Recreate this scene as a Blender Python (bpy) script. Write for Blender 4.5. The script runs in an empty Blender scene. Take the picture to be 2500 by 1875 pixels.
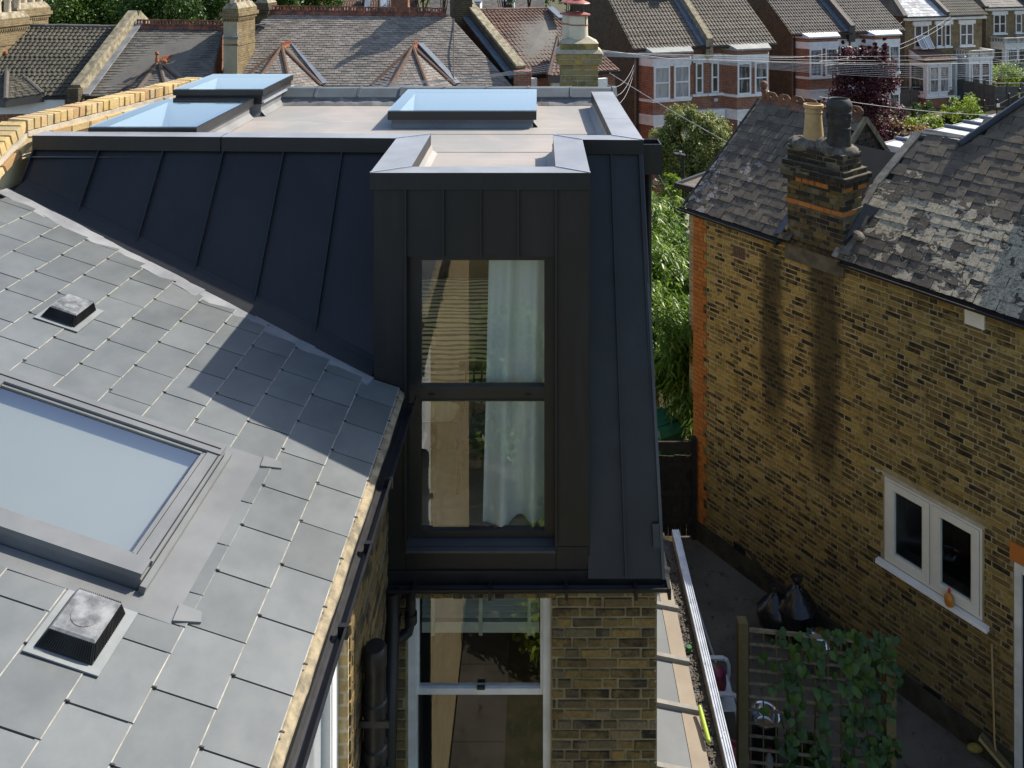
import bpy, math, random
import numpy as np
from mathutils import Vector, Matrix, Euler
random.seed(7)
rnd = random.random
def ru(a, b): return a + (b - a) * random.random()
sc = bpy.context.scene
COL = sc.collection
V = Vector
# ------------------------------------------------------------------ camera
F, CX, CY, CAMZ = 2000.0, 1315.0, -116.0, 10.0
cam = bpy.data.cameras.new('camera'); camo = bpy.data.objects.new('camera', cam); COL.objects.link(camo)
camo.location = (0, 0, CAMZ); camo.rotation_euler = (math.radians(90), 0, 0)
cam.sensor_width = 36; cam.lens = 36 * F / 2500
cam.shift_x = -(CX - 1250) / 2500; cam.shift_y = -(937.5 - CY) / 2500
cam.clip_start = 0.05; cam.clip_end = 1000
sc.camera = camo
# ------------------------------------------------------------------ sky and sun
SUN = V((1.043, .789, 1.21)).normalized()
w = bpy.data.worlds.new('World'); sc.world = w; w.use_nodes = True
wt = w.node_tree; bg = wt.nodes['Background']
sky = wt.nodes.new('ShaderNodeTexSky'); sky.sky_type = 'NISHITA'; sky.sun_disc = False
sky.sun_elevation = math.asin(SUN.z); sky.sun_rotation = math.atan2(SUN.x, SUN.y)
sky.air_density = 1.0; sky.dust_density = 1.2; sky.ozone_density = 1.2
wt.links.new(sky.outputs[0], bg.inputs[0]); bg.inputs[1].default_value = 0.115
sl = bpy.data.lights.new('sun', 'SUN'); sl.energy = 4.2; sl.angle = math.radians(0.5); sl.color = (1.0, 0.93, 0.82)
so = bpy.data.objects.new('sun', sl); COL.objects.link(so)
so.rotation_euler = SUN.to_track_quat('Z', 'Y').to_euler(); so.location = (20, 15, 30)
vs = sc.view_settings; vs.view_transform = 'Standard'; vs.look = 'None'; vs.exposure = 0.9; vs.gamma = 1.0
vs.use_curve_mapping = False
sc.cycles.max_bounces = 8; sc.cycles.transparent_max_bounces = 12
# ------------------------------------------------------------------ geometry helpers
def at(px, py, Y): return V(((px - CX) / F * Y, Y, CAMZ - (py - CY) / F * Y))
def atz(px, py, z): return at(px, py, (CAMZ - z) * F / (py - CY))
WM = {}
def world_of(o):
    m = o.matrix_basis.copy()
    if o.parent: m = world_of(o.parent) @ o.matrix_parent_inverse @ m
    return m
def put(o, parent):
    if parent is not None:
        o.parent = parent
        o.matrix_parent_inverse = world_of(parent).inverted()
def link(o): COL.objects.link(o); return o
def tag(o, label=None, cat=None, group=None, kind=None):
    if label: o['label'] = label
    if cat: o['category'] = cat
    if group: o['group'] = group
    if kind: o['kind'] = kind
    return o
def empty(name, loc, label, cat, group=None, rz=0):
    o = bpy.data.objects.new(name, None); o.location = loc; o.rotation_euler = (0, 0, rz)
    o.empty_display_size = .2
    link(o); tag(o, label, cat, group); return o

class MB:
    def __init__(s): s.v = []; s.f = []; s.mi = []
    def add(s, vs_, fs, mi=0):
        b = len(s.v); s.v.extend([tuple(v) for v in vs_])
        for f in fs: s.f.append(tuple(b + i for i in f)); s.mi.append(mi)
        return s
    def box(s, x0, x1, y0, y1, z0, z1, mi=0):
        return s.add([(x0,y0,z0),(x1,y0,z0),(x1,y1,z0),(x0,y1,z0),(x0,y0,z1),(x1,y0,z1),(x1,y1,z1),(x0,y1,z1)],
                     [(0,3,2,1),(4,5,6,7),(0,1,5,4),(1,2,6,5),(2,3,7,6),(3,0,4,7)], mi)
    def obox(s, c, ax, ay, az, hx, hy, hz, mi=0):
        c = V(c); ax = V(ax).normalized() * hx; ay = V(ay).normalized() * hy; az = V(az).normalized() * hz
        P = [c - ax - ay - az, c + ax - ay - az, c + ax + ay - az, c - ax + ay - az,
             c - ax - ay + az, c + ax - ay + az, c + ax + ay + az, c - ax + ay + az]
        return s.add(P, [(0,3,2,1),(4,5,6,7),(0,1,5,4),(1,2,6,5),(2,3,7,6),(3,0,4,7)], mi)
    def bar(s, p, q, wd, ht, up=(0,0,1), mi=0):
        p = V(p); q = V(q); d = (q - p); L = d.length; d.normalize(); up = V(up)
        sd = d.cross(up)
        if sd.length < 1e-4: sd = d.cross(V((1,0,0)))
        sd.normalize(); u2 = sd.cross(d)
        return s.obox((p + q) / 2, d, sd, u2, L/2, wd/2, ht/2, mi)
    def prism(s, pts, vec, mi=0):
        n = len(pts); vec = V(vec); A = [V(p) for p in pts]; B = [p + vec for p in A]
        return s.add(A + B, [tuple(range(n-1, -1, -1)), tuple(range(n, 2*n))] + [(i, (i+1) % n, n + (i+1) % n, n + i) for i in range(n)], mi)
    def poly(s, pts, mi=0): return s.add(pts, [tuple(range(len(pts)))], mi)
    def tube(s, pts, r, n=8, mi=0, cap=True):
        pts = [V(p) for p in pts]; rs = r if isinstance(r, (list, tuple)) else [r] * len(pts)
        rings = []; prev = None
        for i, p in enumerate(pts):
            t = (pts[min(i+1, len(pts)-1)] - pts[max(i-1, 0)]).normalized()
            ref = prev if prev is not None else (V((0,0,1)) if abs(t.z) < .9 else V((1,0,0)))
            a = t.cross(ref)
            if a.length < 1e-5: a = t.cross(V((.3,1,0)))
            a.normalize(); b = a.cross(t); prev = b
            rings.append([p + (a * math.cos(2*math.pi*k/n) + b * math.sin(2*math.pi*k/n)) * rs[i] for k in range(n)])
        vs_ = [q for rg in rings for q in rg]; fs = []
        for i in range(len(rings)-1):
            for k in range(n): fs.append((i*n+k, i*n+(k+1)%n, (i+1)*n+(k+1)%n, (i+1)*n+k))
        if cap: fs.append(tuple(range(n-1,-1,-1))); fs.append(tuple((len(rings)-1)*n+k for k in range(n)))
        return s.add(vs_, fs, mi)
    def lathe(s, prof, c, n=20, mi=0, axis=None):
        c = V(c); vs_ = []; fs = []
        for (r, z) in prof:
            for k in range(n):
                a = 2*math.pi*k/n; vs_.append(c + V((r*math.cos(a), r*math.sin(a), z)))
        m = len(prof)
        for i in range(m-1):
            for k in range(n): fs.append((i*n+k, i*n+(k+1)%n, (i+1)*n+(k+1)%n, (i+1)*n+k))
        return s.add(vs_, fs, mi)
    def ball(s, c, rx, ry=None, rz=None, n=12, m=8, mi=0):
        ry = ry or rx; rz = rz or rx; c = V(c); vs_ = []; fs = []
        for i in range(m+1):
            t = math.pi * i / m
            for k in range(n):
                a = 2*math.pi*k/n; vs_.append(c + V((rx*math.sin(t)*math.cos(a), ry*math.sin(t)*math.sin(a), -rz*math.cos(t))))
        for i in range(m):
            for k in range(n): fs.append((i*n+k, i*n+(k+1)%n, (i+1)*n+(k+1)%n, (i+1)*n+k))
        return s.add(vs_, fs, mi)
    def mesh(s, name, mats, smooth=False, uv=True):
        me = bpy.data.meshes.new(name); me.from_pydata(s.v, [], s.f); 
        for m in (mats if isinstance(mats, (list, tuple)) else [mats]): me.materials.append(m)
        if any(s.mi): me.polygons.foreach_set('material_index', s.mi)
        if smooth: me.polygons.foreach_set('use_smooth', [True] * len(me.polygons)); me.update(); me.set_sharp_from_angle(angle=math.radians(38))
        if uv: auto_uv(me)
        me.update(); return me
    def build(s, name, mats, parent=None, smooth=False, kind=None, uv=True):
        o = bpy.data.objects.new(name, s.mesh(name, mats, smooth, uv)); link(o); put(o, parent)
        if kind: o['kind'] = kind
        return o
def auto_uv(me):
    uvl = me.uv_layers.new(name='UVMap'); n = len(me.loops)
    if n == 0 or len(me.polygons) > 60000: return
    co = np.empty(len(me.vertices)*3); me.vertices.foreach_get('co', co); co = co.reshape(-1, 3)
    vi = np.empty(n, int); me.loops.foreach_get('vertex_index', vi)
    nr = np.empty(len(me.polygons)*3); me.polygons.foreach_get('normal', nr); nr = nr.reshape(-1, 3)
    lt = np.empty(len(me.polygons), int); me.polygons.foreach_get('loop_total', lt)
    N = np.repeat(nr, lt, axis=0); P = co[vi]
    h = np.hypot(N[:,0], N[:,1]); flat = np.abs(N[:,2]) > .9; h[h < 1e-6] = 1
    tx, ty = -N[:,1]/h, N[:,0]/h
    u = np.where(flat, P[:,0], P[:,0]*tx + P[:,1]*ty); v = np.where(flat, P[:,1], P[:,2])
    uvl.data.foreach_set('uv', np.stack([u, v], 1).ravel())
# ------------------------------------------------------------------ materials
class NT:
    def __init__(s, m):
        m.use_nodes = True; s.t = m.node_tree; s.n = s.t.nodes; s.b = s.n.get('Principled BSDF')
    def new(s, typ, **kw):
        nd = s.n.new(typ)
        for k, v_ in kw.items(): setattr(nd, k, v_)
        return nd
    def l(s, a, b): s.t.links.new(a, b)
    def noise(s, vec, scale, det=4, rough=.55, dist=0.):
        nd = s.new('ShaderNodeTexNoise'); nd.inputs['Scale'].default_value = scale; nd.inputs['Detail'].default_value = det
        nd.inputs['Roughness'].default_value = rough; nd.inputs['Distortion'].default_value = dist
        if vec is not None: s.l(vec, nd.inputs['Vector'])
        return nd.outputs['Fac']
    def ramp(s, fac, stops, interp='LINEAR'):
        nd = s.new('ShaderNodeValToRGB'); nd.color_ramp.interpolation = interp; el = nd.color_ramp.elements
        while len(el) < len(stops): el.new(.5)
        for e, (p, c) in zip(el, stops):
            e.position = p; e.color = (*c, 1) if len(c) == 3 else c
        s.l(fac, nd.inputs[0]); return nd.outputs[0]
    def mix(s, fac, a, b, typ='MIX'):
        nd = s.new('ShaderNodeMix', data_type='RGBA', blend_type=typ)
        for i, x in ((0, fac), (6, a), (7, b)):
            if isinstance(x, bpy.types.NodeSocket): s.l(x, nd.inputs[i])
            elif i == 0: nd.inputs[0].default_value = x
            else: nd.inputs[i].default_value = (*x, 1)
        return nd.outputs[2]
    def math(s, op, a, b=None, c=None, clamp=False):
        nd = s.new('ShaderNodeMath', operation=op, use_clamp=clamp)
        for i, x in enumerate((a, b, c)):
            if x is None: continue
            if isinstance(x, bpy.types.NodeSocket): s.l(x, nd.inputs[i])
            else: nd.inputs[i].default_value = x
        return nd.outputs[0]
    def pos(s): return s.new('ShaderNodeNewGeometry').outputs['Position']
    def rand(s):
        a = s.new('ShaderNodeNewGeometry').outputs['Random Per Island']; b = s.new('ShaderNodeObjectInfo').outputs['Random']
        return s.math('FRACT', s.math('ADD', a, b))
    def scaled(s, vec, sx, sy, sz):
        nd = s.new('ShaderNodeMapping'); nd.inputs['Scale'].default_value = (sx, sy, sz); s.l(vec, nd.inputs['Vector']); return nd.outputs[0]
    def bump(s, h, strength=.3, dist=.01):
        nd = s.new('ShaderNodeBump'); nd.inputs['Strength'].default_value = strength; nd.inputs['Distance'].default_value = dist
        s.l(h, nd.inputs['Height']); s.l(nd.outputs[0], s.b.inputs['Normal'])
    def lin(s, x, a, b): # smooth 0..1 between a and b
        nd = s.new('ShaderNodeMapRange', interpolation_type='SMOOTHSTEP'); s.l(x, nd.inputs[0])
        nd.inputs[1].default_value = a; nd.inputs[2].default_value = b; return nd.outputs[0]
def M(name): return bpy.data.materials.new(name)
def simple(name, c, rough=.6, c2=None, scale=6, spec=.5, metal=0, bump=0, bscale=60, vary=0, det=5):
    m = M(name); t = NT(m); b = t.b; p = t.pos()
    c2 = c2 or tuple(x * .75 for x in c)
    col = t.mix(t.lin(t.noise(p, scale, det, .6), .3, .7), c, c2)
    if vary:
        r = t.rand(); col = t.mix(1.0, col, t.ramp(r, [(0, (1-vary,)*3), (1, (1+vary,)*3)]), 'MULTIPLY')
    t.l(col, b.inputs['Base Color']); b.inputs['Metallic'].default_value = metal
    b.inputs['Specular IOR Level'].default_value = spec
    rr = t.math('MULTIPLY_ADD', t.noise(p, scale*2.3, 4), .25, rough - .12, clamp=True); t.l(rr, b.inputs['Roughness'])
    if bump: t.bump(t.noise(p, bscale, 4), bump, .004)
    return m
def brickm(name, pal, soot=.35, sootc=(.018,.015,.012), mot=.5, moss=None, stain=None, bump=.5):
    """brick pieces: colour per piece, sooty skin, mottled faces"""
    m = M(name); t = NT(m); p = t.pos(); r = t.rand(); n = len(pal)
    col = t.ramp(r, [((i + .5)/n, c) for i, c in enumerate(pal)])
    mt = t.noise(p, 38, 5, .65); col = t.mix(t.math('MULTIPLY', t.lin(mt, .35, .75), mot), col, tuple(x*.45 for x in pal[0]))
    r2 = t.math('FRACT', t.math('MULTIPLY', r, 7.31))
    sm = t.math('ADD', t.math('MULTIPLY', r2, .32), t.math('MULTIPLY', t.noise(p, 9, 5, .7), .75))
    col = t.mix(t.lin(sm, .80 - soot, 1.02 - soot*.6), col, sootc)
    if moss: col = t.mix(t.math('MULTIPLY', t.lin(t.noise(p, 5, 5, .65), .5, .68), .8), col, moss)
    if stain: col = stain(t, p, col)
    t.l(col, t.b.inputs['Base Color']); t.b.inputs['Roughness'].default_value = .88; t.b.inputs['Specular IOR Level'].default_value = .25
    t.bump(t.noise(p, 55, 5, .7), bump, .006)
    return m
def brickwallm(name, pal, mortar, soot=.3, bump=.6, L=.225, H=.075, mort=.011):
    """far brickwork: courses too small to pick apart"""
    m = M(name); t = NT(m); uv = t.new('ShaderNodeTexCoord').outputs['UV']; p = t.pos()
    bt = t.new('ShaderNodeTexBrick'); t.l(uv, bt.inputs['Vector'])
    bt.inputs['Scale'].default_value = 1; bt.inputs['Brick Width'].default_value = L; bt.inputs['Row Height'].default_value = H
    bt.inputs['Mortar Size'].default_value = mort; bt.inputs['Mortar Smooth'].default_value = .2; bt.inputs['Bias'].default_value = 0
    bt.inputs['Color1'].default_value = (*pal[0], 1); bt.inputs['Color2'].default_value = (*pal[1], 1); bt.inputs['Mortar'].default_value = (*mortar, 1)
    col = bt.outputs['Color']
    col = t.mix(t.math('MULTIPLY', t.lin(t.noise(p, 3, 6, .7), .42, .7), soot*1.6, clamp=True), col, tuple(x*.25 for x in pal[0]))
    col = t.mix(t.math('MULTIPLY', t.lin(t.noise(p, 22, 4, .7), .4, .7), .5), col, tuple(x*.55 for x in pal[1]))
    t.l(col, t.b.inputs['Base Color']); t.b.inputs['Roughness'].default_value = .9; t.b.inputs['Specular IOR Level'].default_value = .2
    t.bump(t.math('SUBTRACT', 1.0, bt.outputs['Fac']), bump, .01)
    return m
def glassm(name, tint=(.93,.97,.97), k=1.0, base=0.0):
    m = M(name); m.use_nodes = True; t = m.node_tree; t.nodes.clear()
    o = t.nodes.new('ShaderNodeOutputMaterial'); mx = t.nodes.new('ShaderNodeMixShader'); fr = t.nodes.new('ShaderNodeFresnel'); geo = t.nodes.new('ShaderNodeNewGeometry'); io = t.nodes.new('ShaderNodeMath'); io.operation = 'MULTIPLY_ADD'; io.inputs[1].default_value = -(1.5 - 1/1.5); io.inputs[2].default_value = 1.5; t.links.new(geo.outputs['Backfacing'], io.inputs[0]); t.links.new(io.outputs[0], fr.inputs[0])
    ml = t.nodes.new('ShaderNodeMath'); ml.operation = 'MULTIPLY_ADD'; ml.use_clamp = True; ml.inputs[1].default_value = k; ml.inputs[2].default_value = base
    tr = t.nodes.new('ShaderNodeBsdfTransparent'); tr.inputs[0].default_value = (*tint, 1); gl = t.nodes.new('ShaderNodeBsdfGlossy'); gl.inputs['Roughness'].default_value = .0
    gl.inputs['Color'].default_value = (.95,.97,1,1)
    t.links.new(fr.outputs[0], ml.inputs[0]); t.links.new(ml.outputs[0], mx.inputs[0]); t.links.new(tr.outputs[0], mx.inputs[1]); t.links.new(gl.outputs[0], mx.inputs[2]); t.links.new(mx.outputs[0], o.inputs[0])
    return m
def paneglass(name, c=(.02,.024,.028), c2=(.1,.1,.1)):
    m = M(name); t = NT(m); p = t.pos(); r = t.rand()
    n = t.noise(t.scaled(p, 3, 3, .6), 2.5, 3)
    col = t.mix(t.math('MULTIPLY', t.lin(t.math('ADD', n, t.math('MULTIPLY', r, .35)), .55, .8), .8), c, c2)
    t.l(col, t.b.inputs['Base Color']); t.b.inputs['Roughness'].default_value = .04; t.b.inputs['Specular IOR Level'].default_value = .8
    return m
def leafm(name, pal, trans=.35, rough=.5):
    m = M(name); t = NT(m); p = t.pos(); r = t.rand(); n = len(pal)
    k = t.math('ADD', t.math('MULTIPLY', r, .6), t.math('MULTIPLY', t.noise(p, 1.3, 3), .4))
    col = t.ramp(k, [(.15 + .7*i/max(1, n-1), c) for i, c in enumerate(pal)])
    t.l(col, t.b.inputs['Base Color']); t.b.inputs['Roughness'].default_value = rough; t.b.inputs['Specular IOR Level'].default_value = .4
    tl = t.new('ShaderNodeBsdfTranslucent'); t.l(t.mix(.5, col, (.35,.45,.05), 'MIX'), tl.inputs[0]) if False else t.l(col, tl.inputs[0])
    mx = t.new('ShaderNodeMixShader'); mx.inputs[0].default_value = trans
    out = t.n['Material Output']; t.l(t.b.outputs[0], mx.inputs[1]); t.l(tl.outputs[0], mx.inputs[2]); t.l(mx.outputs[0], out.inputs[0])
    return m

# plain materials ---------------------------------------------------
def zincm(name, c1, c2, rough=.48):
    m = M(name); t = NT(m); p = t.pos()
    col = t.mix(t.lin(t.noise(p, 1.3, 5, .6), .35, .65), c1, c2)
    ru_ = t.lin(t.noise(t.scaled(p, 5, 5, .5), 2.2, 5, .65), .5, .75); col = t.mix(t.math('MULTIPLY', ru_, .35), col, (.03,.03,.03))
    sp = t.lin(t.noise(p, 42, 3, .7), .72, .76); col = t.mix(t.math('MULTIPLY', sp, .5), col, (.06,.06,.058))
    t.l(col, t.b.inputs['Base Color']); t.b.inputs['Specular IOR Level'].default_value = .42
    t.l(t.math('MULTIPLY_ADD', t.noise(p, 3.5, 5, .6), .3, rough - .15), t.b.inputs['Roughness'])
    t.bump(t.noise(t.scaled(p, 1.6, 1.6, .8), 1.5, 2, .4), .22, .05); return m
ZINC = zincm('black coated zinc', (.015,.0155,.0175), (.011,.0115,.013))
ZINC2 = simple('charcoal zinc capping', (.045,.047,.052), .42, (.032,.034,.038), 1.4, spec=.6, bump=.05, bscale=6)
BLACK = simple('black plastic', (.010,.010,.011), .42, (.016,.016,.017), 9, spec=.35)
BLACKM = simple('black powder coated metal', (.009,.009,.010), .4, (.014,.014,.015), 5, spec=.5)
LEAD = simple('dull lead sheet', (.25,.255,.26), .6, (.15,.155,.165), 3, spec=.5, bump=.35, bscale=14)
LEADBLUE = simple('blue grey lead flashing', (.12,.145,.18), .55, (.08,.1,.13), 4, spec=.5, bump=.3, bscale=14)
WHITE = simple('white paint', (.78,.78,.76), .45, (.7,.7,.68), 3)
WHITEG = simple('weathered white paint', (.66,.67,.65), .55, (.5,.51,.49), 4)
CREAM = simple('off white window paint', (.66,.65,.59), .4, (.6,.59,.53), 3)
RENDER = simple('cream render', (.60,.50,.30), .85, (.5,.41,.24), 3, spec=.15, bump=.35, bscale=45)
MORT = simple('pale lime mortar', (.5,.45,.36), .9, (.36,.32,.25), 9, spec=.15, bump=.6, bscale=50)
MORTD = simple('sooty mortar', (.16,.14,.095), .9, (.09,.08,.055), 7, spec=.15, bump=.5, bscale=50)
MORTY = simple('yellow grey mortar', (.26,.225,.13), .92, (.16,.14,.085), 5, spec=.12, bump=.6, bscale=50)
TERRA = simple('red clay ridge tile', (.27,.085,.035), .75, (.1,.038,.022), 7, spec=.25, vary=.25, bump=.3)
TERRAO = simple('orange clay', (.33,.115,.05), .8, (.22,.075,.035), 9, spec=.25, vary=.15)
POTY = simple('buff clay pot', (.50,.36,.17), .7, (.40,.27,.12), 5, spec=.3, vary=.1)
POTW = simple('cream clay pot', (.55,.47,.36), .75, (.4,.33,.24), 6, spec=.25, vary=.12)
POTD = simple('sooty clay pot', (.055,.052,.047), .7, (.02,.019,.018), 7, spec=.3)
COPPER = simple('painted red cowl metal', (.36,.10,.07), .5, (.25,.07,.05), 12)
GALV = simple('aluminium', (.5,.53,.57), .4, (.36,.38,.42), 8, spec=.6, metal=.4)
WOODG = simple('weathered grey timber', (.22,.19,.14), .85, (.11,.095,.07), 12, spec=.2, bump=.4, vary=.2)
WOODD = simple('dark stained timber', (.035,.026,.019), .8, (.02,.015,.011), 10, spec=.25, bump=.4, vary=.3)
WOODO = simple('olive treated timber', (.13,.105,.055), .8, (.1,.08,.035), 10, spec=.2, bump=.4, vary=.2)
INT = simple('white plaster', (.72,.70,.66), .8, (.68,.66,.62), 2, spec=.2)
INTD = simple('shaded room plaster', (.10,.095,.085), .8, (.08,.075,.07), 2, spec=.2)  # darkened plaster: the unlit rooms' shade is put into the colour
FLOORW = simple('pale oak boards', (.50,.40,.28), .5, (.40,.31,.21), 5, spec=.4)
GLASS = glassm('clear glass', (.93,.97,.93), 1.0, .0); GLASSV = glassm('coated roof window glass', (.93,.96,.93), 1.0, .22); GLASSD = glassm('coated double glazing', (.93,.97,.93), 1.8, .045); GLASSR = glassm('rooflight glass', (.80,.90,.93), 1.4, .06)
PANE = paneglass('window glass'); PANEC = paneglass('curtained window glass', (.03,.035,.038), (.32,.33,.33))
PANEB = paneglass('blinded window glass', (.25,.27,.28), (.42,.44,.45))
# ================================================================== materials that carry the setting
def slatem(name, c1, c2, rough=.5, spec=.45, vary=.1, scr=.4):
    m = M(name); t = NT(m); p = t.pos(); r = t.rand()
    col = t.mix(t.lin(t.noise(p, 4, 6, .65), .3, .72), c1, c2)
    col = t.mix(1.0, col, t.ramp(r, [(0, (1-vary,)*3), (1, (1+vary,)*3)]), 'MULTIPLY')
    sp = t.lin(t.noise(p, 34, 5, .75), .66, .76); col = t.mix(t.math('MULTIPLY', sp, scr), col, tuple(x*1.5 for x in c1))
    t.l(col, t.b.inputs['Base Color']); t.b.inputs['Specular IOR Level'].default_value = spec
    t.l(t.math('MULTIPLY_ADD', t.noise(p, 7, 5), .3, rough - .15, clamp=True), t.b.inputs['Roughness'])
    t.bump(t.noise(t.scaled(p, 1, 1, 1), 26, 6, .7), .12, .004); return m
SLATE = slatem('smooth grey slate', (.128,.138,.137), (.100,.109,.110), .42, .6, .13)
def membrane():
    m = M('grey roof membrane'); t = NT(m); p = t.pos()
    col = t.mix(t.lin(t.noise(p, 1.1, 5, .6, .6), .35, .66), (.335,.295,.265), (.255,.25,.235))
    col = t.mix(t.math('MULTIPLY', t.lin(t.noise(t.scaled(p, .5, 1.6, 1), 2.6, 6, .7, 1.2), .55, .7), .5), col, (.40,.365,.325))
    col = t.mix(t.math('MULTIPLY', t.lin(t.noise(p, 9, 6, .75), .58, .72), .25), col, (.16,.15,.14))
    t.l(col, t.b.inputs['Base Color']); t.b.inputs['Roughness'].default_value = .62; t.b.inputs['Specular IOR Level'].default_value = .4
    t.bump(t.noise(p, 5, 5), .12, .02); return m
MEMB = membrane()
MEMBR = simple('rough grey membrane upstand', (.2,.2,.2), .85, (.12,.12,.125), 5, spec=.25, bump=.8, bscale=40)
RIDGEG = simple('grey concrete ridge', (.10,.115,.12), .55, (.075,.085,.09), 4, spec=.4, vary=.12)
OWNB = brickm('sooty rear stock brick', [(.155,.112,.045),(.20,.14,.05),(.12,.088,.045),(.24,.165,.058),(.17,.14,.09),(.10,.078,.042)], soot=.33, mot=.7)
YELB = brickm('cleaned yellow stock brick', [(.50,.36,.15),(.58,.43,.2),(.44,.30,.12),(.40,.33,.2),(.52,.36,.17),(.60,.47,.25),(.36,.21,.1),(.48,.36,.17)], soot=.13, mot=.35)
SIDEB_TX = brickwallm('rear wing brickwork', [(.46,.35,.16),(.34,.24,.11)], (.5,.43,.3), .22)
# ------------------------------------------------------------------ brick laying
_bm = {}
def brick_mesh(mat, k):
    key = (mat.name, k)
    if key in _bm: return _bm[key]
    me = bpy.data.meshes.new('brick'); v, f = brick_shape(k); me.from_pydata(v, [], f); me.materials.append(mat); _bm[key] = me
    return me
def brick_shape(k):
    R = random.Random(k * 13 + 1); j = lambda a: R.uniform(-a, a)
    b = [(-.5,1,-.5),(.5,1,-.5),(.5,1,.5),(-.5,1,.5)]
    m_ = [(-.5+j(.012),.25+j(.1),-.5+j(.03)),(.5+j(.012),.25+j(.1),-.5+j(.03)),(.5+j(.012),.25+j(.1),.5+j(.03)),(-.5+j(.012),.25+j(.1),.5+j(.03))]
    fr = [(-.478+j(.014),j(.15),-.44+j(.05)),(.478+j(.014),j(.15),-.44+j(.05)),(.478+j(.014),j(.15),.44+j(.05)),(-.478+j(.014),j(.15),.44+j(.05))]
    v = b + m_ + fr; f = []
    for a in (0, 4):
        for i in range(4):
            n_ = (i+1) % 4; f.append((a+i, a+n_, a+4+n_, a+4+i))
    f.append((8, 9, 10, 11)); return v, f
def lay(parent, O, ax, ay, mat, u0, u1, z0, z1, holes=(), L=.225, H=.075, mj=.011, depth=.03, most=300, name='brick', seed=0, key=None, matf=None, bond='flemish', jit=.003, proud=.006):
    """bricks on a wall face: O base point, ax along, ay into the wall; nearest ones as parts, the rest as one stuff part"""
    R = random.Random(seed); ax = V(ax).normalized(); ay = V(ay).normalized(); az = V((0,0,1)); O = V(O)
    out = []; nrow = max(1, int(round((z1 - z0) / H)))
    for r in range(nrow):
        zc = z0 + (r + .5) * H; u = u0 - (L * .5 if r % 2 else 0) - (L * .25 if bond == 'flemish' and r % 2 else 0); i = 0
        while u < u1 - .02:
            ln = L if bond == 'stretcher' or (i % 2 == 0) != (R.random() < .12) else L * .5
            a, b = max(u, u0), min(u + ln, u1); u += ln; i += 1
            segs = [(a, b)]
            for (h0, h1, k0, k1) in holes:
                if k0 - H*.4 < zc < k1 + H*.4:
                    ns = []
                    for (p, q) in segs:
                        if q <= h0 or p >= h1: ns.append((p, q)); continue
                        if p < h0: ns.append((p, h0))
                        if q > h1: ns.append((h1, q))
                    segs = ns
            for (p, q) in segs:
                if q - p > .035: out.append(((p + q)/2, zc, q - p))
    recs = []
    for (u, z, ln) in out:
        c = O + ax * u + az * z; rot = R.gauss(0, .006); d = depth + R.uniform(-jit, jit)
        X = (ax * math.cos(rot) + az * math.sin(rot)) * (ln - mj * R.uniform(.75, 1.3)); Z = (az * math.cos(rot) - ax * math.sin(rot)) * (H - mj * R.uniform(.75, 1.3))
        Y = ay * d; P = c - ay * (proud + d - depth)
        recs.append((c, Matrix(((X.x, Y.x, Z.x, P.x), (X.y, Y.y, Z.y, P.y), (X.z, Y.z, Z.z, P.z), (0,0,0,1))), u, z))
    kf = key or (lambda rec: (rec[0] - V((0,0,CAMZ))).length)
    recs.sort(key=kf); pw = world_of(parent).inverted()
    groups = {}
    for i, (c, mx, u, z) in enumerate(recs):
        mm = matf(u, z, R) if matf else mat; k = R.randrange(6)
        if i < most:
            o = bpy.data.objects.new(name, brick_mesh(mm, k)); o.parent = parent; o.matrix_parent_inverse = pw; o.matrix_basis = mx; COL.objects.link(o)
        else: groups.setdefault(mm.name, (mm, []))[1].append((k, mx))
    for mm, lst in groups.values():
        b = MB()
        for k, mx in lst:
            v, f = brick_shape(k); b.add([mx @ V(p) for p in v], f)
        b.build(name, mm, parent, kind='stuff', uv=False)
    return len(recs)
# ================================================================== own house
house = empty('terraced_house', (0, 8, 0), 'terraced house with black zinc mansard, slim tall dormer and pale flat roof', 'house')
yF = lambda X: 7.159 - .0319 * (X + 4.406)
zH = lambda H: CAMZ - H
ZR = zH(1.78)
# flat roof deck with openings for the three rooflights -------------------------------------------------
RL = [(-4.03, -3.06, 7.33, 8.80, zH(1.558)), (-3.955, -2.98, 8.86, 9.95, zH(1.475)), (-1.53, -.022, 8.30, 9.59, zH(1.60))]
d = MB()
xs = [-4.52, -3.99, -3.10, -1.48, -.07, .66]; ys = [7.12, 7.37, 8.34, 8.76, 8.90, 9.55, 9.62]
def inhole(x, y):
    return any(a + .03 < x < b - .03 and c + .03 < y < e - .03 for (a, b, c, e, z) in RL)
for i in range(len(xs)-1):
    for j in range(len(ys)-1):
        if not inhole((xs[i]+xs[i+1])/2, (ys[j]+ys[j+1])/2):
            d.poly([(xs[i],ys[j],ZR),(xs[i+1],ys[j],ZR),(xs[i+1],ys[j+1],ZR),(xs[i],ys[j+1],ZR)])
d.poly([(-.96,6.10,ZR),(.14,6.10,ZR),(.14,7.12,ZR),(-.96,7.12,ZR)])
d.build('flat_roof', MEMB, house)
lm = MB()
for (a, c, y, wd) in ((-.93,.11,6.72,.07),(-2.9,.6,8.02,.08),(-2.9,.6,7.30,.05)): lm.prism([(a,y,ZR+.0005),(c,y-.01,ZR+.0005),(c,y+wd,ZR+.0005),(a,y+wd+.01,ZR+.0005)], (0,0,.0035))
lm.build('membrane_lap', MEMB, house)
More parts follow.
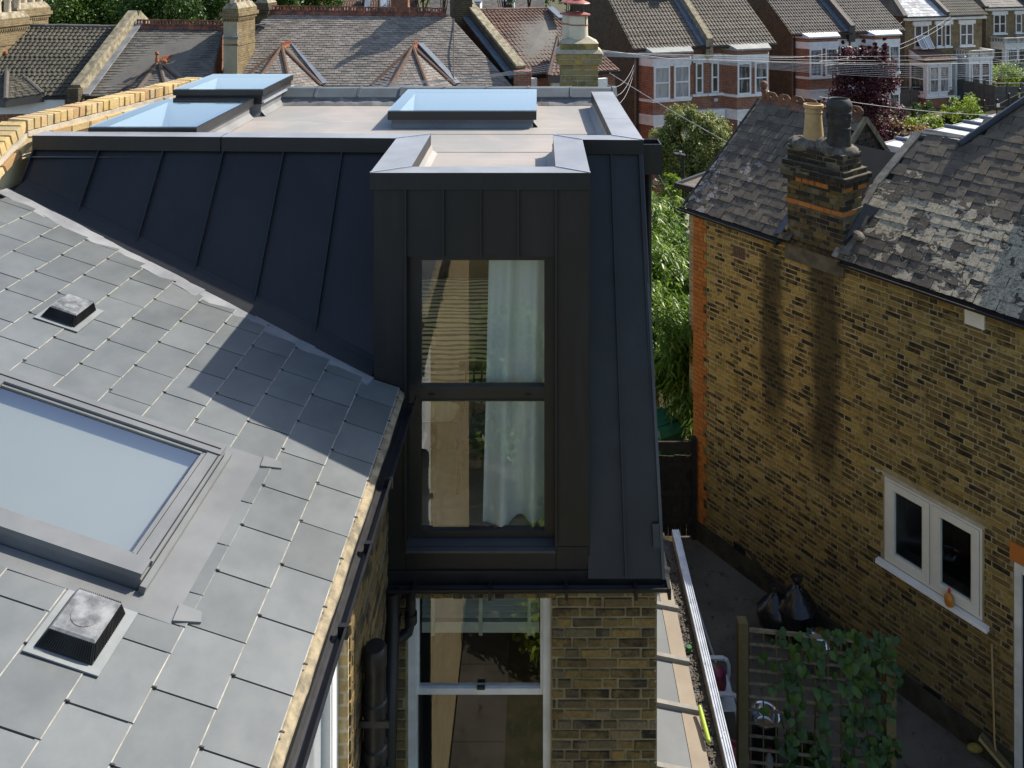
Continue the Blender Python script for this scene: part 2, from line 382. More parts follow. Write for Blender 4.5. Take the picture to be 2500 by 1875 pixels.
# upstand fillets inside the parapets
u = MB()
for (a, b) in (((-.949,6.12),(-.949,7.25)), ((.126,7.2),(.126,6.12)), ((-.949,6.12),(.126,6.12)), ((.64,7.19),(.61,9.3)), ((-4.35,7.34),(-.95,7.235)), ((.12,7.2),(.64,7.18))):
    a = V((*a, 0)); b = V((*b, 0)); dd = (b - a).normalized(); nn = V((-dd.y, dd.x, 0))
    mid = (a + b)/2
    if (a, b) and (mid + nn*.1 - V((-.4 if mid.y < 7.2 else -2, 8.3, 0))).length > (mid - nn*.1 - V((-.4 if mid.y < 7.2 else -2, 8.3, 0))).length: nn = -nn
    a.z = b.z = ZR
    u.add([a - nn*.004 + V((0,0,.1)), b - nn*.004 + V((0,0,.1)), b + nn*.012 + V((0,0,.03)), a + nn*.012 + V((0,0,.03)), b + nn*.055 + V((0,0,.004)), a + nn*.055 + V((0,0,.004))], [(0,1,2,3),(3,2,4,5)])
u.build('membrane_upstand', MEMB, house)
# back upstand of rough membrane and the ridge
n = 40; b = MB(); R = random.Random(3)
prof = [(9.50, ZR+.004), (9.545, ZR+.03), (9.58, ZR+.045), (9.60, ZR+.075), (9.66, ZR+.10)]
rows = []
for i in range(n+1):
    x = -3.05 + (.68+3.05) * i / n
    rows.append([V((x, y + R.uniform(-.012,.012), z + (R.uniform(-.008,.008) if k else 0))) for k, (y, z) in enumerate(prof)])
for i in range(n):
    for k in range(len(prof)-1): b.add([rows[i][k], rows[i+1][k], rows[i+1][k+1], rows[i][k+1]], [(0,1,2,3)])
b.build('membrane_upstand', MEMBR, house, smooth=True)
rm = MB(); pr = [(-.17,-.105),(-.165,-.085),(-.06,0),(.06,0),(.165,-.085),(.17,-.105)]
W_ = .497
rm.prism([(0, y, z) for y, z in pr], (W_, 0, 0)); rm.prism([(0, y*1.04, z+.008) for y, z in pr], (.03, 0, 0))
ridm = rm.mesh('ridge_tile', RIDGEG)
for i in range(8):
    o = bpy.data.objects.new('ridge_tile', ridm); link(o); put(o, house); o.location = (.868 - (i+1)*.5, 9.76 + ru(-.004,.004), zH(1.605) + ru(-.004,.004)); o.rotation_euler = (0, ru(-.006,.006), ru(-.004,.004))
MB().prism([(.872, 9.76 + y*1.05, zH(1.60) + z) for y, z in pr], (.05,0,0)).build('ridge_end_cap', RIDGEG, house)
# front slope behind the ridge (falls to the street)
MB().prism([(-4.5,9.72,8.28),(.9,9.72,8.28),(.9,13.2,5.6),(-4.5,13.2,5.6)], (0,0,-.08)).build('front_roof', SLATE, house)
MB().box(-4.5,.875,13.0,13.25,0,5.6).build('front_wall', SIDEB_TX, house)
# capping pieces of the parapet
ZT, ZB = zH(1.60), zH(1.728)
def cap(pts, name='parapet_capping', drop=0):
    c = V((sum(p[0] for p in pts)/len(pts), sum(p[1] for p in pts)/len(pts), 0))
    q = [c + (V((p[0], p[1], 0)) - c) * .9992 for p in pts]
    b = MB(); A = [V((p.x, p.y, ZB)) for p in q]; B = [V((p.x, p.y, ZT - drop)) for p in q]
    b.add(A + B, [tuple(range(len(q)-1,-1,-1))] + [(i,(i+1)%len(q),len(q)+(i+1)%len(q),len(q)+i) for i in range(len(q))], 0)
    b.add(B, [tuple(range(len(q)))], 1)
    o = b.build(name, [ZINC, CAPTOP], house)
    bv = o.modifiers.new('edge', 'BEVEL'); bv.width = .004; bv.segments = 1; bv.limit_method = 'ANGLE'
CAPTOP = simple('grey zinc capping top', (.27,.275,.29), .42, (.20,.205,.22), 2.2, spec=.6, bump=.06, bscale=5)
yb = lambda X: yF(X) + .175
cap([(-4.43,yF(-4.43)),(-2.76,yF(-2.76)),(-2.76,yb(-2.76)),(-4.43,yb(-4.43))])
cap([(-2.755,yF(-2.755)),(-1.225,yF(-1.225)),(-.949,yb(-.949)),(-2.755,yb(-2.755))])
cap([(-1.225,5.95),(-.949,6.12),(-.949,yb(-.949)),(-1.225,yF(-1.225))])
cap([(-1.225,5.95),(.375,5.95),(.126,6.12),(-.949,6.12)])
cap([(.375,5.95),(.375,yF(.375)),(.126,yb(.126)),(.126,6.12)])
cap([(.375,yF(.375)),(.8965,yF(.8965)),(.643,yb(.643)),(.126,yb(.126))])
cap([(.8965,yF(.8965)),(.876,7.88),(.632,7.88),(.643,yb(.643))])
cap([(.876,7.885),(.85,9.42),(.605,9.42),(.632,7.885)])
# raised welts on the mitres
wl = MB()
for a, c in (((-1.225,5.95),(-.949,6.12)), ((.375,5.95),(.126,6.12)), ((-1.225,yF(-1.225)),(-.949,yb(-.949))), ((.375,yF(.375)),(.126,yb(.126))), ((.8965,yF(.8965)),(.643,yb(.643)))):
    wl.bar((*a, ZT+.003), (*c, ZT+.003), .012, .008)
wl.build('mitre_welt', GALV, house)
# parapet core under the capping
pc = MB()
pc.prism([(-4.4,yF(-4.4)+.05,ZR-.02),(-.99,yF(-.99)+.05,ZR-.02),(-.99,yb(-.99)-.02,ZR-.02),(-4.4,yb(-4.4)-.02,ZR-.02)], (0,0,ZB-ZR+.04))
pc.prism([(.36,yF(.36)+.05,ZR-.02),(.87,yF(.87)+.05,ZR-.02),(.63,yb(.63)-.02,ZR-.02),(.13,yb(.13)-.02,ZR-.02)], (0,0,ZB-ZR+.04))
pc.box(-1.19,-.965,6.0,7.2,ZR-.02,ZB+.02).box(.145,.36,6.0,7.2,ZR-.02,ZB+.02).box(-.96,.14,6.0,6.11,ZR-.02,ZB+.02).box(.66,.87,7.2,9.4,ZR-.02,ZB+.02)
pc.build('parapet_core', MEMBR, house)
# black cladding: left slope ----------------------------------------------------------------------------
hroof = lambda X: 3.19 + .34 * (X + 1.017)
ymL = lambda X, H: yF(X) + .035 - .75 * (H - 1.73)
PL = lambda X, H, off=0: V((X, ymL(X, H), zH(H))) + V((0,-.8,.6)) * off
sx = [-4.42, -3.84, -3.27, -2.74, -2.21, -1.70, -1.19]
for i in range(6):
    a, c = sx[i], sx[i+1]
    q = [PL(a,1.66), PL(c,1.66), PL(c,hroof(c)+.02), PL(a,hroof(a)+.02)]
    MB().prism(q, V((0,.8,-.6))*.03).build('zinc_panel', ZINC, house)
for a in sx[:6]:
    b = MB(); b.bar(PL(a,1.70,.014), PL(a,hroof(a)-.055,.014), .014, .034, up=(0,-.8,.6)); b.build('standing_seam', ZINC, house)
fl = MB(); N_ = 12; roofz = lambda x: zH(hroof(x))
pd = V((-.247,-.969,0))
def onroof(x, off, lift=0):
    p = V((x, ymL(x, hroof(x)), 0)) + pd * off; p.z = roofz(p.x) + lift; return p
for i in range(N_):
    a = -4.40 + 3.2*i/N_; c = -4.40 + 3.2*(i+1)/N_
    fl.add([PL(a,hroof(a)-.10,.006), PL(c,hroof(c)-.10,.006), PL(c,hroof(c)-.07,.02), PL(a,hroof(a)-.07,.02), onroof(c,.075,.03), onroof(a,.075,.03)], [(3,2,1,0),(5,4,2,3)])
fl.build('base_flashing', ZINC, house)
for i in range(7):
    a = -4.46 + 3.25*i/7; c = -4.46 + 3.25*(i+1)/7 + .03; j = [ru(-.008,.008) for _ in range(2)]; lz = .030 + (i % 2)*.003
    b = MB(); m_ = 4
    top = [onroof(a + (c-a)*k/m_, .07, lz + ru(-.003,.003)) for k in range(m_+1)]; bot = [onroof(a + (c-a)*k/m_, .185 + ru(-.012,.012), lz - .010 + ru(-.002,.004)) for k in range(m_+1)]
    for k in range(m_): b.add([top[k], top[k+1], bot[k+1], bot[k]], [(3,2,1,0)])
    b.add([bot[k] for k in range(m_+1)] + [p - V((0,0,.012)) for p in bot], [(k, k+1, m_+2+k, m_+1+k) for k in range(m_)])
    b.build('lead_flashing', LEAD, house, smooth=False)
# black cladding: right slope
def PRt(t, H, off=0): # t 0..1 from dormer side to outer edge
    k = (H - 1.73) / (4.54 - 1.73); Y = 7.03 + (5.94 - 7.03) * k; x1 = .883 + (.905 - .883) * k
    return V((.36 + (x1 - .36) * t, Y, zH(H))) + V((0,-.93,.36)) * off
tS = (.625 - .36) / (.89 - .36)
for a, c in ((0, tS), (tS, 1)):
    MB().prism([PRt(a,1.66), PRt(c,1.66), PRt(c,4.54), PRt(a,4.54)], V((0,.93,-.36))*.03).build('zinc_panel', ZINC, house)
MB().bar(PRt(tS,1.7,.014), PRt(tS,4.53,.014), .014, .034, up=(0,-.93,.36)).build('standing_seam', ZINC, house)
MB().bar(PRt(1,1.7,.004), PRt(1,4.54,.004), .022, .03, up=(0,-.93,.36)).build('corner_trim', ZINC2, house)
MB().bar(PRt(1,4.36,.02)+V((-.04,0,0)), PRt(1,4.22,.02)+V((-.04,0,0)), .05, .02, up=(0,-.93,.36)).build('snow_bracket', BLACKM, house)
# side cladding of the gable
MB().prism([(.885,7.0,zH(1.7)),(.905,5.96,zH(4.54)),(.905,9.5,zH(4.54)),(.885,9.5,zH(1.7))], (-.03,0,0)).build('gable_cladding', ZINC, house)
# dormer ------------------------------------------------------------------------------------------------
dor = MB().prism([(-1.204,5.99,zH(1.66)),(-1.204,7.2,zH(1.66)),(-1.204,7.2,zH(4.5)),(-1.204,5.99,zH(4.5))], (.02,0,0)).prism([(.353,5.99,zH(1.66)),(.353,7.2,zH(1.66)),(.353,7.2,zH(4.5)),(.353,5.99,zH(4.5))], (.02,0,0)).build('dormer', ZINC, house)
YD = 5.975
def dpanel(x0, x1, h0, h1): MB().box(x0+.002, x1-.002, YD, YD+.05, zH(h1), zH(h0)).build('dormer_panel', ZINC3, dor)
ZINC3 = zincm('black zinc dormer face', (.0145,.014,.0138), (.0105,.010,.0098), .52)
dx = [-.968, -.694, -.422, -.149, .127]
for i in range(4): dpanel(dx[i], dx[i+1], 1.66, 2.22)
dpanel(-1.204, -.968, 1.66, 4.5); dpanel(.127, .373, 1.66, 4.33); dpanel(-.968, .127, 4.335, 4.52); dpanel(.127, .36, 4.335, 4.56)
for x in dx[1:4]: MB().box(x-.007, x+.007, YD-.026, YD+.001, zH(2.235), zH(1.72)).build('standing_seam', ZINC, dor)
for x in (dx[0], dx[4]): MB().box(x-.007, x+.007, YD-.026, YD+.001, zH(4.32), zH(1.72)).build('standing_seam', ZINC, dor)
rv = MB(); rv.box(-.968,-.955,YD+.052,6.12,zH(4.33),zH(2.21)).box(.114,.127,YD+.052,6.12,zH(4.33),zH(2.21)).box(-.955,.114,YD+.052,6.12,zH(2.222),zH(2.205))
rv.build('window_reveal', BLACKM, dor)
MB().add([(-.966,YD-.03,zH(4.345)),(.125,YD-.03,zH(4.345)),(.125,6.1,zH(4.30)),(-.966,6.1,zH(4.30)),(-.966,YD-.03,zH(4.36)),(.125,YD-.03,zH(4.36))],[(0,1,2,3),(4,5,1,0)]).build('window_sill', ZINC2, dor)
# dormer window
wf = MB()
wf.box(-.954,-.867,6.04,6.10,zH(4.31),zH(2.222)).box(.042,.113,6.04,6.10,zH(4.31),zH(2.222)).box(-.867,.042,6.04,6.10,zH(2.269),zH(2.222)).box(-.867,.042,6.04,6.10,zH(4.31),zH(4.265))
win = wf.build('dormer_window', BLACKM, house)
MB().box(-.866,.041,6.035,6.095,zH(3.303),zH(3.198)).box(-.866,.041,6.03,6.036,zH(3.304),zH(3.29)).build('meeting_rail', BLACKM, win)
for x in (-.79, -.075): MB().box(x-.02,x+.02,6.026,6.035,zH(3.262),zH(3.25)).build('vent_slot', BLACK, win)
for a, c in ((2.269,3.198),(3.303,4.265)):
    y = 6.062
    MB().poly([(-.867,y,zH(c)),(.042,y,zH(c)),(.042,y,zH(a)),(-.867,y,zH(a))]).build('pane', GLASSD, win)
# bedroom behind it: L-shaped shell with the shaft of the middle rooflight
bs = MB(); zf, zc = zH(4.34), zH(1.93)
pl = [(-1.18,6.12),(-1.18,7.42),(-1.62,7.42),(-1.62,9.66),(.34,9.66),(.34,6.12)]
for i in range(len(pl)-1):
    a, c = pl[i], pl[i+1]; bs.poly([(*a,zf),(*c,zf),(*c,zc),(*a,zc)])
for q in ((-1.18,-.96,zf,zc),(.12,.34,zf,zc),(-.96,.12,zH(2.215),zc),(-.96,.12,zf,zH(4.30))): bs.poly([(q[0],6.12,q[2]),(q[1],6.12,q[2]),(q[1],6.12,q[3]),(q[0],6.12,q[3])])
sh = (-1.47,-.08,8.36,9.53)
for r in ((-1.18,.34,6.12,7.42),(-1.62,.34,7.42,sh[2]),(-1.62,sh[0],sh[2],sh[3]),(sh[1],.34,sh[2],sh[3]),(-1.62,.34,sh[3],9.66)): bs.poly([(r[0],r[2],zc),(r[1],r[2],zc),(r[1],r[3],zc),(r[0],r[3],zc)])
bs.build('bedroom_shell', INT, house)
MB().box(-1.6,.33,6.13,9.65,zf-.03,zf+.004).build('bedroom_floor', FLOORW, house)
MB().box(-1.6,.33,9.6,9.65,zf+.02,zf+2.0).build('panelled_wall', simple('ochre panelling', (.20,.13,.04), .5, (.16,.10,.03), 3), house)
# rooflights
ROOMW = simple('white plaster below rooflight', (.55,.56,.55), .8, (.52,.53,.52), 2)
def rooflight(x0, x1, y0, y1, zt, fh, step=False, deep=.45):
    cb = MB(); c = .035
    for (a, b_, e, f) in ((x0+c,x1-c,y0+c,y0+c+.05),(x0+c,x1-c,y1-c-.05,y1-c),(x0+c,x0+c+.05,y0+c+.05,y1-c-.05),(x1-c-.05,x1-c,y0+c+.05,y1-c-.05)): cb.box(a,b_,e,f,ZR-.05,zt-fh)
    for (p, q, nn) in (((x1-c,y0+c),(x1-c,y1-c),(1,0)),((x0+c,y0+c),(x1-c,y0+c),(0,-1))):
        nn = V((*nn,0)); p = V((*p,ZR)); q = V((*q,ZR)); cb.add([p+V((0,0,.06)),q+V((0,0,.06)),q+nn*.05+V((0,0,.004)),p+nn*.05+V((0,0,.004))],[(0,1,2,3)])
    root = cb.build('rooflight', CURB, house)
    fr = MB(); t = .045
    lay_ = [(0, zt-fh, zt-.012, 0)] if not step else [(0, zt-fh*.42, zt-.012, 0), (.02, zt-fh, zt-fh*.42-.006, 0)]
    for (ins, za, zb, mi) in lay_:
        X0, X1, Y0, Y1 = x0+ins, x1-ins, y0+ins, y1-ins
        fr.box(X0,X1,Y0,Y0+t,za,zb).box(X0,X1,Y1-t,Y1,za,zb).box(X0,X0+t,Y0+t,Y1-t,za,zb).box(X1-t,X1,Y0+t,Y1-t,za,zb)
    fr.build('rooflight_frame', BLACKM, root)
    MB().poly([(x0,y0,zt),(x1,y0,zt),(x1,y1,zt),(x0,y1,zt)]).build('pane', GLASSR, root)
    sf = MB(); a, b_, e, f = x0+.10, x1-.10, y0+.10, y1-.10; zb = zt - deep; zt2 = zt - .03
    for p, q in (((a,e),(b_,e)),((b_,e),(b_,f)),((b_,f),(a,f)),((a,f),(a,e))): sf.poly([(*p,zb),(*q,zb),(*q,zt2),(*p,zt2)])
    sf.poly([(x0,y0,zt-.02),(a,e,zt-.02),(a,f,zt-.02),(x0,y1,zt-.02)]); sf.poly([(b_,e,zt-.02),(x1,y0,zt-.02),(x1,y1,zt-.02),(b_,f,zt-.02)])
    sf.poly([(x0,y0,zt-.02),(x1,y0,zt-.02),(b_,e,zt-.02),(a,e,zt-.02)]); sf.poly([(a,f,zt-.02),(b_,f,zt-.02),(x1,y1,zt-.02),(x0,y1,zt-.02)])
    if deep > .6: sf.poly([(a,e,zb),(b_,e,zb),(b_,f,zb),(a,f,zb)])
    sf.mi[4:8] = [1]*4; sf.build('rooflight_shaft', [ROOMW, FRIT], root)
    return root
CURB = simple('grey membrane kerb', (.20,.20,.195), .65, (.14,.14,.14), 3, spec=.35, bump=.1)
FRIT = simple('dark glass border', (.03,.035,.05), .5)
rooflight(*RL[0], .085, deep=1.0)
r2 = rooflight(*RL[1], .17, step=True, deep=1.0)
MB().box(RL[1][1]-.015, RL[1][1]+.012, RL[1][2], RL[1][3], RL[1][4]-.155, RL[1][4]-.135).build('aluminium_strip', GALV, r2)
rooflight(*RL[2], .097, deep=.36)
# rainwater hopper
hb = MB(); a, b_, e, f, za, zb = .905, 1.075, 7.15, 7.36, zH(1.94), zH(1.675)
hb.box(a,b_,e,e+.012,za,zb).box(a,b_,f-.012,f,za,zb).box(a,a+.012,e+.012,f-.012,za,zb).box(b_-.012,b_,e+.012,f-.012,za,zb).box(a+.012,b_-.012,e+.012,f-.012,za,za+.01)
hb.build('rainwater_hopper', ZINC, house); MB().tube([(.97,7.25,za),(.97,7.25,1)], .03).build('downpipe', BLACK, house)
# ------------------------------------------------------------------ grey slate roof of the rear wing
eX = lambda Y: -1.017 - .013 * (5.975 - Y)
def RP(k, Y, lift=0):
    X = eX(Y) - k; return V((X, Y, zH(hroof(X)))) + V((.322,0,.947)) * lift
slroof = MB()
VX0, VX1, VY0, VY1 = .78, 2.10, 3.72, 4.69         # roof window in (k, Y)
for (k0,k1,y0,y1) in ((-.02,VX0,-2.5,7.1),(VX1,3.5,-2.5,7.1),(VX0,VX1,-2.5,VY0),(VX0,VX1,VY1,7.1)):
    q = [RP(k0,y0,-.004), RP(k1,y0,-.004), RP(k1,y1,-.004), RP(k0,y1,-.004)]; slroof.poly(q)
slr = slroof.build('slate_roof', simple('dark roof underlay', (.02,.02,.022), .9), house)
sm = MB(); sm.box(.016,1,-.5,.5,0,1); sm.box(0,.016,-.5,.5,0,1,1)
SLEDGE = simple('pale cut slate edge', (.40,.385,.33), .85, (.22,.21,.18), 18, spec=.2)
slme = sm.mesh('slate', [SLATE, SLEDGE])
HW, GA = .3175, .26; VOUT = (VX0-.195, VX1+.095, VY0-.105, VY1+.105); SX = math.sqrt(1+.34**2)
def rsub(r, h):
    k0,k1,y0,y1 = r; a,b,c,e = h
    if k1 <= a or k0 >= b or y1 <= c or y0 >= e: return [r]
    out = []
    if y0 < c: out.append((k0,k1,y0,c))
    if y1 > e: out.append((k0,k1,e,y1))
    ya, yb_ = max(y0,c), min(y1,e)
    if k0 < a: out.append((k0,a,ya,yb_))
    if k1 > b: out.append((b,k1,ya,yb_))
    return [q for q in out if q[1]-q[0] > .03 and q[3]-q[2] > .03]
slates = []
for c in range(13):
    ph = 4.11 + (HW/2 if c % 2 else 0) + .002*c
    for j in range(-24, 11):
        y0, y1 = ph + j*HW, ph + (j+1)*HW; k0, k1 = c*GA, (c+1)*GA + .02
        X = eX(y0) - k0
        yj = ymL(X, hroof(X)) if X < -1.2 else 5.97
        if y0 > yj - .05: continue
        if X > -1.2: y1 = min(y1, 5.962)
        if k0 > 3.42: continue
        slates.append((k0,k1,y0,y1))
sl2 = []
for s_ in slates: sl2 += rsub(s_, VOUT)
sl2.sort(key=lambda r: (RP(r[0], r[2]) - V((0,0,CAMZ))).length + (40 if r[3] < 2.3 else 0))
rest = MB(); hooks = MB()
pwi = world_of(slr).inverted()
for i, (k0,k1,y0,y1) in enumerate(sl2):
    p = RP(k0, (y0+y1)/2); q = RP(k1, (y0+y1)/2)
    jt = ru(-.002,.002); base = p + V((.322,0,.947)) * (.0115 + jt); head = q + V((.322,0,.947)) * .0035
    Xv = head - base; Yv = V((.013,1,.0044)) * (y1-y0-.008); Yv = V((-.013*-1,1,0)).normalized() * (y1-y0-.008); Zv = V((.322,0,.947)) * .0125
    rz = ru(-.002,.002)
    mx = Matrix(((Xv.x,Yv.x,Zv.x,base.x),(Xv.y,Yv.y+0,Zv.y,base.y),(Xv.z,Yv.z,Zv.z,base.z),(0,0,0,1)))
    if i < 300:
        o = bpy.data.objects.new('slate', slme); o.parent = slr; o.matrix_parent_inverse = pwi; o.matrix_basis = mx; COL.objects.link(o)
        if y1-y0 > .2: hooks.obox(base + V((.322,0,.947))*.0135 + V((.006,0,0)), V((1,0,-.34)), V((0,1,0)), V((.322,0,.947)), .010, .003, .002)
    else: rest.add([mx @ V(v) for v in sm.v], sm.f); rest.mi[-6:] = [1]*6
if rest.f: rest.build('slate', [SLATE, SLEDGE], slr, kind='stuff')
hooks.build('slate_hook', BLACKM, slr, kind='stuff')
# eave bedding, gutter
ed = MB(); n = 60
pr_ = []
for i in range(n+1):
    y = -2.4 + (5.965+2.4)*i/n; x = eX(y); zz = zH(hroof(x))
    pr_.append([V((x-.01,y,zz+.006)), V((x+.012+ru(-.004,.004),y,zz+.004)), V((x+.045+ru(-.003,.003),y,zz-.018)), V((x+.05,y,zz-.08)), V((x-.09,y,zz-.08))])
for i in range(n):
    for k in range(4): ed.add([pr_[i][k], pr_[i+1][k], pr_[i+1][k+1], pr_[i][k+1]], [(3,2,1,0)])
ed.build('eave_bedding', MORTE, house) if False else None
MORTE = simple('lichened eave mortar', (.33,.27,.175), .92, (.14,.125,.09), 14, spec=.15, bump=.9, bscale=60)
ed.build('eave_bedding', MORTE, house)
gt = MB(); a0, a1 = -2.4, 5.93
pts = []
for s_ in range(7):
    t = math.pi * s_ / 6; pts.append((.088 - .042*math.cos(t) , -.030 - .045*math.sin(t)))
for (ya, yb2) in ((a0, a1),):
    A = [V((eX(ya)+x, ya, zH(hroof(eX(ya)))+z)) for x, z in pts]; B = [V((eX(yb2)+x, yb2, zH(hroof(eX(yb2)))+z)) for x, z in pts]
    gt.add(A + B, [(i, i+1, 8+i, 7+i) for i in range(6)])
gt.bar((eX(a0)+.130,a0,zH(hroof(eX(a0)))-.028),(eX(a1)+.130,a1,zH(hroof(eX(a1)))-.028),.012,.012)
for y in (5.8, 5.0, 4.45, 3.9, 3.2): gt.box(eX(y)+.09,eX(y)+.139,y-.012,y+.012,zH(hroof(eX(y)))-.082,zH(hroof(eX(y)))-.02)
gt.build('gutter', BLACK, house)
# roof window --------------------------------------------------------------------------------------------
VG = simple('grey aluminium cladding', (.165,.17,.17), .38, (.13,.135,.136), 3, spec=.5, metal=.1)
UP = V((.322,0,.947))
def rbox(b, k0, k1, y0, y1, l0, l1):
    P = [RP(k0,y0,l0),RP(k1,y0,l0),RP(k1,y1,l0),RP(k0,y1,l0),RP(k0,y0,l1),RP(k1,y0,l1),RP(k1,y1,l1),RP(k0,y1,l1)]
    b.add(P, [(0,3,2,1),(4,5,6,7),(0,1,5,4),(1,2,6,5),(2,3,7,6),(3,0,4,7)]); return b
vr = MB(); rbox(vr,VX0,VX1,VY0,VY0+.05,-.05,.07); rbox(vr,VX0,VX1,VY1-.05,VY1,-.05,.07); rbox(vr,VX0,VX0+.05,VY0+.05,VY1-.05,-.05,.07); rbox(vr,VX1-.05,VX1,VY0+.05,VY1-.05,-.05,.07)
vw = vr.build('roof_window', VG, house)
vs_ = MB(); rbox(vs_,VX0+.005,VX1-.005,VY0-.006,VY0+.085,.072,.10); rbox(vs_,VX0+.005,VX1-.005,VY1-.085,VY1+.006,.072,.10); rbox(vs_,VX0-.004,VX0+.075,VY0+.086,VY1-.086,.072,.092); rbox(vs_,VX1-.1,VX1,VY0+.086,VY1-.086,.072,.10)
rbox(vs_,VX0+.08,VX0+.10,VY0+.09,VY1-.09,.074,.086); rbox(vs_,VX0+.09,VX1-.1,VY0+.09,VY0+.105,.074,.086); rbox(vs_,VX0+.09,VX1-.1,VY1-.105,VY1-.09,.074,.086)
vs_.build('window_sash', VG, vw)
ge = MB(); rbox(ge,VX0+.1,VX0+.112,VY0+.105,VY1-.105,.07,.078); rbox(ge,VX0+.01,VX0+.016,VY0+.02,VY1-.02,.0925,.0965); rbox(ge,VX0+.02,VX1,VY1-.045,VY1-.041,.1005,.104); ge.build('rubber_seal', BLACK, vw)
MB().poly([RP(VX0+.1,VY0+.1,.078),RP(VX1-.1,VY0+.1,.078),RP(VX1-.1,VY1-.1,.078),RP(VX0+.1,VY1-.1,.078)]).build('pane', GLASSV, vw)
fp = MB(); rbox(fp,VX0-.20,VX0-.004,VY0-.11,VY1+.11,.012,.024); rbox(fp,VX0-.004,VX1+.1,VY0-.11,VY0-.008,.012,.024); rbox(fp,VX0-.004,VX1+.1,VY1+.008,VY1+.11,.012,.024); rbox(fp,VX1,VX1+.1,VY0-.008,VY1+.008,.012,.024); rbox(fp,VX0-.035,VX0-.006,VY0-.02,VY1+.02,.024,.06)
fp.build('window_flashing', VG, vw)
for y in (VY0-.1, VY1+.03): 
    q = MB(); q.prism([RP(VX0-.20,y,.021),RP(VX0-.19,y+.09,.021),RP(VX0-.29,y+.09,.019),RP(VX0-.31,y+.04,.019)], UP*.012); q.build('flashing_tab', VG, vw)
rb = MB(); c1 = [RP(VX0+.05,VY0+.05,.06),RP(VX1-.05,VY0+.05,.06),RP(VX1-.05,VY1-.05,.06),RP(VX0+.05,VY1-.05,.06)]; c2 = [p - V((0,0,.045)) for p in c1]
for i in range(4): rb.poly([c1[i],c1[(i+1)%4],c2[(i+1)%4],c2[i]])
rb.poly(c2); rb.build('roller_blind', simple('pale grey blind', (.215,.225,.205), .85, (.20,.21,.19), 1), vw)
# tile vents
def vent(k, Y, wk, wy):
    b = MB(); rbox(b, k-wk*.68, k+wk*.62, Y-wy*.62, Y+wy*.6, .026, .032); root = b.build('tile_vent', LEADP, house)
    c = MB(); P0 = [(k-wk/2,Y-wy/2),(k+wk/2,Y-wy/2),(k+wk/2,Y+wy/2),(k-wk/2,Y+wy/2)]
    lo = [RP(a,b2,.031) for a,b2 in P0]; md = [RP(a*.985+k*.015,b2*.985+Y*.015,.04) for a,b2 in P0]; tp = [RP(k+(a-k)*.8,Y+(b2-Y)*.8,.095) for a,b2 in P0]; t2 = [RP(k+(a-k)*.74,Y+(b2-Y)*.74,.102) for a,b2 in P0]
    c.add(lo+md+tp, [(i,(i+1)%4,4+(i+1)%4,4+i) for i in range(4)] + [(4+i,4+(i+1)%4,8+(i+1)%4,8+i) for i in range(4)]); c.build('vent_body', BLACK, root)
    e = MB(); e.add(tp+t2, [(i,(i+1)%4,4+(i+1)%4,4+i) for i in range(4)] + [(4,5,6,7)])
    R_ = [RP(k+.25*wk*math.cos(a),Y+.25*wy*math.sin(a),.104) for a in np.linspace(0,2*math.pi,17)[:-1]]; e.add(R_, [tuple(range(16))]); e.build('vent_lid', VLID, root)
    f = MB(); n_ = 22
    for i in range(n_):
        t = (i+.5)/n_
        for (A,B,C,D) in ((md[0],md[3],tp[0],tp[3]),(md[0],md[1],tp[0],tp[1]),(md[3],md[2],tp[3],tp[2])):
            a = A.lerp(B,t*.94+.03); b2 = C.lerp(D,t*.94+.03); f.bar(a, b2, .0035, .012, up=UP)
    f.build('vent_louvre', BLACK, root, kind='stuff')
LEADP = simple('pale vent flashing', (.22,.235,.235), .5, (.16,.175,.175), 6)
VLID = simple('sun bleached plastic lid', (.22,.23,.235), .6, (.07,.075,.08), 16, spec=.4)
def kY(px, py):
    t = (px-CX)/(py-CY); X = t*(3.19+.34*1.017-.03)/(1-.34*t); Hh = hroof(X)-.03; Y = Hh*F/(py-CY); return eX(Y)-X, Y
vent(*kY(165,765), .22, .26); vent(*kY(193,1537), .235, .26)
# ------------------------------------------------------------------ wing wall and rear wall
WX = -1.104
wall = MB(); wy0, wy1 = 3.3, 4.76
wall.box(WX-.25,WX-.004,wy1,6.24,0,6.72).box(WX-.25,WX-.004,-.9,wy0,0,6.72).box(WX-.25,WX-.004,wy0,wy1,6.45,6.72).box(WX-.25,WX-.004,wy0,wy1,0,3.4)
wall.box(-4.5,WX-.25,-.9,-.65,0,6.72)
sw = wall.build('wing_wall', SIDEB_TX, house)
MB().box(WX-.003,WX+.0,4.80,6.02,3.4,6.7).build('mortar_bed', MORTY, sw)
lay(sw, (WX,4.78,0), (0,1,0), (-1,0,0), OWNB, 0, 1.24, 3.9, 6.675, seed=4, most=190, depth=.02)
ww = MB(); ww.box(WX-.15,WX-.06,wy1-.13,wy1,3.4,6.45).box(WX-.15,WX-.06,wy0,wy0+.13,3.4,6.45).box(WX-.15,WX-.06,wy0+.13,wy1-.13,6.3,6.45).box(WX-.13,WX-.08,wy0+.13,wy1-.13,4.8,4.9).box(WX-.10,WX-.055,wy1-.2,wy1-.19,3.4,6.3)
wn_ = ww.build('wing_window', WHITE, house)
MB().poly([(WX-.1,wy0+.13,3.4),(WX-.1,wy1-.13,3.4),(WX-.1,wy1-.13,6.3),(WX-.1,wy0+.13,6.3)]).build('pane', PANEB, wn_)
MB().box(WX-.05,WX+.14,4.42,4.62,4.34,4.56).build('sill_end', WHITE, wn_)
RWY = 6.03
rw = MB(); H0, H1, X0, X1 = zH(4.56), zH(6.75), -.967, .088
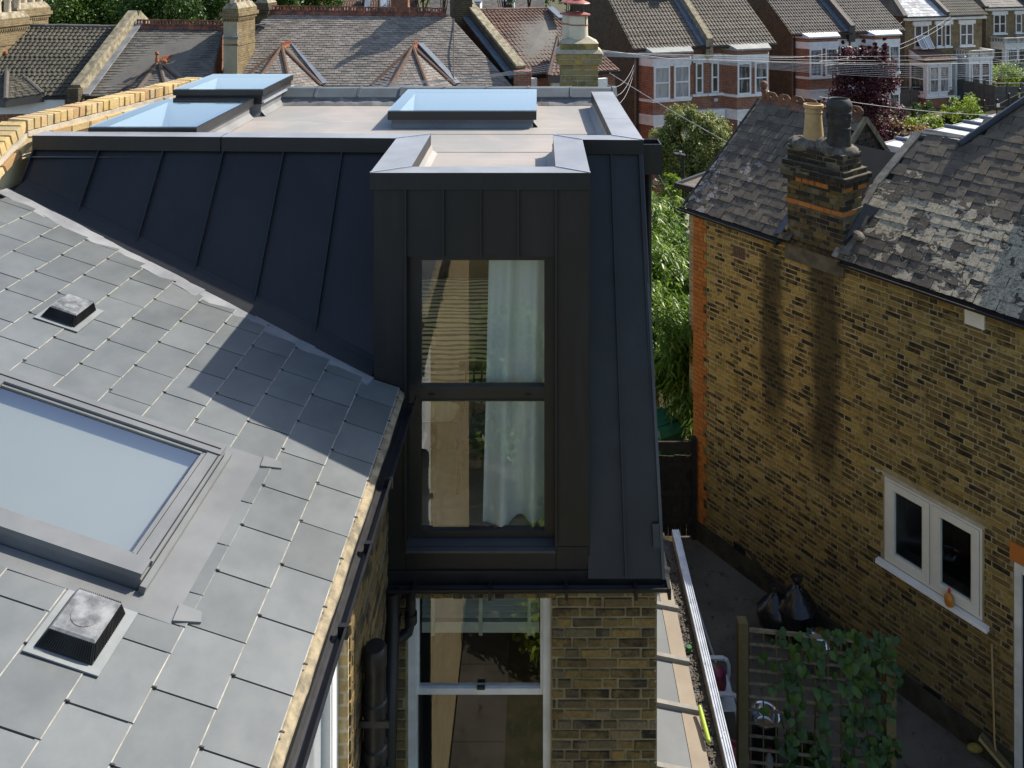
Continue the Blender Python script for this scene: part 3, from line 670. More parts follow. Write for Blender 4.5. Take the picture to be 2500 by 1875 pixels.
rw.box(WX-.1,X0,RWY+.006,RWY+.22,0,H0+.06).box(X1,.872,RWY+.006,RWY+.22,0,H0+.06).box(X0,X1,RWY+.006,RWY+.22,zH(4.757),H0+.06).box(X0,X1,RWY+.006,RWY+.22,0,H1)
rear = rw.build('rear_wall', MORTY, house)
lay(rear, (WX,RWY,0), (1,0,0), (0,1,0), OWNB, 0, .872-WX, zH(6.32)-.0, zH(4.70), mj=.018, holes=[(X0-WX-.005, X1-WX+.005, 0, 9)], seed=9, most=220, depth=.026)
# soldier course above the window
R = random.Random(5)
for i in range(15):
    x = X0 - .04 + i*.0765
    mx = Matrix(((0,0,.064,x+.03),(0,.026,0,RWY-.012),(.115+R.uniform(-.006,.006),0,0,zH(4.69)),(0,0,0,1)))
    o = bpy.data.objects.new('brick', brick_mesh(OWNB, R.randrange(6))); link(o); o.parent = rear; o.matrix_parent_inverse = world_of(rear).inverted(); o.matrix_basis = mx
lay(rear, (X1,RWY,0), (1,0,0), (0,1,0), OWNB, .09, .872-X1, zH(4.70), zH(4.625), seed=11, depth=.026)
MB().box(.66,.868,RWY+.22,13.0,0,5.45).build('side_wall', SIDEB_TX, house)
# lower sash window
sf = MB(); y0 = RWY + .05
sf.box(X0,X0+.055,y0,y0+.12,zH(6.7),zH(4.757)).box(X1-.055,X1,y0,y0+.12,zH(6.7),zH(4.757)).box(X0+.055,X1-.055,y0,y0+.12,zH(4.79),zH(4.757))
sw2 = sf.build('sash_window', WHITEG, house)
MB().box(X0+.056,X1-.056,y0+.03,y0+.08,zH(5.535),zH(5.49)).box(X0+.056,X0+.075,y0+.03,y0+.07,zH(5.49),zH(4.79)).box(X1-.075,X1-.056,y0+.03,y0+.07,zH(5.49),zH(4.79)).build('sash', WHITEG, sw2)
MB().box(-.46,-.40,y0+.02,y0+.04,zH(5.492),zH(5.472)).build('sash_catch', BLACKM, sw2)
MB().poly([(X0+.07,y0+.055,zH(5.49)),(X1-.07,y0+.055,zH(5.49)),(X1-.07,y0+.055,zH(4.79)),(X0+.07,y0+.055,zH(4.79))]).build('pane', GLASSD, sw2)
MB().poly([(X0+.056,y0+.09,zH(6.7)),(X1-.056,y0+.09,zH(6.7)),(X1-.056,y0+.09,zH(5.535)),(X0+.056,y0+.09,zH(5.535))]).build('pane', GLASSD, sw2)
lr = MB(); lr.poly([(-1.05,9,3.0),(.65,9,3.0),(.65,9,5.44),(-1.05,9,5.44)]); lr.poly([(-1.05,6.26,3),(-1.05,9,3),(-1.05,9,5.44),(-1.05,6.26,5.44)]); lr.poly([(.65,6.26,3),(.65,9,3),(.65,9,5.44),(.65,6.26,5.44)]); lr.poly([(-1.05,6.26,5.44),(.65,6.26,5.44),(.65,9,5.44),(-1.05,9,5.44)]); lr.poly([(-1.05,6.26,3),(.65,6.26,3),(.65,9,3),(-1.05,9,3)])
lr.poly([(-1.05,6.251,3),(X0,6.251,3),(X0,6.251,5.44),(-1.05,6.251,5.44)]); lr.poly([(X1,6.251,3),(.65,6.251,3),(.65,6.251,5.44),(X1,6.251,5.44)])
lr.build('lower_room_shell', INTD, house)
# gutter under the black slope, outlets and soil pipes
g2 = MB(); A = []; B = []
for s_ in range(7):
    t = math.pi*s_/6; A.append(V((-1.13, 5.93 - .048*math.cos(t)*1, zH(4.585) - .05*math.sin(t)))); B.append(V((.93, 5.93 - .048*math.cos(t), zH(4.575) - .05*math.sin(t))))
g2.add(A+B, [(i,i+1,8+i,7+i) for i in range(6)]); g2.bar((-1.13,5.882,zH(4.583)),(.93,5.882,zH(4.573)),.012,.012)
for x in (-.9,-.35,.2,.7): g2.box(x-.012,x+.012,5.87,5.985,zH(4.645),zH(4.57))
g2.add(B,[tuple(range(7))]); g2.box(.928,.95,5.87,5.98,zH(4.64),zH(4.56)); g2.build('gutter', BLACK, house)
MB().box(-1.12,.9,5.96,6.03,zH(4.60),zH(4.50)).build('fascia_board', BLACK, house)
pp = MB(); pp.tube([(-1.06,5.93,zH(4.62)),(-1.055,5.93,zH(4.80)),(-1.03,5.70,zH(5.1)),(-1.02,5.55,zH(5.5)),(-1.02,5.5,2.5)], .053, 14); pp.lathe([(.062,0),(.062,.06)], (-1.055,5.93,zH(4.86)), 14)
pp.build('downpipe', BLACK, house, smooth=True)
pq = MB(); pq.tube([(-.925,5.93,zH(4.62)),(-.925,5.93,zH(4.84)),(-.94,5.91,zH(4.90)),(-1.0,5.88,zH(4.93))], .036, 12); pq.lathe([(.046,0),(.046,.07)], (-.925,5.93,zH(4.85)), 12); pq.build('gutter_outlet', BLACK, house, smooth=True)
st = MB(); cx_, cy_ = -1.015, 5.08
st.lathe([(0,zH(4.30)),(.06,zH(4.30)),(.074,zH(4.32)),(.074,zH(4.42)),(.068,zH(4.43)),(.068,zH(4.62)),(.078,zH(4.63)),(.078,zH(4.70)),(.068,zH(4.71)),(.068,zH(4.9)),(.08,zH(4.91)),(.08,zH(4.98)),(.068,zH(4.99)),(.068,2)], (cx_,cy_,0), 18)
st.tube([(cx_,cy_,zH(4.55)),(cx_-.06,cy_+.22,zH(4.62)),(cx_-.06,cy_+.4,zH(4.72))], .05, 12)
st.box(cx_-.1,cx_+.1,cy_-.075,cy_-.062,zH(4.74),zH(4.70)); st.box(cx_-.1,cx_+.1,cy_-.078,cy_-.066,zH(5.02),zH(4.98))
st.build('soil_pipe', BLACK, house, smooth=True)
# ------------------------------------------------------------------ party wall parapet of yellow bricks
par = empty('parapet_wall', (-4.6, 8, 6), 'yellow brick parapet wall with bricks on edge along its top', 'wall')
A = V((-4.545,7.28,8.515)); Bp = V((-3.985,9.80,8.515)); dv = (Bp-A); Lp = dv.length; dv.normalize(); nv = V((dv.y,-dv.x,0))   # nv points to the flat roof
C0 = A + V((-.006,-.012,-.006)); Dn = A + V((-.05,-3.0,-1.26))
def run(P, Q, npc, zf=0):
    d_ = (Q-P); L_ = d_.length; d_.normalize(); side = V((d_.y,-d_.x,0)).normalized(); up = side.cross(d_); 
    if up.z < 0: up = -up
    return d_, L_, side, up
pwp = world_of(par).inverted()
def pbrick(c, ax, ay, az, L_, D_, H_, k):
    X = V(ax)*L_; Y = V(ay)*D_; Z = V(az)*H_; P = V(c)
    o = bpy.data.objects.new('brick', _block(k)); o.parent = par; o.matrix_parent_inverse = pwp
    o.matrix_basis = Matrix(((X.x,Y.x,Z.x,P.x),(X.y,Y.y,Z.y,P.y),(X.z,Y.z,Z.z,P.z),(0,0,0,1))); COL.objects.link(o)
_bk = {}
def _block(k):
    if k in _bk: return _bk[k]
    R = random.Random(k+77); b = MB(); b.box(-.5,.5,-.5,.5,-.5,.5); me0 = bpy.data.meshes.new('brick')
    import bmesh
    bm = bmesh.new(); me1 = b.mesh('brick', YELB); bm.from_mesh(me1); bmesh.ops.bevel(bm, geom=bm.edges[:], offset=.045, segments=1, affect='EDGES')
    for v in bm.verts: v.co += V((R.uniform(-.018,.018), R.uniform(-.018,.018), R.uniform(-.03,.03)))
    bm.to_mesh(me1); bm.free(); _bk[k] = me1; return me1
core = MB()
for (P, Q) in ((A, Bp), (C0 + V((.0,0,0)), Dn)):
    d_, L_, side, up = run(P, Q, 0)
    if side.x < 0: side = -side
    nb = int(L_ / .0765)
    for i in range(nb):
        c = P + d_ * (.038 + i*.0765) - side * .108 + up * (-.05 + ru(-.004,.004)) + side*ru(-.006,.006)
        pbrick(c, side, d_, up, .216, .0665, .10, random.randrange(8))
    ns = int(L_ / .228)
    for i in range(ns):
        c = P + d_ * (.114 + i*.228) - side * .06 + up * (-.178 + ru(-.004,.004)) + side*(.035+ru(-.008,.006))
        pbrick(c, d_, side, up, .217, .16, .064, random.randrange(8))
    core.obox(P + d_*L_/2 - side*.11 - up*.07, d_, side, up, L_/2, .092, .05)
    core.obox(P + d_*L_/2 - side*.095 - up*.128, d_, side, up, L_/2, .108, .022)
    core.obox(P + d_*L_/2 - side*.12 - up*.16, d_, side, up, L_/2, .113, .05)
core.build('mortar_bed', MORT, par)
rd = MB()
rd.prism([A - nv*.012 + V((0,0,-.215)), Bp - nv*.012 + V((0,0,-.215)), V((Bp.x,Bp.y,6)) - nv*.012, V((A.x,A.y,6)) - nv*.012], -nv*.2)
rd.prism([A + V((-.012,.05,-.215)), C0 + V((-.008,0,-.215)), Dn + V((-.008,0,-.215)), V((Dn.x-.008,Dn.y,5)), V((A.x-.012,A.y+.05,5))], (-.2,0,0))
rd.build('rendered_face', RENDER, par)
# ================================================================== neighbour's house
ND = V((.59923,-.80058,0)); NN = V((.80058,.59923,0)); NC = V((2.65823,14.0647,0))
def N(t, s, z): return NC + ND*t + NN*s + V((0,0,z))
nb = empty('brick_house', NC, 'yellow stock brick house with flaking slate roof and white kitchen window', 'house')
EV, RZ, RS = 5.70, 7.25, 1.94; NSL = (RZ-EV)/RS
def along(t, p):  # coordinate along the wall
    nd = t.new('ShaderNodeVectorMath', operation='DOT_PRODUCT'); t.l(p, nd.inputs[0]); nd.inputs[1].default_value = tuple(ND)
    return t.math('SUBTRACT', nd.outputs['Value'], NC.dot(ND))
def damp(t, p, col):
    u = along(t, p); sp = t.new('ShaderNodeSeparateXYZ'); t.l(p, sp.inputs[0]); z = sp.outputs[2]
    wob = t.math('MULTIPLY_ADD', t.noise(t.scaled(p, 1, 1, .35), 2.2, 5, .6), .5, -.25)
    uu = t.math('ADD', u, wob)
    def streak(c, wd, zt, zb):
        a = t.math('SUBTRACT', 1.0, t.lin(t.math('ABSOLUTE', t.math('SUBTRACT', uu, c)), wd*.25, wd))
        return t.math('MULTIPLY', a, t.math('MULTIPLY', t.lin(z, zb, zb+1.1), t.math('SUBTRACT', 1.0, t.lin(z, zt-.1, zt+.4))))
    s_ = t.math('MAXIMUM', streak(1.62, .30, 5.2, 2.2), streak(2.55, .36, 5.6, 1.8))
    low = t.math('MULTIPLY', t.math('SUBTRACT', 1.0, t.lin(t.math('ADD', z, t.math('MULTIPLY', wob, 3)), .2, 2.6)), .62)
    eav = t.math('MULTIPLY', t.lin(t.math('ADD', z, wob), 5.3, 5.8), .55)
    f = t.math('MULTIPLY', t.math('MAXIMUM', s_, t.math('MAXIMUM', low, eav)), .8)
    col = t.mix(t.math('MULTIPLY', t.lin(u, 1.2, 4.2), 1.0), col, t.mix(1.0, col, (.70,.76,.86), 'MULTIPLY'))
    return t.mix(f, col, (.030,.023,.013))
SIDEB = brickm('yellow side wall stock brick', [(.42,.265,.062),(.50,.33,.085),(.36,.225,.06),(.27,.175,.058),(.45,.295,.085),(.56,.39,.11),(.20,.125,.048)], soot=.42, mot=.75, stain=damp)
QUOIN = brickm('orange red quoin brick', [(.44,.155,.035),(.39,.135,.03),(.46,.17,.04),(.34,.115,.03)], soot=.07, mot=.25, bump=.3)
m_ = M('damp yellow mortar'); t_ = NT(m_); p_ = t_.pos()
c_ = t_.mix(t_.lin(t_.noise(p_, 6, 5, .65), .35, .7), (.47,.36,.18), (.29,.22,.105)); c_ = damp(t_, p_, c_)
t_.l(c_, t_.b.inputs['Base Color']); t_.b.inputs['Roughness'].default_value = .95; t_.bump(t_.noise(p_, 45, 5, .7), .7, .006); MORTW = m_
wt0, wt1, wz0, wz1 = 3.50, 4.80, 1.66, 2.80
def nbox(b, t0, t1, s0, s1, z0, z1, mi=0):
    return b.prism([N(t0,s0,z0), N(t1,s0,z0), N(t1,s1,z0), N(t0,s1,z0)], (0,0,z1-z0), mi)
b = MB(); nbox(b,0,wt0,.002,.25,0,EV-.05); nbox(b,wt1,5.18,.002,.25,0,EV-.05); nbox(b,6.1,8,.002,.25,0,EV-.05); nbox(b,5.18,6.1,.002,.25,2.63,EV-.05); nbox(b,wt0,wt1,.002,.25,0,wz0); nbox(b,wt0,wt1,.002,.25,wz1,EV-.05)
nbox(b,0,.25,.25,3.9,0,EV-.05); nbox(b,.25,8,3.6,3.9,0,EV-.05); nbox(b,7.75,8,.25,3.6,0,EV-.05)
sidew = b.build('side_wall', MORTW, nb)
holes = [(wt0-.02,wt1+.02,wz0-.06,wz1+.06),(.86,1.12,5.03,5.25),(5.17,6.2,0,2.64)]
qh = [.30 if (i//2) % 2 else .235 for i in range(80)]
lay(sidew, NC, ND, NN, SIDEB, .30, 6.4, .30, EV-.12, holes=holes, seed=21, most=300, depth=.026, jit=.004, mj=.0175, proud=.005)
# toothed quoins: shorter yellow pieces and the orange bricks
b = MB()
for i in range(int((EV-.42)/.075)):
    z = .30 + (i+.5)*.075; e = .235 if (i % 4) < 2 else .30
    if e < .29: nbox(b, .24, .296, -.005, .02, z-.032, z+.032)
b.build('brick', SIDEB, sidew, kind='stuff', uv=False)
Rq = random.Random(8); pws = world_of(sidew).inverted()
for i in range(int((EV-.12)/.075)):
    z = (i+.5)*.075; e = .235 if (i % 4) < 2 else .30
    for (a, c) in (((0,.11),(.11,e)) if i % 2 else ((0,e*.62),(e*.62,e))):
        X = ND*(c-a-.004); Y = NN*.03; Z = V((0,0,.0705)); P = N((a+c)/2, -.012, z)
        o = bpy.data.objects.new('quoin_brick', brick_mesh(QUOIN, Rq.randrange(6))); o.parent = sidew; o.matrix_parent_inverse = pws
        o.matrix_basis = Matrix(((X.x,Y.x,Z.x,P.x),(X.y,Y.y,Z.y,P.y),(X.z,Y.z,Z.z,P.z),(0,0,0,1))); COL.objects.link(o)
MB().prism([N(-.002,.02,0),N(-.002,.24,0),N(-.004,.24,5.6),N(-.004,.02,5.6)], ND*.003).build('quoin_return', QUOIN, sidew)
# plinth band
b = MB(); nbox(b,.02,5.17,-.05,.004,0,.30); b.build('rendered_plinth', simple('dark damp render', (.06,.052,.035), .95, (.03,.027,.02), 4, spec=.1, bump=.5), nb)
# dentils below the eaves
b = MB()
for i in range(60):
    t0 = .33 + i*.165
    if t0 < 6.5 and not (1.85 < t0 < 2.9): nbox(b,t0,t0+.1,-.05,.0,EV-.20,EV-.13)
b.build('dentil_brick', SIDEB, nb, kind='stuff')
b = MB(); nbox(b,.0,8,-.055,.01,EV-.125,EV-.052); b.build('eaves_course', SIDEB, nb)
# air bricks
def airbrick(t, z, wd, hg, nx, nz, mat):
    b = MB(); nbox(b,t-wd/2,t+wd/2,-.002,.02,z-hg/2,z+hg/2); o = b.build('air_brick', BLACKM, nb)
    g = MB()
    for i in range(nx+1):
        x = t - wd/2 + wd*i/nx; nbox(g,x-.006,x+.006,-.02,-.003,z-hg/2,z+hg/2)
    for j in range(nz+1):
        y = z - hg/2 + hg*j/nz; nbox(g,t-wd/2,t+wd/2,-.018,-.0031,y-.006,y+.006)
    g.build('grille', mat, o)
airbrick(.99, 5.14, .225, .17, 6, 5, simple('brown clay grille', (.22,.12,.07), .8, (.16,.09,.05), 20))
airbrick(4.17, .28, .22, .14, 8, 5, BLACK); airbrick(1.0, .33, .22, .14, 8, 5, BLACK)
b = MB(); nbox(b,4.60,4.84,-.035,.01,5.31,5.53); fo = b.build('flue_vent', CREAM, nb)
b = MB()
for i in range(4): nbox(b,4.65,4.79,-.041,-.035,5.352+i*.04,5.384+i*.04)
b.build('vent_slat', CREAM, fo)
# kitchen window
b = MB()
def frame(b, t0, t1, z0, z1, wd, s0, s1):
    nbox(b,t0,t0+wd,s0,s1,z0,z1); nbox(b,t1-wd,t1,s0,s1,z0,z1); nbox(b,t0+wd,t1-wd,s0,s1,z0,z0+wd); nbox(b,t0+wd,t1-wd,s0,s1,z1-wd,z1)
frame(b, wt0, wt1, wz0, wz1, .03, .0, .09); tm = (wt0+wt1)/2; nbox(b,tm-.014,tm+.014,.0,.09,wz0+.03,wz1-.03)
kw = b.build('kitchen_window', CREAM, nb)
for (a, c) in ((wt0+.036,tm-.02),(tm+.02,wt1-.036)):
    q = MB(); frame(q, a, c, wz0+.036, wz1-.036, .085, -.012, .06); frame(q, a+.085, c-.085, wz0+.121, wz1-.121, .018, .0, .05); cs = q.build('casement', CREAM, kw)
    q = MB(); q.poly([N(a+.08,.035,wz0+.11),N(c-.08,.035,wz0+.11),N(c-.08,.035,wz1-.11),N(a+.08,.035,wz1-.11)]); q.build('pane', GLASS, kw)
q = MB(); nbox(q,wt0-.09,wt1+.09,-.085,.0,wz0-.065,wz0-.035); nbox(q,wt0-.09,wt1+.09,-.08,-.0,wz0-.035,wz0-.012); q.build('window_sill', WHITE, kw)
q = MB(); nbox(q,wt0-.14,wt1+.06,-.006,.02,wz1+.01,wz1+.055); q.build('cement_patch', MORT, nb)
q = MB(); 
for P in ([(wt0,.26),(wt0,1.9),(wt1,1.9),(wt1,.26)],):
    for i in range(3): a, c = P[i], P[i+1]; q.poly([N(*a,1.0),N(*c,1.0),N(*c,3.2),N(*a,3.2)])
    q.poly([N(*p,1.0) for p in P]); q.poly([N(*p,3.2) for p in P])
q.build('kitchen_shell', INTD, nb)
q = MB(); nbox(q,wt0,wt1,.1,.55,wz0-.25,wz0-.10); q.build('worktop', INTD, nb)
# side door
q = MB(); nbox(q,5.18,5.26,-.01,.1,0,2.63); nbox(q,6.02,6.1,-.01,.1,0,2.63); nbox(q,5.26,6.02,-.01,.1,2.53,2.63); dr = q.build('side_door', WHITEG, nb)
q = MB(); nbox(q,5.26,6.02,.03,.08,0,2.53); q.build('door_leaf', BLACKM, dr)
q = MB(); nbox(q,5.13,5.6,-.02,.01,2.64,2.86); q.build('door_lintel', QUOIN, nb)
# roof --------------------------------------------------------------------------------------------------
def slate_old():
    m = M('flaking old slate'); t = NT(m); p = t.pos(); r = t.rand(); u = along(t, p)
    sp = t.new('ShaderNodeSeparateXYZ'); t.l(p, sp.inputs[0]); z = sp.outputs[2]
    base = t.mix(t.lin(t.noise(p, 5, 6, .65), .3, .7), (.085,.071,.054), (.14,.115,.085))
    base = t.mix(1.0, base, t.ramp(r, [(0,(.7,.7,.72)),(.5,(1,1,1)),(1,(1.25,1.2,1.1))]), 'MULTIPLY')
    st = t.scaled(p, 1, 1, 1.4)
    big = t.noise(p, .62, 3, .5)
    vor = t.new('ShaderNodeTexVoronoi', feature='SMOOTH_F1'); vor.inputs['Scale'].default_value = 5.5; t.l(t.mix(.12, st, t.new('ShaderNodeTexNoise').outputs['Color'], 'ADD'), vor.inputs['Vector'])
    nz = t.noise(st, 6.5, 6, .62, .8)
    k = t.math('ADD', t.math('ADD', t.math('MULTIPLY', nz, .9), t.math('MULTIPLY', r, .20)), t.math('MULTIPLY', big, .9))
    zt = t.math('MULTIPLY', t.lin(t.math('ADD', z, t.math('MULTIPLY', big, .5)), 6.55, 7.0), .17)
    k = t.math('SUBTRACT', k, zt)
    k = t.math('ADD', k, t.math('MULTIPLY', t.lin(u, 2.0, 3.4), .06))
    pale = t.lin(k, 1.085, 1.105)
    pc = t.mix(t.lin(t.noise(p, 13, 5, .7), .35, .7), (.44,.38,.27), (.26,.225,.165))
    pc = t.mix(t.math('SUBTRACT', 1.0, t.lin(u, 1.2, 2.6)), pc, (.26,.23,.205))
    edge = t.math('MULTIPLY', t.lin(k, 1.035, 1.085), t.math('SUBTRACT', 1.0, pale))
    col = t.mix(edge, base, (.022,.018,.015)); col = t.mix(pale, col, pc)
    cr = t.lin(t.math('ABSOLUTE', t.math('SUBTRACT', t.noise(st, 9, 5, .6, 1.5), .5)), .0, .018)
    cr = t.math('MULTIPLY', t.math('SUBTRACT', 1.0, cr), t.lin(k, .92, 1.1)); col = t.mix(cr, col, (.02,.017,.014))
    t.l(col, t.b.inputs['Base Color']); t.b.inputs['Roughness'].default_value = .72; t.b.inputs['Specular IOR Level'].default_value = .28
    t.bump(t.math('ADD', t.math('MULTIPLY', pale, -.5), t.math('ADD', t.math('MULTIPLY', nz, .5), t.math('MULTIPLY', cr, -.4))), .8, .012)
    return m
OLDS = slate_old()
def RN(t, s, lift=0): return N(t, s, EV + NSL*s) + (NN*(-NSL) + V((0,0,1))).normalized()*lift
b = MB()
polyA = [(-.12,-.10),(2.02,-.10),(2.02,RS),(-.12,RS)]
polyB = [(2.84,-.10),(8,-.10),(8,3.6),(4.95,3.6),(3.70,1.87),(3.02,1.83),(2.84,1.0)]
b.poly([RN(*q,-.008) for q in polyA]); b.poly([RN(*q,-.008) for q in polyB]); b.poly([RN(2.02,.45,-.01),RN(2.84,.45,-.01),RN(2.95,1.5,-.01),RN(2.02,1.5,-.01)])
nroof = b.build('slate_roof', simple('dark roof boarding', (.02,.018,.016), .9), nb)
b = MB(); b.poly([N(-.12,RS,RZ-.01),N(2.02,RS,RZ-.01),N(2.02,4.0,RZ-1.75),N(-.12,4.0,RZ-1.75)]); b.poly([N(2.6,RS+.1,RZ-.3),N(8,RS+.1,RZ-.3),N(8,4,5.9),N(2.6,4,5.9)]); b.build('back_roof', OLDS, nb)
def inpoly(x, y, P):
    c = False; j = len(P)-1
    for i in range(len(P)):
        if (P[i][1] > y) != (P[j][1] > y) and x < (P[j][0]-P[i][0])*(y-P[i][1])/(P[j][1]-P[i][1])+P[i][0]: c = not c
        j = i
    return c
def slate_shape(k):
    R = random.Random(k+50); n = 5; v = []; f = []
    bot = [(-.5 + i/n, R.uniform(-.022,.022) if 0 < i < n else R.uniform(-.01,.035)) for i in range(n+1)]
    for x, y in bot: v.append((x, y, R.uniform(0,.6)))
    for x, y in bot: v.append((x, y, 1 + R.uniform(-.15,.4)))
    v += [(-.5,1,0),(.5,1,0),(-.5,1,1),(.5,1,1)]
    a = 2*(n+1)
    for i in range(n): f.append((i, i+1, n+2+i, n+1+i))
    f.append(tuple([n+1+i for i in range(n+1)] + [a+3, a+2])); f.append((n+1, a+2, a, 0)); f.append((n, a+1, a+3, 2*n+1))
    return v, f
sms = []
for k in range(7):
    me = bpy.data.meshes.new('slate'); v, f = slate_shape(k); me.from_pydata(v, [], f); me.materials.append(OLDS); sms.append(me)
pwn = world_of(nroof).inverted(); GS, GW = .128, .27; SLN = math.sqrt(1+NSL**2)
US = (NN + V((0,0,NSL))).normalized(); UN = (NN*(-NSL) + V((0,0,1))).normalized()
Rn = random.Random(31); recs = []
for r in range(29):
    for j in range(-1, 30):
        t0 = -.12 + (j + (.5 if r % 2 else 0))*GW; s0 = -.10 + r*GS
        for P in (polyA, polyB):
            tc, scn = t0 + GW/2, s0 + GS*.5
            if inpoly(tc, scn, P): recs.append((t0, s0, P))
            elif P is polyA and t0 < -.12 < t0 + GW and -.1 <= s0 < RS - .05: recs.append((t0, s0, P))
for (t0, s0, P) in recs:
    a, c = t0, t0 + GW
    if P is polyA: a, c = max(a, -.13), min(c, 2.03)
    if c - a < .04: continue
    if P is polyA and s0 + GS > RS - .02 and False: continue
    rz = Rn.gauss(0, .009); L_ = GS*SLN + .05
    X = (ND*math.cos(rz) + US*math.sin(rz))*(c-a-.006); Y = (US*math.cos(rz) - ND*math.sin(rz) - UN*.055)*L_; Z = UN*.008
    Pp = N((a+c)/2, s0, EV+NSL*s0) + UN*(.016 + Rn.uniform(-.003,.005)) - US*Rn.uniform(0,.014)
    o = bpy.data.objects.new('slate', sms[Rn.randrange(7)]); o.parent = nroof; o.matrix_parent_inverse = pwn
    o.matrix_basis = Matrix(((X.x,Y.x,Z.x,Pp.x),(X.y,Y.y,Z.y,Pp.y),(X.z,Y.z,Z.z,Pp.z),(0,0,0,1))); COL.objects.link(o)
# verge of the far block, cement fillets, hip
q = MB(); q.bar(RN(2.80,-.1,.02), RN(2.80,1.0,.02), .09, .03, up=UN); q.bar(RN(2.80,1.0,.02), RN(2.99,1.86,.02), .12, .03, up=UN); q.bar(RN(2.99,1.86,.015), RN(3.72,1.90,.015), .05, .03, up=UN); q.build('cement_fillet', simple('cracked cement fillet', (.30,.27,.22), .9, (.17,.15,.12), 9, bump=.6), nb)
q = MB(); q.tube([RN(3.66,1.78,.03), RN(4.98,3.68,.03)], .055, 10); q.build('hip_roll', simple('blue black hip lead', (.04,.045,.055), .5, (.025,.028,.035), 6), nb)
MB().bar(RN(-.14,-.1,.0), RN(-.14,RS,.0), .03, .07, up=UN).build('verge_board', BLACKM, nb)
# gutter along the eaves
def ngutter(t0, t1, z=EV-.08):
    g = MB(); A = []; B = []
    for k in range(7):
        th = math.pi*k/6; A.append(N(t0, -.155 - .055*math.cos(th), z - .05*math.sin(th) - .02)); B.append(N(t1, -.155 - .055*math.cos(th), z - .05*math.sin(th) - .03))
    g.add(A+B, [(i,i+1,8+i,7+i) for i in range(6)]); g.add(A, [tuple(range(7))]); g.add(B, [tuple(range(7))])
    g.bar(N(t0,-.21,z-.02), N(t1,-.21,z-.03), .014, .014); return g.build('gutter', BLACK, nb)
ngutter(-.2, 1.86); ngutter(2.90, 8)
q = MB(); nbox(q,-.1,1.85,-.06,-.056,EV-.16,EV-.03); q.build('fascia_board', BLACK, nb)
q = MB(); nbox(q,2.95,6.5,-.06,-.056,EV-.16,EV-.03); q.build('fascia_board', BLACK, nb)
# crested ridge with ball finial
def crest(n_=7, L_=.2857):
    b = MB(); pts = [(-.13,-.115),(-.12,-.10),(0,.02),(.12,-.10),(.13,-.115)]
    b.add([(0,y,z) for y,z in pts]+[(L_-.008,y,z) for y,z in pts], [(i,i+1,6+i,5+i) for i in range(4)])
    # upright plate with a round-cornered top and a round hole
    n = 20; h0, h1, cxx, czz, rr = .0, .145, (L_-.008)/2, .078, .026
    ring = [(cxx + rr*math.cos(2*math.pi*k/n), czz + rr*math.sin(2*math.pi*k/n)) for k in range(n)]
    Wd = L_-.008
    def outp(a):
        x, z = math.cos(a), math.sin(a); sxx = (Wd/2)/abs(x) if abs(x) > 1e-6 else 9; sz = ((h1-czz) if z > 0 else (czz-h0))/abs(z) if abs(z) > 1e-6 else 9; s_ = min(sxx, sz)
        X, Z = cxx + x*s_, czz + z*s_
        if Z > h1 - .045 and abs(X-cxx) > Wd/2-.05: X = cxx + math.copysign(Wd/2-.04, X-cxx)*1.0; Z = min(Z, h1-.012)
        return X, Z
    o_ = [outp(2*math.pi*k/n) for k in range(n)]
    for y in (-.011, .011): b.add([(x,y,z) for x,z in ring]+[(x,y,z) for x,z in o_], [(k,(k+1)%n,n+(k+1)%n,n+k) for k in range(n)])
    b.add([(x,-.011,z) for x,z in o_]+[(x,.011,z) for x,z in o_], [(k,(k+1)%n,n+(k+1)%n,n+k) for k in range(n)])
    b.add([(x,-.011,z) for x,z in ring]+[(x,.011,z) for x,z in ring], [(k,(k+1)%n,n+(k+1)%n,n+k) for k in range(n)])
    return b
CLAYN = simple('weathered red crest tile', (.22,.085,.035), .8, (.07,.045,.03), 8, vary=.3, bump=.4)
cme = crest().mesh('ridge_tile', CLAYN); rotn = Matrix(((ND.x,NN.x,0,0),(ND.y,NN.y,0,0),(0,0,1,0),(0,0,0,1)))
for i in range(7):
    o = bpy.data.objects.new('ridge_tile', cme); link(o); put(o, nb); o.matrix_basis = Matrix.Translation(N(.0+i*.2857, RS, RZ+.03+ru(-.006,.006))) @ rotn @ Matrix.Rotation(ru(-.02,.02), 4, 'Y')
fb = MB(); fb.lathe([(.075,0),(.05,.06),(.035,.12),(.045,.17),(.06,.2),(.04,.24)], N(-.03,RS,RZ-.02), 14); fb.ball(N(-.03,RS,RZ+.29), .075); fb.build('ball_finial', CLAYN, nb, smooth=True)
# gable end wall of the near block
GBK = brickm('black sooty brick', [(.03,.025,.02),(.045,.036,.026),(.06,.045,.028),(.025,.022,.019)], soot=.3, mot=.5)
g = MB(); g.prism([N(2.0,.3,EV),N(2.0,RS,RZ-.03),N(2.0,3.2,RZ-1.2),N(2.0,3.2,5.5),N(2.0,.3,5.5)], -ND*.2); gw = g.build('gable_wall', MORTD, nb)
g = MB(); Rg = random.Random(2); pg = world_of(gw).inverted(); cnt = 0
for r in range(26):
    z = 5.75 + r*.075; s = .5 - (.11 if r % 2 else 0)
    while s < 3.1:
        sc_ = s + .107; top = RZ - .05 - abs(sc_-RS)*(NSL if sc_ < RS else .95)
        if z + .035 < top:
            X = NN*.205; Y = -ND*.03; Z = V((0,0,.064)); P = N(2.012, sc_, z)
            o = bpy.data.objects.new('brick', brick_mesh(GBK, Rg.randrange(6))); o.parent = gw; o.matrix_parent_inverse = pg
            o.matrix_basis = Matrix(((X.x,Y.x,Z.x,P.x),(X.y,Y.y,Z.y,P.y),(X.z,Y.z,Z.z,P.z),(0,0,0,1))); COL.objects.link(o)
        s += .225
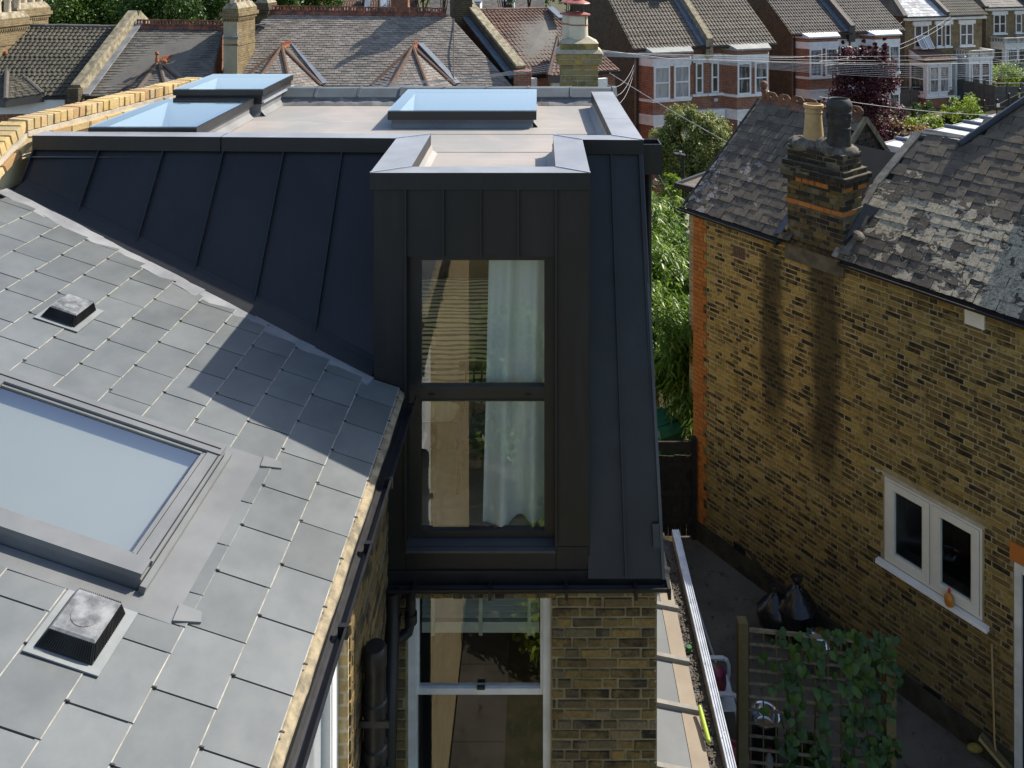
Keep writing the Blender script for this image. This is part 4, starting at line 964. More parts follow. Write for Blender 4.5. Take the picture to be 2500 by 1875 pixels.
q = MB(); q.bar(N(2.03,.7,RZ-.02-(RS-.7)*NSL), N(2.03,RS,RZ-.01), .05, .09); q.bar(N(2.03,RS,RZ-.01), N(2.03,2.75,RZ-.80), .05, .09); q.build('barge_board', simple('mossy barge cement', (.16,.14,.09), .9, (.07,.06,.04), 8), nb)
# lead flat roof with rolls beyond
q = MB(); nbox(q,1.44,4.2,3.45,8.8,6.3,6.5); lr_ = q.build('lead_flat_roof', simple('bright lead sheet', (.46,.455,.43), .5, (.36,.36,.345), 2.5, spec=.6, bump=.2, bscale=9), nb)
for s_ in (4.0,4.55,5.08,5.82,6.56,7.3): 
    q = MB(); q.tube([N(1.40,s_,6.515), N(4.2,s_,6.515)], .05, 10); q.build('lead_roll', LEADBLUE, lr_)
q = MB(); q.add([N(1.44,3.44,6.5),N(2.6,3.44,6.5),N(2.6,2.9,6.1),N(1.6,2.7,5.9)],[(0,1,2,3)]); nbox(q,1.40,1.44,3.45,8.8,6.2,6.51); q.build('lead_apron', LEAD, nb)
# little bay roof beyond the corner
q = MB(); P4 = [at(1649,452,15.6), at(1726,424,17.2), at(1790,470,16.6), at(1722,470,15.4)]; q.prism(P4, (0,0,-.05)); q.build('bay_roof', OLDS, nb)
q = MB(); q.bar(P4[0], P4[1], .06, .10); q.bar(P4[0], P4[3], .06, .10); q.build('bay_gutter', BLACK, nb)
q = MB(); q.prism([P4[0]+V((.3,.2,-.1)),P4[3]+V((0,.1,-.1)),P4[2],P4[1]+V((0,-.2,-.1))], (0,0,-5)); q.build('bay_wall', SIDEB_TX, nb)
BRK2 = brickwallm('smoky stack brickwork', [(.20,.14,.05),(.12,.085,.035)], (.2,.17,.1), .4)
# chimney stack -----------------------------------------------------------------------------------------
CT0, CT1, CSD = 1.913, 2.863, .47
ch = MB(); tiers = [(5.35,6.19,0),(6.19,6.265,.02),(6.265,6.55,0),(6.55,6.625,.045),(6.625,6.70,.075),(6.70,6.775,.105),(6.775,6.85,.06),(6.85,7.075,.0)]
for z0, z1, g_ in tiers: nbox(ch, CT0-g_, CT1+g_, .002-g_, CSD+g_, z0, z1)
cst = ch.build('chimney_stack', MORTD, nb)
def cmat(u, z, R):
    if 6.19 <= z < 6.265: return QUOIN
    if 6.55 <= z < 6.625: return QUOIN if R.random() < .62 else GBK
    if z >= 6.625: return GBK if R.random() < .93 else CHB
    return CHB if R.random() < .78 else GBK
CHB = brickm('smoky chimney brick', [(.13,.09,.035),(.20,.135,.045),(.09,.065,.03),(.16,.115,.05)], soot=.36, mot=.6)
for z0, z1, g_ in tiers:
    lay(cst, N(CT0-g_,-g_,0), ND, NN, CHB, 0, CT1-CT0+2*g_, max(z0, 5.48), z1, seed=int(z0*100), most=300, depth=.02, matf=cmat, jit=.009)
    lay(cst, N(CT1+g_,-g_,0), NN, -ND, CHB, 0, CSD+2*g_, max(z0, 5.48), z1, seed=int(z0*99), most=300, depth=.02, matf=cmat, jit=.009)
q = MB(); nbox(q,CT0-.03,CT1+.03,-.03,.01,5.33,5.62); q.build('render_apron', simple('dirty cement apron', (.15,.12,.075), .9, (.06,.05,.035), 5, bump=.5), nb)
FLN = simple('crumbling flaunching', (.19,.17,.14), .95, (.07,.062,.05), 9, spec=.1, bump=1, bscale=26)
def lump(c, rx, ry, rz, seed):
    R = random.Random(seed); b = MB(); b.ball(c, rx, ry, rz, 14, 9); b.v = [tuple(V(p) + V((R.uniform(-1,1),R.uniform(-1,1),R.uniform(-1,1)))*.012) for p in b.v]; return b
for i, (t, s, rx, rz) in enumerate(((2.2,.23,.31,.13),(2.66,.23,.28,.12),(2.43,.2,.15,.16),(2.0,.2,.16,.10))):
    lump(N(t,s,7.08), rx, .24, rz, i).build('flaunching', FLN, cst, smooth=True)
pb = MB(); pb.lathe([(.155,0),(.148,.08),(.128,.30),(.122,.40),(.128,.405),(.132,.425),(.124,.435),(.124,.475),(.146,.49),(.152,.515),(.145,.54),(.118,.545),(.112,.50),(.11,.1)], N(2.215,.23,7.16), 28); pb.build('chimney_pot', POTY, cst, smooth=True)
pb = MB(); pb.lathe([(.175,0),(.172,.10),(.160,.26),(.170,.275),(.158,.29),(.165,.33),(.178,.40),(.182,.415),(.172,.43),(.178,.49),(.182,.50),(.172,.515),(.18,.565),(.188,.585),(.19,.61),(.152,.69),(.14,.70),(.125,.69),(.125,.2)], N(2.65,.23,7.15), 28)
for a in range(8): 
    an = a*math.pi/4; pb.obox(N(2.65,.23,7.61)+V((.182*math.cos(an),.182*math.sin(an),0)), (math.cos(an),math.sin(an),0), (-math.sin(an),math.cos(an),0), (0,0,1), .008, .02, .03)
pb.build('chimney_pot', POTD, cst, smooth=True)
q = MB(); q.bar(RN(2.91,-.05,.03), RN(2.91,.5,.05), .16, .05, up=UN); q.ball(RN(2.93,.25,.02), .09, .2, .07); q.build('cement_fillet', FLN, nb)
q = MB(); q.add([RN(2.87,.05,.12),RN(2.87,.62,.14),RN(3.05,.66,.02),RN(2.9,.05,.02)],[(0,1,2,3)]); q.build('slate_soaker', BLACKM, nb); q = MB(); q.add([RN(1.90,-.06,.1),RN(1.90,.5,.12),RN(1.74,.34,.03),RN(1.72,-.08,.03)],[(3,2,1,0)]); q.build('slate_soaker', BLACKM, nb)
# second stack farther along the same eaves; its shadow falls on the slates in view
q = MB(); nbox(q,4.80,6.0,1.36,1.9,6.2,8.9); o = q.build('chimney_stack', BRK2, nb); o['label'] = 'second brick stack casting a shadow on the slates'
# ================================================================== chimney on the front slope of the near terrace
CHY = 11.0
mc = empty('chimney_stack', (.556, 11.2, 8), 'yellow brick chimney stack with cream pots and red metal cowls beside the flat roof', 'chimney')
MOSB = brickm('mossy yellow chimney brick', [(.34,.25,.10),(.26,.20,.085),(.42,.29,.07),(.22,.18,.085),(.30,.24,.12)], soot=.2, mot=.5, moss=(.12,.115,.045))
core = MB(); T2 = [(6.6,8.49,.253),(8.49,8.565,.302),(8.565,8.64,.302),(8.66,8.77,.252)]
for z0, z1, hw in T2: core.box(.556-hw+.006,.556+hw-.006,CHY+.006+(.302-hw),CHY+.604-(.302-hw),z0,z1)
mco = core.build('mortar_core', MORT, mc)
for z0, z1, hw in T2:
    off = .302 - hw; hh = .075 if z1-z0 != .11 else .055
    lay(mc, (.556-hw,CHY+off,0), (1,0,0), (0,1,0), MOSB, 0, 2*hw, max(z0, 7.6), z1, H=(z1-max(z0,7.6))/max(1,round((z1-max(z0,7.6))/.075)), seed=int(z0*10), depth=.022, jit=.006)
    lay(mc, (.556-hw,CHY+off+2*hw,0), (0,-1,0), (1,0,0), MOSB, 0, 2*hw, max(z0, 7.6), z1, H=(z1-max(z0,7.6))/max(1,round((z1-max(z0,7.6))/.075)), seed=int(z0*10)+1, depth=.022, jit=.006)
def frust(b, x0,x1,y0,y1,z0,ins,z1):
    b.add([(x0,y0,z0),(x1,y0,z0),(x1,y1,z0),(x0,y1,z0),(x0+ins,y0+ins,z1),(x1-ins,y0+ins,z1),(x1-ins,y1-ins,z1),(x0+ins,y1-ins,z1)], [(4,5,6,7),(0,1,5,4),(1,2,6,5),(2,3,7,6),(3,0,4,7)])
FLP = simple('pale flaunching mortar', (.46,.40,.28), .9, (.3,.27,.2), 8, bump=.5)
q = MB(); frust(q,.24,.872,CHY-.012,CHY+.616,8.64,.055,8.69); frust(q,.30,.812,CHY+.045,CHY+.556,8.77,.13,8.845); q.build('flaunching', FLP, mc)
for (px_, py_, s) in ((.545, CHY+.26, 1), (.46, CHY+.44, .97)):
    zb = 8.80; q = MB(); q.lathe([(.135,0),(.133,.1),(.128,.335),(.12,.34),(.11,.30),(.108,.05)], (px_,py_,zb), 26); pt = q.build('chimney_pot', simple('cream painted pot', (.60,.54,.40), .6, (.52,.46,.34), 4), mc, smooth=True)
    q = MB(); zt = zb+.335
    q.lathe([(.14,0),(.165,.004),(.168,.02),(.10,.04),(.07,.045)], (px_,py_,zt), 24); q.lathe([(.165,.165),(.15,.178),(.075,.21),(.07,.225),(.03,.245),(0,.25)], (px_,py_,zt), 24); q.lathe([(.165,.165),(.0,.17)], (px_,py_,zt), 24)
    q.build('chimney_cowl', COPPER, pt, smooth=False)
    q = MB()
    for k in range(14):
        a = 2*math.pi*k/14; q.tube([(px_+.072*math.cos(a),py_+.072*math.sin(a),zt+.03),(px_+.072*math.cos(a),py_+.072*math.sin(a),zt+.17)], .004, 5)
    q.build('cowl_cage', BLACKM, pt)
    q = MB(); q.lathe([(.133,.20),(.137,.205),(.137,.215),(.133,.22)], (px_,py_,zb), 24); q.bar((px_+.1,py_-.09,zb+.2),(px_+.1,py_-.09,zb+.34),.012,.01); q.build('strap', COPPER, pt)
# ================================================================== glazed lean-to beside the house
WOODP = simple('pale silvered timber', (.22,.21,.185), .8, (.17,.16,.14), 9, bump=.3)
lt = empty('lean_to', (1.3, 8, 0), 'ribbed glass lean-to roof with timber bars and aluminium edge along the garden wall', 'lean-to')
HL = lambda X: 7.38 - .2*(1.55 - X)
def LP(X, Y, l=0): return V((X, Y, zH(HL(X)) + l))
POLY = simple('ribbed polycarbonate sheet', (.125,.135,.138), .55, (.10,.108,.112), 1.6, spec=.3, bump=.12, bscale=40)
bars = [4.6, 5.3, 5.95, 6.65, 7.3, 7.94, 8.49, 9.18, 9.75, 10.4]
for a, c in zip(bars[:-1], bars[1:]): MB().prism([LP(.88,a+.02),LP(1.375,a+.02),LP(1.375,c-.02),LP(.88,c-.02)], (0,0,.012)).build('roof_sheet', POLY, lt)
MB().prism([LP(1.38,4.6,-.004),LP(1.545,4.6,-.004),LP(1.545,10.4,-.004),LP(1.38,10.4,-.004)], (0,0,.02)).build('edge_board', simple('bare peach timber', (.22,.18,.13), .75, (.185,.15,.11), 3, bump=.2), lt)
for y in bars[1:-1]: MB().bar(LP(.88,y,.03), LP(1.56,y,.03), .045, .045).build('timber_bar', WOODP, lt)
g = MB(); g.prism([LP(1.55,4.6,-.05),LP(1.70,4.6,-.07),LP(1.70,10.4,-.07),LP(1.55,10.4,-.05)], (0,0,-.03)); g.build('box_gutter', simple('dirty gutter lining', (.075,.07,.062), .8, (.03,.028,.025), 7, bump=.6), lt)
deb = MB(); Rd = random.Random(6)
for i in range(520):
    y = 4.8 + 5.3*Rd.random()**.8; x = Rd.uniform(1.56,1.66); c = LP(x,y,-.04+Rd.uniform(0,.012)); a = Rd.uniform(0,6.3)
    deb.obox(c,(math.cos(a),math.sin(a),Rd.uniform(-.3,.3)),(-math.sin(a),math.cos(a),0),(0,0,1),Rd.uniform(.006,.02),Rd.uniform(.004,.012),.003)
deb.build('gutter_debris', simple('leaf litter', (.09,.07,.045), .9, (.03,.025,.02), 40), lt, kind='stuff')
g = MB()
for (x0,x1,z0,z1) in ((1.70,1.79,-.06,.045),(1.705,1.712,.045,.055),(1.73,1.736,.045,.053),(1.755,1.761,.045,.053),(1.778,1.785,.045,.055)): g.prism([LP(x0,4.5,0)+V((0,0,z0-(HL(1.7)-HL(x0)))),LP(x1,4.5,0)+V((0,0,z0-(HL(1.7)-HL(x1)))),LP(x1,10.45,0)+V((0,0,z0-(HL(1.7)-HL(x1)))),LP(x0,10.45,0)+V((0,0,z0-(HL(1.7)-HL(x0))))], (0,0,z1-z0))
for y in (5.4,6.1,6.9,7.7,8.5,9.3): g.box(1.738,1.748,y-.006,y+.006,LP(1.74,y).z+.08,LP(1.74,y).z+.088)
g.build('aluminium_edge', GALV, lt)
MB().box(1.60,1.78,4.2,10.5,0,2.52).build('garden_wall', SIDEB_TX, lt)
MB().box(.9,1.6,10.38,10.45,0,2.6).build('end_wall', SIDEB_TX, lt)
GT = simple('lime green plastic', (.30,.42,.03), .35, (.26,.36,.03), 5, spec=.6)
q = MB(); q.tube([at(1708,1725,7.92), at(1715,1752,7.82), at(1730,1808,7.60)], [.018,.022,.022], 12); q.ball(at(1730,1808,7.60), .022)
tag(q.build('plastic_tube', GT, smooth=True), 'lime green plastic tube lying in the lean-to gutter', 'tube')
q = MB(); q.lathe([(0,0),(.03,.002),(.032,.04),(.028,.05),(0,.052)], LP(1.60,8.72,-.045), 14)
tag(q.build('bottle_cap', simple('dark green plastic', (.03,.13,.03), .4), smooth=True), 'small dark green cap lying in the lean-to gutter', 'cap')
# ================================================================== rooms' contents
# linen curtain
cm = M('pale linen'); t_ = NT(cm); p_ = t_.pos(); t_.l(t_.mix(t_.lin(t_.noise(t_.scaled(p_,1,1,.15),60,3),.3,.7),(.86,.88,.83),(.80,.82,.77)), t_.b.inputs['Base Color']); t_.b.inputs['Roughness'].default_value = .9
tl_ = t_.new('ShaderNodeBsdfTranslucent'); tl_.inputs[0].default_value = (.6,.64,.6,1); mx_ = t_.new('ShaderNodeMixShader'); mx_.inputs[0].default_value = .4
t_.l(t_.b.outputs[0], mx_.inputs[1]); t_.l(tl_.outputs[0], mx_.inputs[2]); t_.l(mx_.outputs[0], t_.n['Material Output'].inputs[0])
q = MB(); nu, nv_ = 90, 40
for j in range(nv_+1):
    f = j/nv_; H = 2.0 + (4.285-2.0)*f
    for i in range(nu+1):
        u = i/nu; spread = 1 + .10*f; x = .13 - .50*spread*(1-u)
        amp = .022 + .030*f; y = 6.20 + amp*.95*math.sin(u*15 + .7*math.sin(f*2.1)) + .006*math.sin(u*33+f*2) - .10*f*f*math.exp(-((u-.1)/.25)**2)
        hem = .012*math.sin(u*13+1)*max(0, f-.9)/.1
        q.v.append((x, y, zH(H) + hem))
for j in range(nv_):
    for i in range(nu): a = j*(nu+1)+i; q.f.append((a,a+1,a+nu+2,a+nu+1)); q.mi.append(0)
tag(q.build('curtain', cm, smooth=True), 'pale linen curtain hanging inside the tall dormer window', 'curtain')
# bed with wavy blanket
bl = M('olive blanket with wavy lines'); t_ = NT(bl); p_ = t_.pos(); wv = t_.new('ShaderNodeTexWave', bands_direction='Y'); wv.inputs['Scale'].default_value = 3.4; wv.inputs['Distortion'].default_value = 5.5; wv.inputs['Detail'].default_value = 1.5; wv.inputs['Detail Scale'].default_value = 1.1
t_.l(t_.scaled(p_, .55, 1, .9), wv.inputs['Vector']); t_.l(t_.ramp(wv.outputs['Fac'], [(.30,(.03,.028,.02)),(.40,(.55,.48,.27))]), t_.b.inputs['Base Color']); t_.b.inputs['Roughness'].default_value = .9
bed = empty('bed', (-.7, 8.3, zf), 'low bed under an olive blanket with dark wavy lines', 'bed')
MB().box(-1.5,.2,7.03,9.55,zf+.08,zf+.30).build('bed_frame', WOODO, bed)
q = MB(); q.box(-1.52,.22,7.0,9.5,zf+.30,zf+.58); o = q.build('blanket', bl, bed); bv = o.modifiers.new('soft','BEVEL'); bv.width = .06; bv.segments = 4
# spindle chair
cz = zf; sc_ = empty('chair', (-.44, 6.72, zf), 'black wooden spindle-back chair standing behind the curtain', 'chair')
q = MB(); q.box(-.66,-.24,6.55,6.93,cz+.42,cz+.45); q.build('seat', BLACKM, sc_)
for (x, y) in ((-.63,6.58),(-.27,6.58),(-.63,6.9),(-.27,6.9)):
    q = MB(); q.tube([(x,y,cz+.42),(x-.02 if x < -.4 else x+.02, y-.02 if y < 6.7 else y+.02, cz)], [.018,.012], 8); q.build('leg', BLACKM, sc_)
for k in range(6):
    x = -.62 + k*.068; q = MB(); q.tube([(x,6.91,cz+.45),(x,6.99,cz+.80)], .008, 6); q.build('spindle', BLACKM, sc_)
q = MB(); q.bar((-.68,6.99,cz+.81),(-.22,6.99,cz+.81),.03,.07); q.build('top_rail', BLACKM, sc_)
# grey timber blind in the lower window
SL = simple('grey green painted slat', (.34,.37,.34), .6, (.3,.33,.3), 4)
bd = empty('venetian_blind', (-.44, 6.23, zH(4.8)), 'half raised grey slatted blind hanging in the lower sash window', 'blind')
for k in range(6):
    z = zH(4.81 + k*.045); q = MB(); q.obox((-.44,6.235,z), (1,0,0), (0,.92,.38), (0,-.38,.92), .445, .024, .0015); q.build('slat', SL, bd)
q = MB(); q.box(-.885,.005,6.215,6.255,zH(5.16),zH(5.08)); q.build('slat_stack', SL, bd)
for x in (-.80,-.44,-.07): q = MB(); q.box(x-.014,x+.014,6.206,6.210,zH(5.175),zH(4.79)); q.build('ladder_tape', simple('sage tape', (.3,.36,.3), .8), bd)
# ================================================================== ground
def groundm(name, c1, c2, c3, sc1=2., bump=.4, rough=.9):
    m = M(name); t = NT(m); p = t.pos()
    col = t.mix(t.lin(t.noise(p, sc1, 6, .65), .35, .65), c1, c2); col = t.mix(t.lin(t.noise(p, sc1*5, 5, .7), .56, .7), col, c3)
    t.l(col, t.b.inputs['Base Color']); t.b.inputs['Roughness'].default_value = rough; t.b.inputs['Specular IOR Level'].default_value = .2
    t.bump(t.noise(p, 30, 6, .7), bump, .01); return m
CONC = groundm('worn concrete', (.125,.112,.088), (.075,.067,.052), (.035,.031,.024), 1.1)
EARTH = groundm('earth and litter', (.09,.075,.04), (.05,.055,.022), (.16,.13,.08), 2.2, .9)
ASPH = groundm('asphalt', (.055,.055,.056), (.045,.045,.047), (.07,.07,.07), 1.2)
PAVE = groundm('grey paving', (.26,.25,.23), (.20,.195,.18), (.14,.135,.125), .8)
DRIVE = groundm('pale concrete drive', (.40,.36,.29), (.33,.30,.25), (.24,.22,.19), .8)
def sheet(name, pts, mat, z, kind='structure'):
    o = MB().poly([(x, y, z) for x, y in pts]).build(name, mat); o['kind'] = kind; return o
sheet('ground', [(-250,-80),(250,-80),(250,400),(-250,400)], EARTH, 0)
sheet('yard', [(1.79,4),(9.6,4),tuple(N(6,0,0))[:2],tuple(NC)[:2],(1.79,14.0)], CONC, .004)
pth = []
for i in range(9):
    for j in range(1): 
        y0 = -5.2 + i*1.2; b_ = MB(); b_.box(WX+.02, -.42, y0, y0+1.185, .0, .03); pth.append(b_.build('garden_path' if i == 0 else 'garden_path', CONC)); pth[-1]['kind'] = 'structure'
# road along the curved far terrace
ra = V((.9525,.3045,0)); rb_ = V((-.3045,.9525,0)); E0 = V((4.2,35.9,0))
def EP(u, v, z=0): return E0 + ra*u + rb_*v + V((0,0,z))
def strip(name, u0, u1, v0, v1, mat, z): return sheet(name, [tuple(EP(u0,v0))[:2],tuple(EP(u1,v0))[:2],tuple(EP(u1,v1))[:2],tuple(EP(u0,v1))[:2]], mat, z)
strip('road', -70, 120, -13.5, -7.0, ASPH, .004)
o = MB().prism([EP(-70,-7.0),EP(120,-7.0),EP(120,-5.0),EP(-70,-5.0)], (0,0,.12)).build('pavement', PAVE); o['kind'] = 'structure'
strip('driveway', 22, 44, -4.9, .5, DRIVE, .006)
# ================================================================== foliage
LEAF_G = leafm('mid green leaves', [(.02,.05,.008),(.045,.10,.014),(.09,.17,.025)])
LEAF_T = leafm('sunlit tree leaves', [(.016,.045,.008),(.04,.095,.014),(.10,.18,.025),(.15,.22,.03)])
LEAF_B = leafm('bamboo leaves', [(.035,.085,.010),(.09,.18,.018),(.20,.31,.035),(.28,.36,.06)], .45, .4)
LEAF_O = leafm('olive clipped leaves', [(.05,.08,.015),(.13,.17,.035),(.27,.29,.07),(.40,.38,.15)])
LEAF_P = leafm('purple leaves', [(.020,.006,.010),(.045,.010,.018),(.09,.02,.03),(.16,.06,.07)], .3)
LEAF_Y = leafm('autumn tinted leaves', [(.05,.08,.012),(.16,.17,.02),(.36,.24,.02),(.34,.10,.03),(.40,.30,.20)], .35)
LEAF_L = leafm('lime leaves', [(.10,.17,.015),(.22,.32,.03),(.34,.42,.05)], .45)
LEAF_V = leafm('dark vine leaves', [(.014,.042,.010),(.030,.080,.018),(.06,.13,.022)], .3, .45)
BARK = simple('brown bark', (.07,.05,.032), .9, (.03,.022,.015), 12, bump=.6)
def leafcloud(rn, centers, radii, n, size, asp=.45, up=.5, droop=0, flat=1.0):
    """leaves as bent quads scattered in clumps"""
    nc = len(centers); idx = rn.integers(0, nc, n); c = np.asarray(centers)[idx]; r = np.asarray(radii)[idx]
    dr = rn.normal(size=(n,3)); dr /= np.linalg.norm(dr, axis=1)[:,None]; rad = r * rn.random(n)**.42
    p = c + dr * rad[:,None] * np.array([1,1,flat])
    nrm = dr*.7 + rn.normal(size=(n,3))*.6 + np.array([0,0,up]); nrm /= np.linalg.norm(nrm, axis=1)[:,None]
    a = rn.normal(size=(n,3)) + np.array([0,0,-droop]); a -= nrm*np.sum(a*nrm,1)[:,None]; a /= np.linalg.norm(a, axis=1)[:,None]
    b = np.cross(nrm, a); s = size*(.6+.8*rn.random(n)); L = a*s[:,None]; W = b*(s*asp)[:,None]*.5; dn = nrm*(s*.12)[:,None]
    v = np.stack([p-L*.5, p-W-dn*0, p+L*.5-dn, p+W], 1).reshape(-1,3)
    f = np.arange(4*n).reshape(n,4); return v, f
def leafobj(name, v, f, mat, parent=None, kind=None):
    me = bpy.data.meshes.new(name); me.vertices.add(len(v)); me.vertices.foreach_set('co', v.ravel())
    me.loops.add(f.size); me.loops.foreach_set('vertex_index', f.ravel()); me.polygons.add(len(f))
    me.polygons.foreach_set('loop_start', np.arange(0, f.size, 4)); me.polygons.foreach_set('loop_total', np.full(len(f), 4))
    me.materials.append(mat); me.update(); me.validate()
    o = bpy.data.objects.new(name, me); link(o); put(o, parent)
    if kind: o['kind'] = kind
    return o
def clumps(rn, c, R3, n, shell=.55, cr=.3):
    d_ = rn.normal(size=(n,3)); d_ /= np.linalg.norm(d_,axis=1)[:,None]; rr = shell + (1-shell)*rn.random(n)**.6
    ctr = np.asarray(c) + d_*np.asarray(R3)*rr[:,None]; rad = cr*np.mean(R3)*(.6+.8*rn.random(n)); return ctr, rad
def tree(name, base, h, R3, cz_, mat, label, cat, nclump, nleaf, size, seed, group=None, cr=.3, trunk=.12, shell=.55, asp=.5, up=.5):
    rn = np.random.default_rng(seed); o = empty(name, base, label, cat, group)
    ctr, rad = clumps(rn, (base[0],base[1],base[2]+cz_), R3, nclump, shell, cr)
    v, f = leafcloud(rn, ctr, rad, nleaf, size, asp, up); leafobj('crown', v, f, mat, o)
    tb = MB(); b0 = V(base); tp = b0 + V((rn.normal()*.1,rn.normal()*.1,cz_)); tb.tube([b0, b0.lerp(tp,.5)+V((.05*trunk/.12,0,0)), tp], [trunk, trunk*.75, trunk*.4], 8)
    for k in range(min(7, nclump)):
        e = V(ctr[k]); s_ = b0.lerp(tp, .45 + .07*k); tb.tube([s_, s_.lerp(e,.55)+V((0,0,.1)), e], [trunk*.4, trunk*.25, trunk*.08], 5)
    tb.build('trunk', BARK, o); return o
# trees beyond the opposite roofs
for i, (px, Y, h, r, s_) in enumerate(((20,50,9.8,2.6,0),(150,46,9.2,2.7,1),(285,48,9.0,2.7,2),(400,45,8.6,2.5,3),(520,49,9.6,2.8,4),(640,52,9.3,2.6,5),(760,56,9.4,2.4,6))):
    b_ = at(px, 100, Y); dark = i in (3, 4, 5)
    tree('garden_tree', (b_.x, Y, 0), h, (r, r*.8, r*.72), h-r*.72-.1, LEAF_T if not dark else LEAF_G, ['broad sunlit tree behind the chimney over the house with ribbed tiles','bright green tree beyond the ribbed tile roof ridge','bright green tree between ribbed tile roof and slate roof','darker tree behind the slate roof with clay crest','dark tree behind the tall stuccoed chimney','dark green tree behind the squat chimney','tree showing above the red crested ridge'][i], 'tree', 60, 11000, .19, 40+i, 'trees beyond the opposite houses', cr=.36, trunk=.2, shell=.4)
for i, (px, Y, h, r) in enumerate(((1035,62,9.6,1.5),(1085,58,8.4,.7),(1230,60,8.9,1.3),(1290,66,9.5,1.4))):
    b_ = at(px, 100, Y); tree('garden_tree', (b_.x, Y, 0), h, (r,r,r), h-r, LEAF_T, ['small round tree above the red crested ridge beside far brown roof','slim yellowish tree next to the party wall chimney','bushy tree beyond the brown tiled ridge','tree behind the far white dormer'][i], 'tree', 26, 2600, .2, 60+i, 'trees beyond the opposite houses', cr=.38, trunk=.12)
# clipped rounded tree in the front garden
def pt(px, py, Y): p = at(px, py, Y); return p
b_ = at(1690, 380, 29.5); tree('rounded_tree', (b_.x, 29.5, 0), 4.6, (1.42,1.3,1.62), 2.78, LEAF_O, 'dense rounded olive green tree in front of the red brick bay', 'tree', 240, 52000, .10, 70, cr=.2, trunk=.14, shell=.66)
b_ = at(1775, 420, 28.5); tree('lime_shrub', (b_.x, 28.5, 0), 2.9, (.5,.5,1.0), 1.9, LEAF_L, 'bright lime shrub beside the rounded tree', 'shrub', 20, 1500, .14, 71, cr=.4, trunk=.04)
b_ = at(2112, 230, 39.5)
rn = np.random.default_rng(72); pu = empty('purple_tree', (b_.x, 39.5, 0), 'dark purple leaved tree in front of the red brick houses', 'tree')
cs, rs = [], []
for k in range(240):
    a = rn.random()*6.28; hh = .3 + 4.9*rn.random()**.8; rr = 1.75*(1-.35*abs(hh-2.6)/2.6)*math.sqrt(rn.random()); cs.append((b_.x+rr*math.cos(a), 39.5+rr*math.sin(a), hh)); rs.append(.36)
for k in range(16):
    a = rn.random()*6.28; rr = 1.25*rn.random(); x0, y0 = b_.x+rr*math.cos(a), 39.5+rr*math.sin(a); tp = 4.9 + .95*rn.random()
    for q in range(5): cs.append((x0, y0, 4.3+(tp-4.3)*q/4)); rs.append(.16*(1.3-q*.2))
v, f = leafcloud(rn, cs, rs, 30000, .125, .6, .4); leafobj('crown', v, f, LEAF_P, pu); MB().tube([(b_.x,39.5,0),(b_.x,39.5,3)],[.09,.04],8).build('trunk', BARK, pu)
for i, (px, py, Y, R3, z, mat, lb, nl, sz) in enumerate((
    (2165,300,40.5,(.95,.8,1.0),.95,LEAF_Y,'shrub with yellow and orange leaves behind the people',3600,.12),(2235,312,40.5,(.75,.7,.75),.75,LEAF_Y,'pinkish flowering shrub next to the white picket fence',2400,.11),
    (2120,330,39.5,(.8,.7,.75),.7,LEAF_G,'dark green shrub at the foot of the purple tree',2400,.12),(2260,285,44,(1.1,.6,.55),.7,LEAF_L,'feathery lime plants behind the picket fence',2000,.14),
    (2352,270,45.5,(1.05,.9,.85),1.1,LEAF_L,'pale green arching shrub beside the black rail fence',3400,.15),(2250,262,47,(.6,.6,.7),.8,LEAF_G,'dark green shrub by the timber fence',1500,.13),
    (2445,192,56.5,(1.25,1.0,1.2),1.15,LEAF_L,'rounded yellow green shrub before the white balustraded bay',3800,.15),(2500,215,58,(1.2,1,1.2),1.1,LEAF_G,'dark hedge shrub at the end of the panel fence',2200,.16),
    (1640,400,27.2,(.42,.4,.7),1.9,LEAF_L,'yellow green shrub around the street lamp post',1500,.13),(1630,440,26.5,(.7,.5,.8),.9,LEAF_G,'leafy shrub below the street lamp',2000,.13),
    (1590,490,25.5,(.4,.4,.6),.7,LEAF_L,'light flowering shrub before the brick pier',1000,.12))):
    b_ = at(px, py, Y); tree('garden_shrub', (b_.x, Y, 0), 1, R3, z, mat, lb, 'shrub', 36, nl, sz, 80+i, 'shrubs in the far front gardens', cr=.34, trunk=.03)
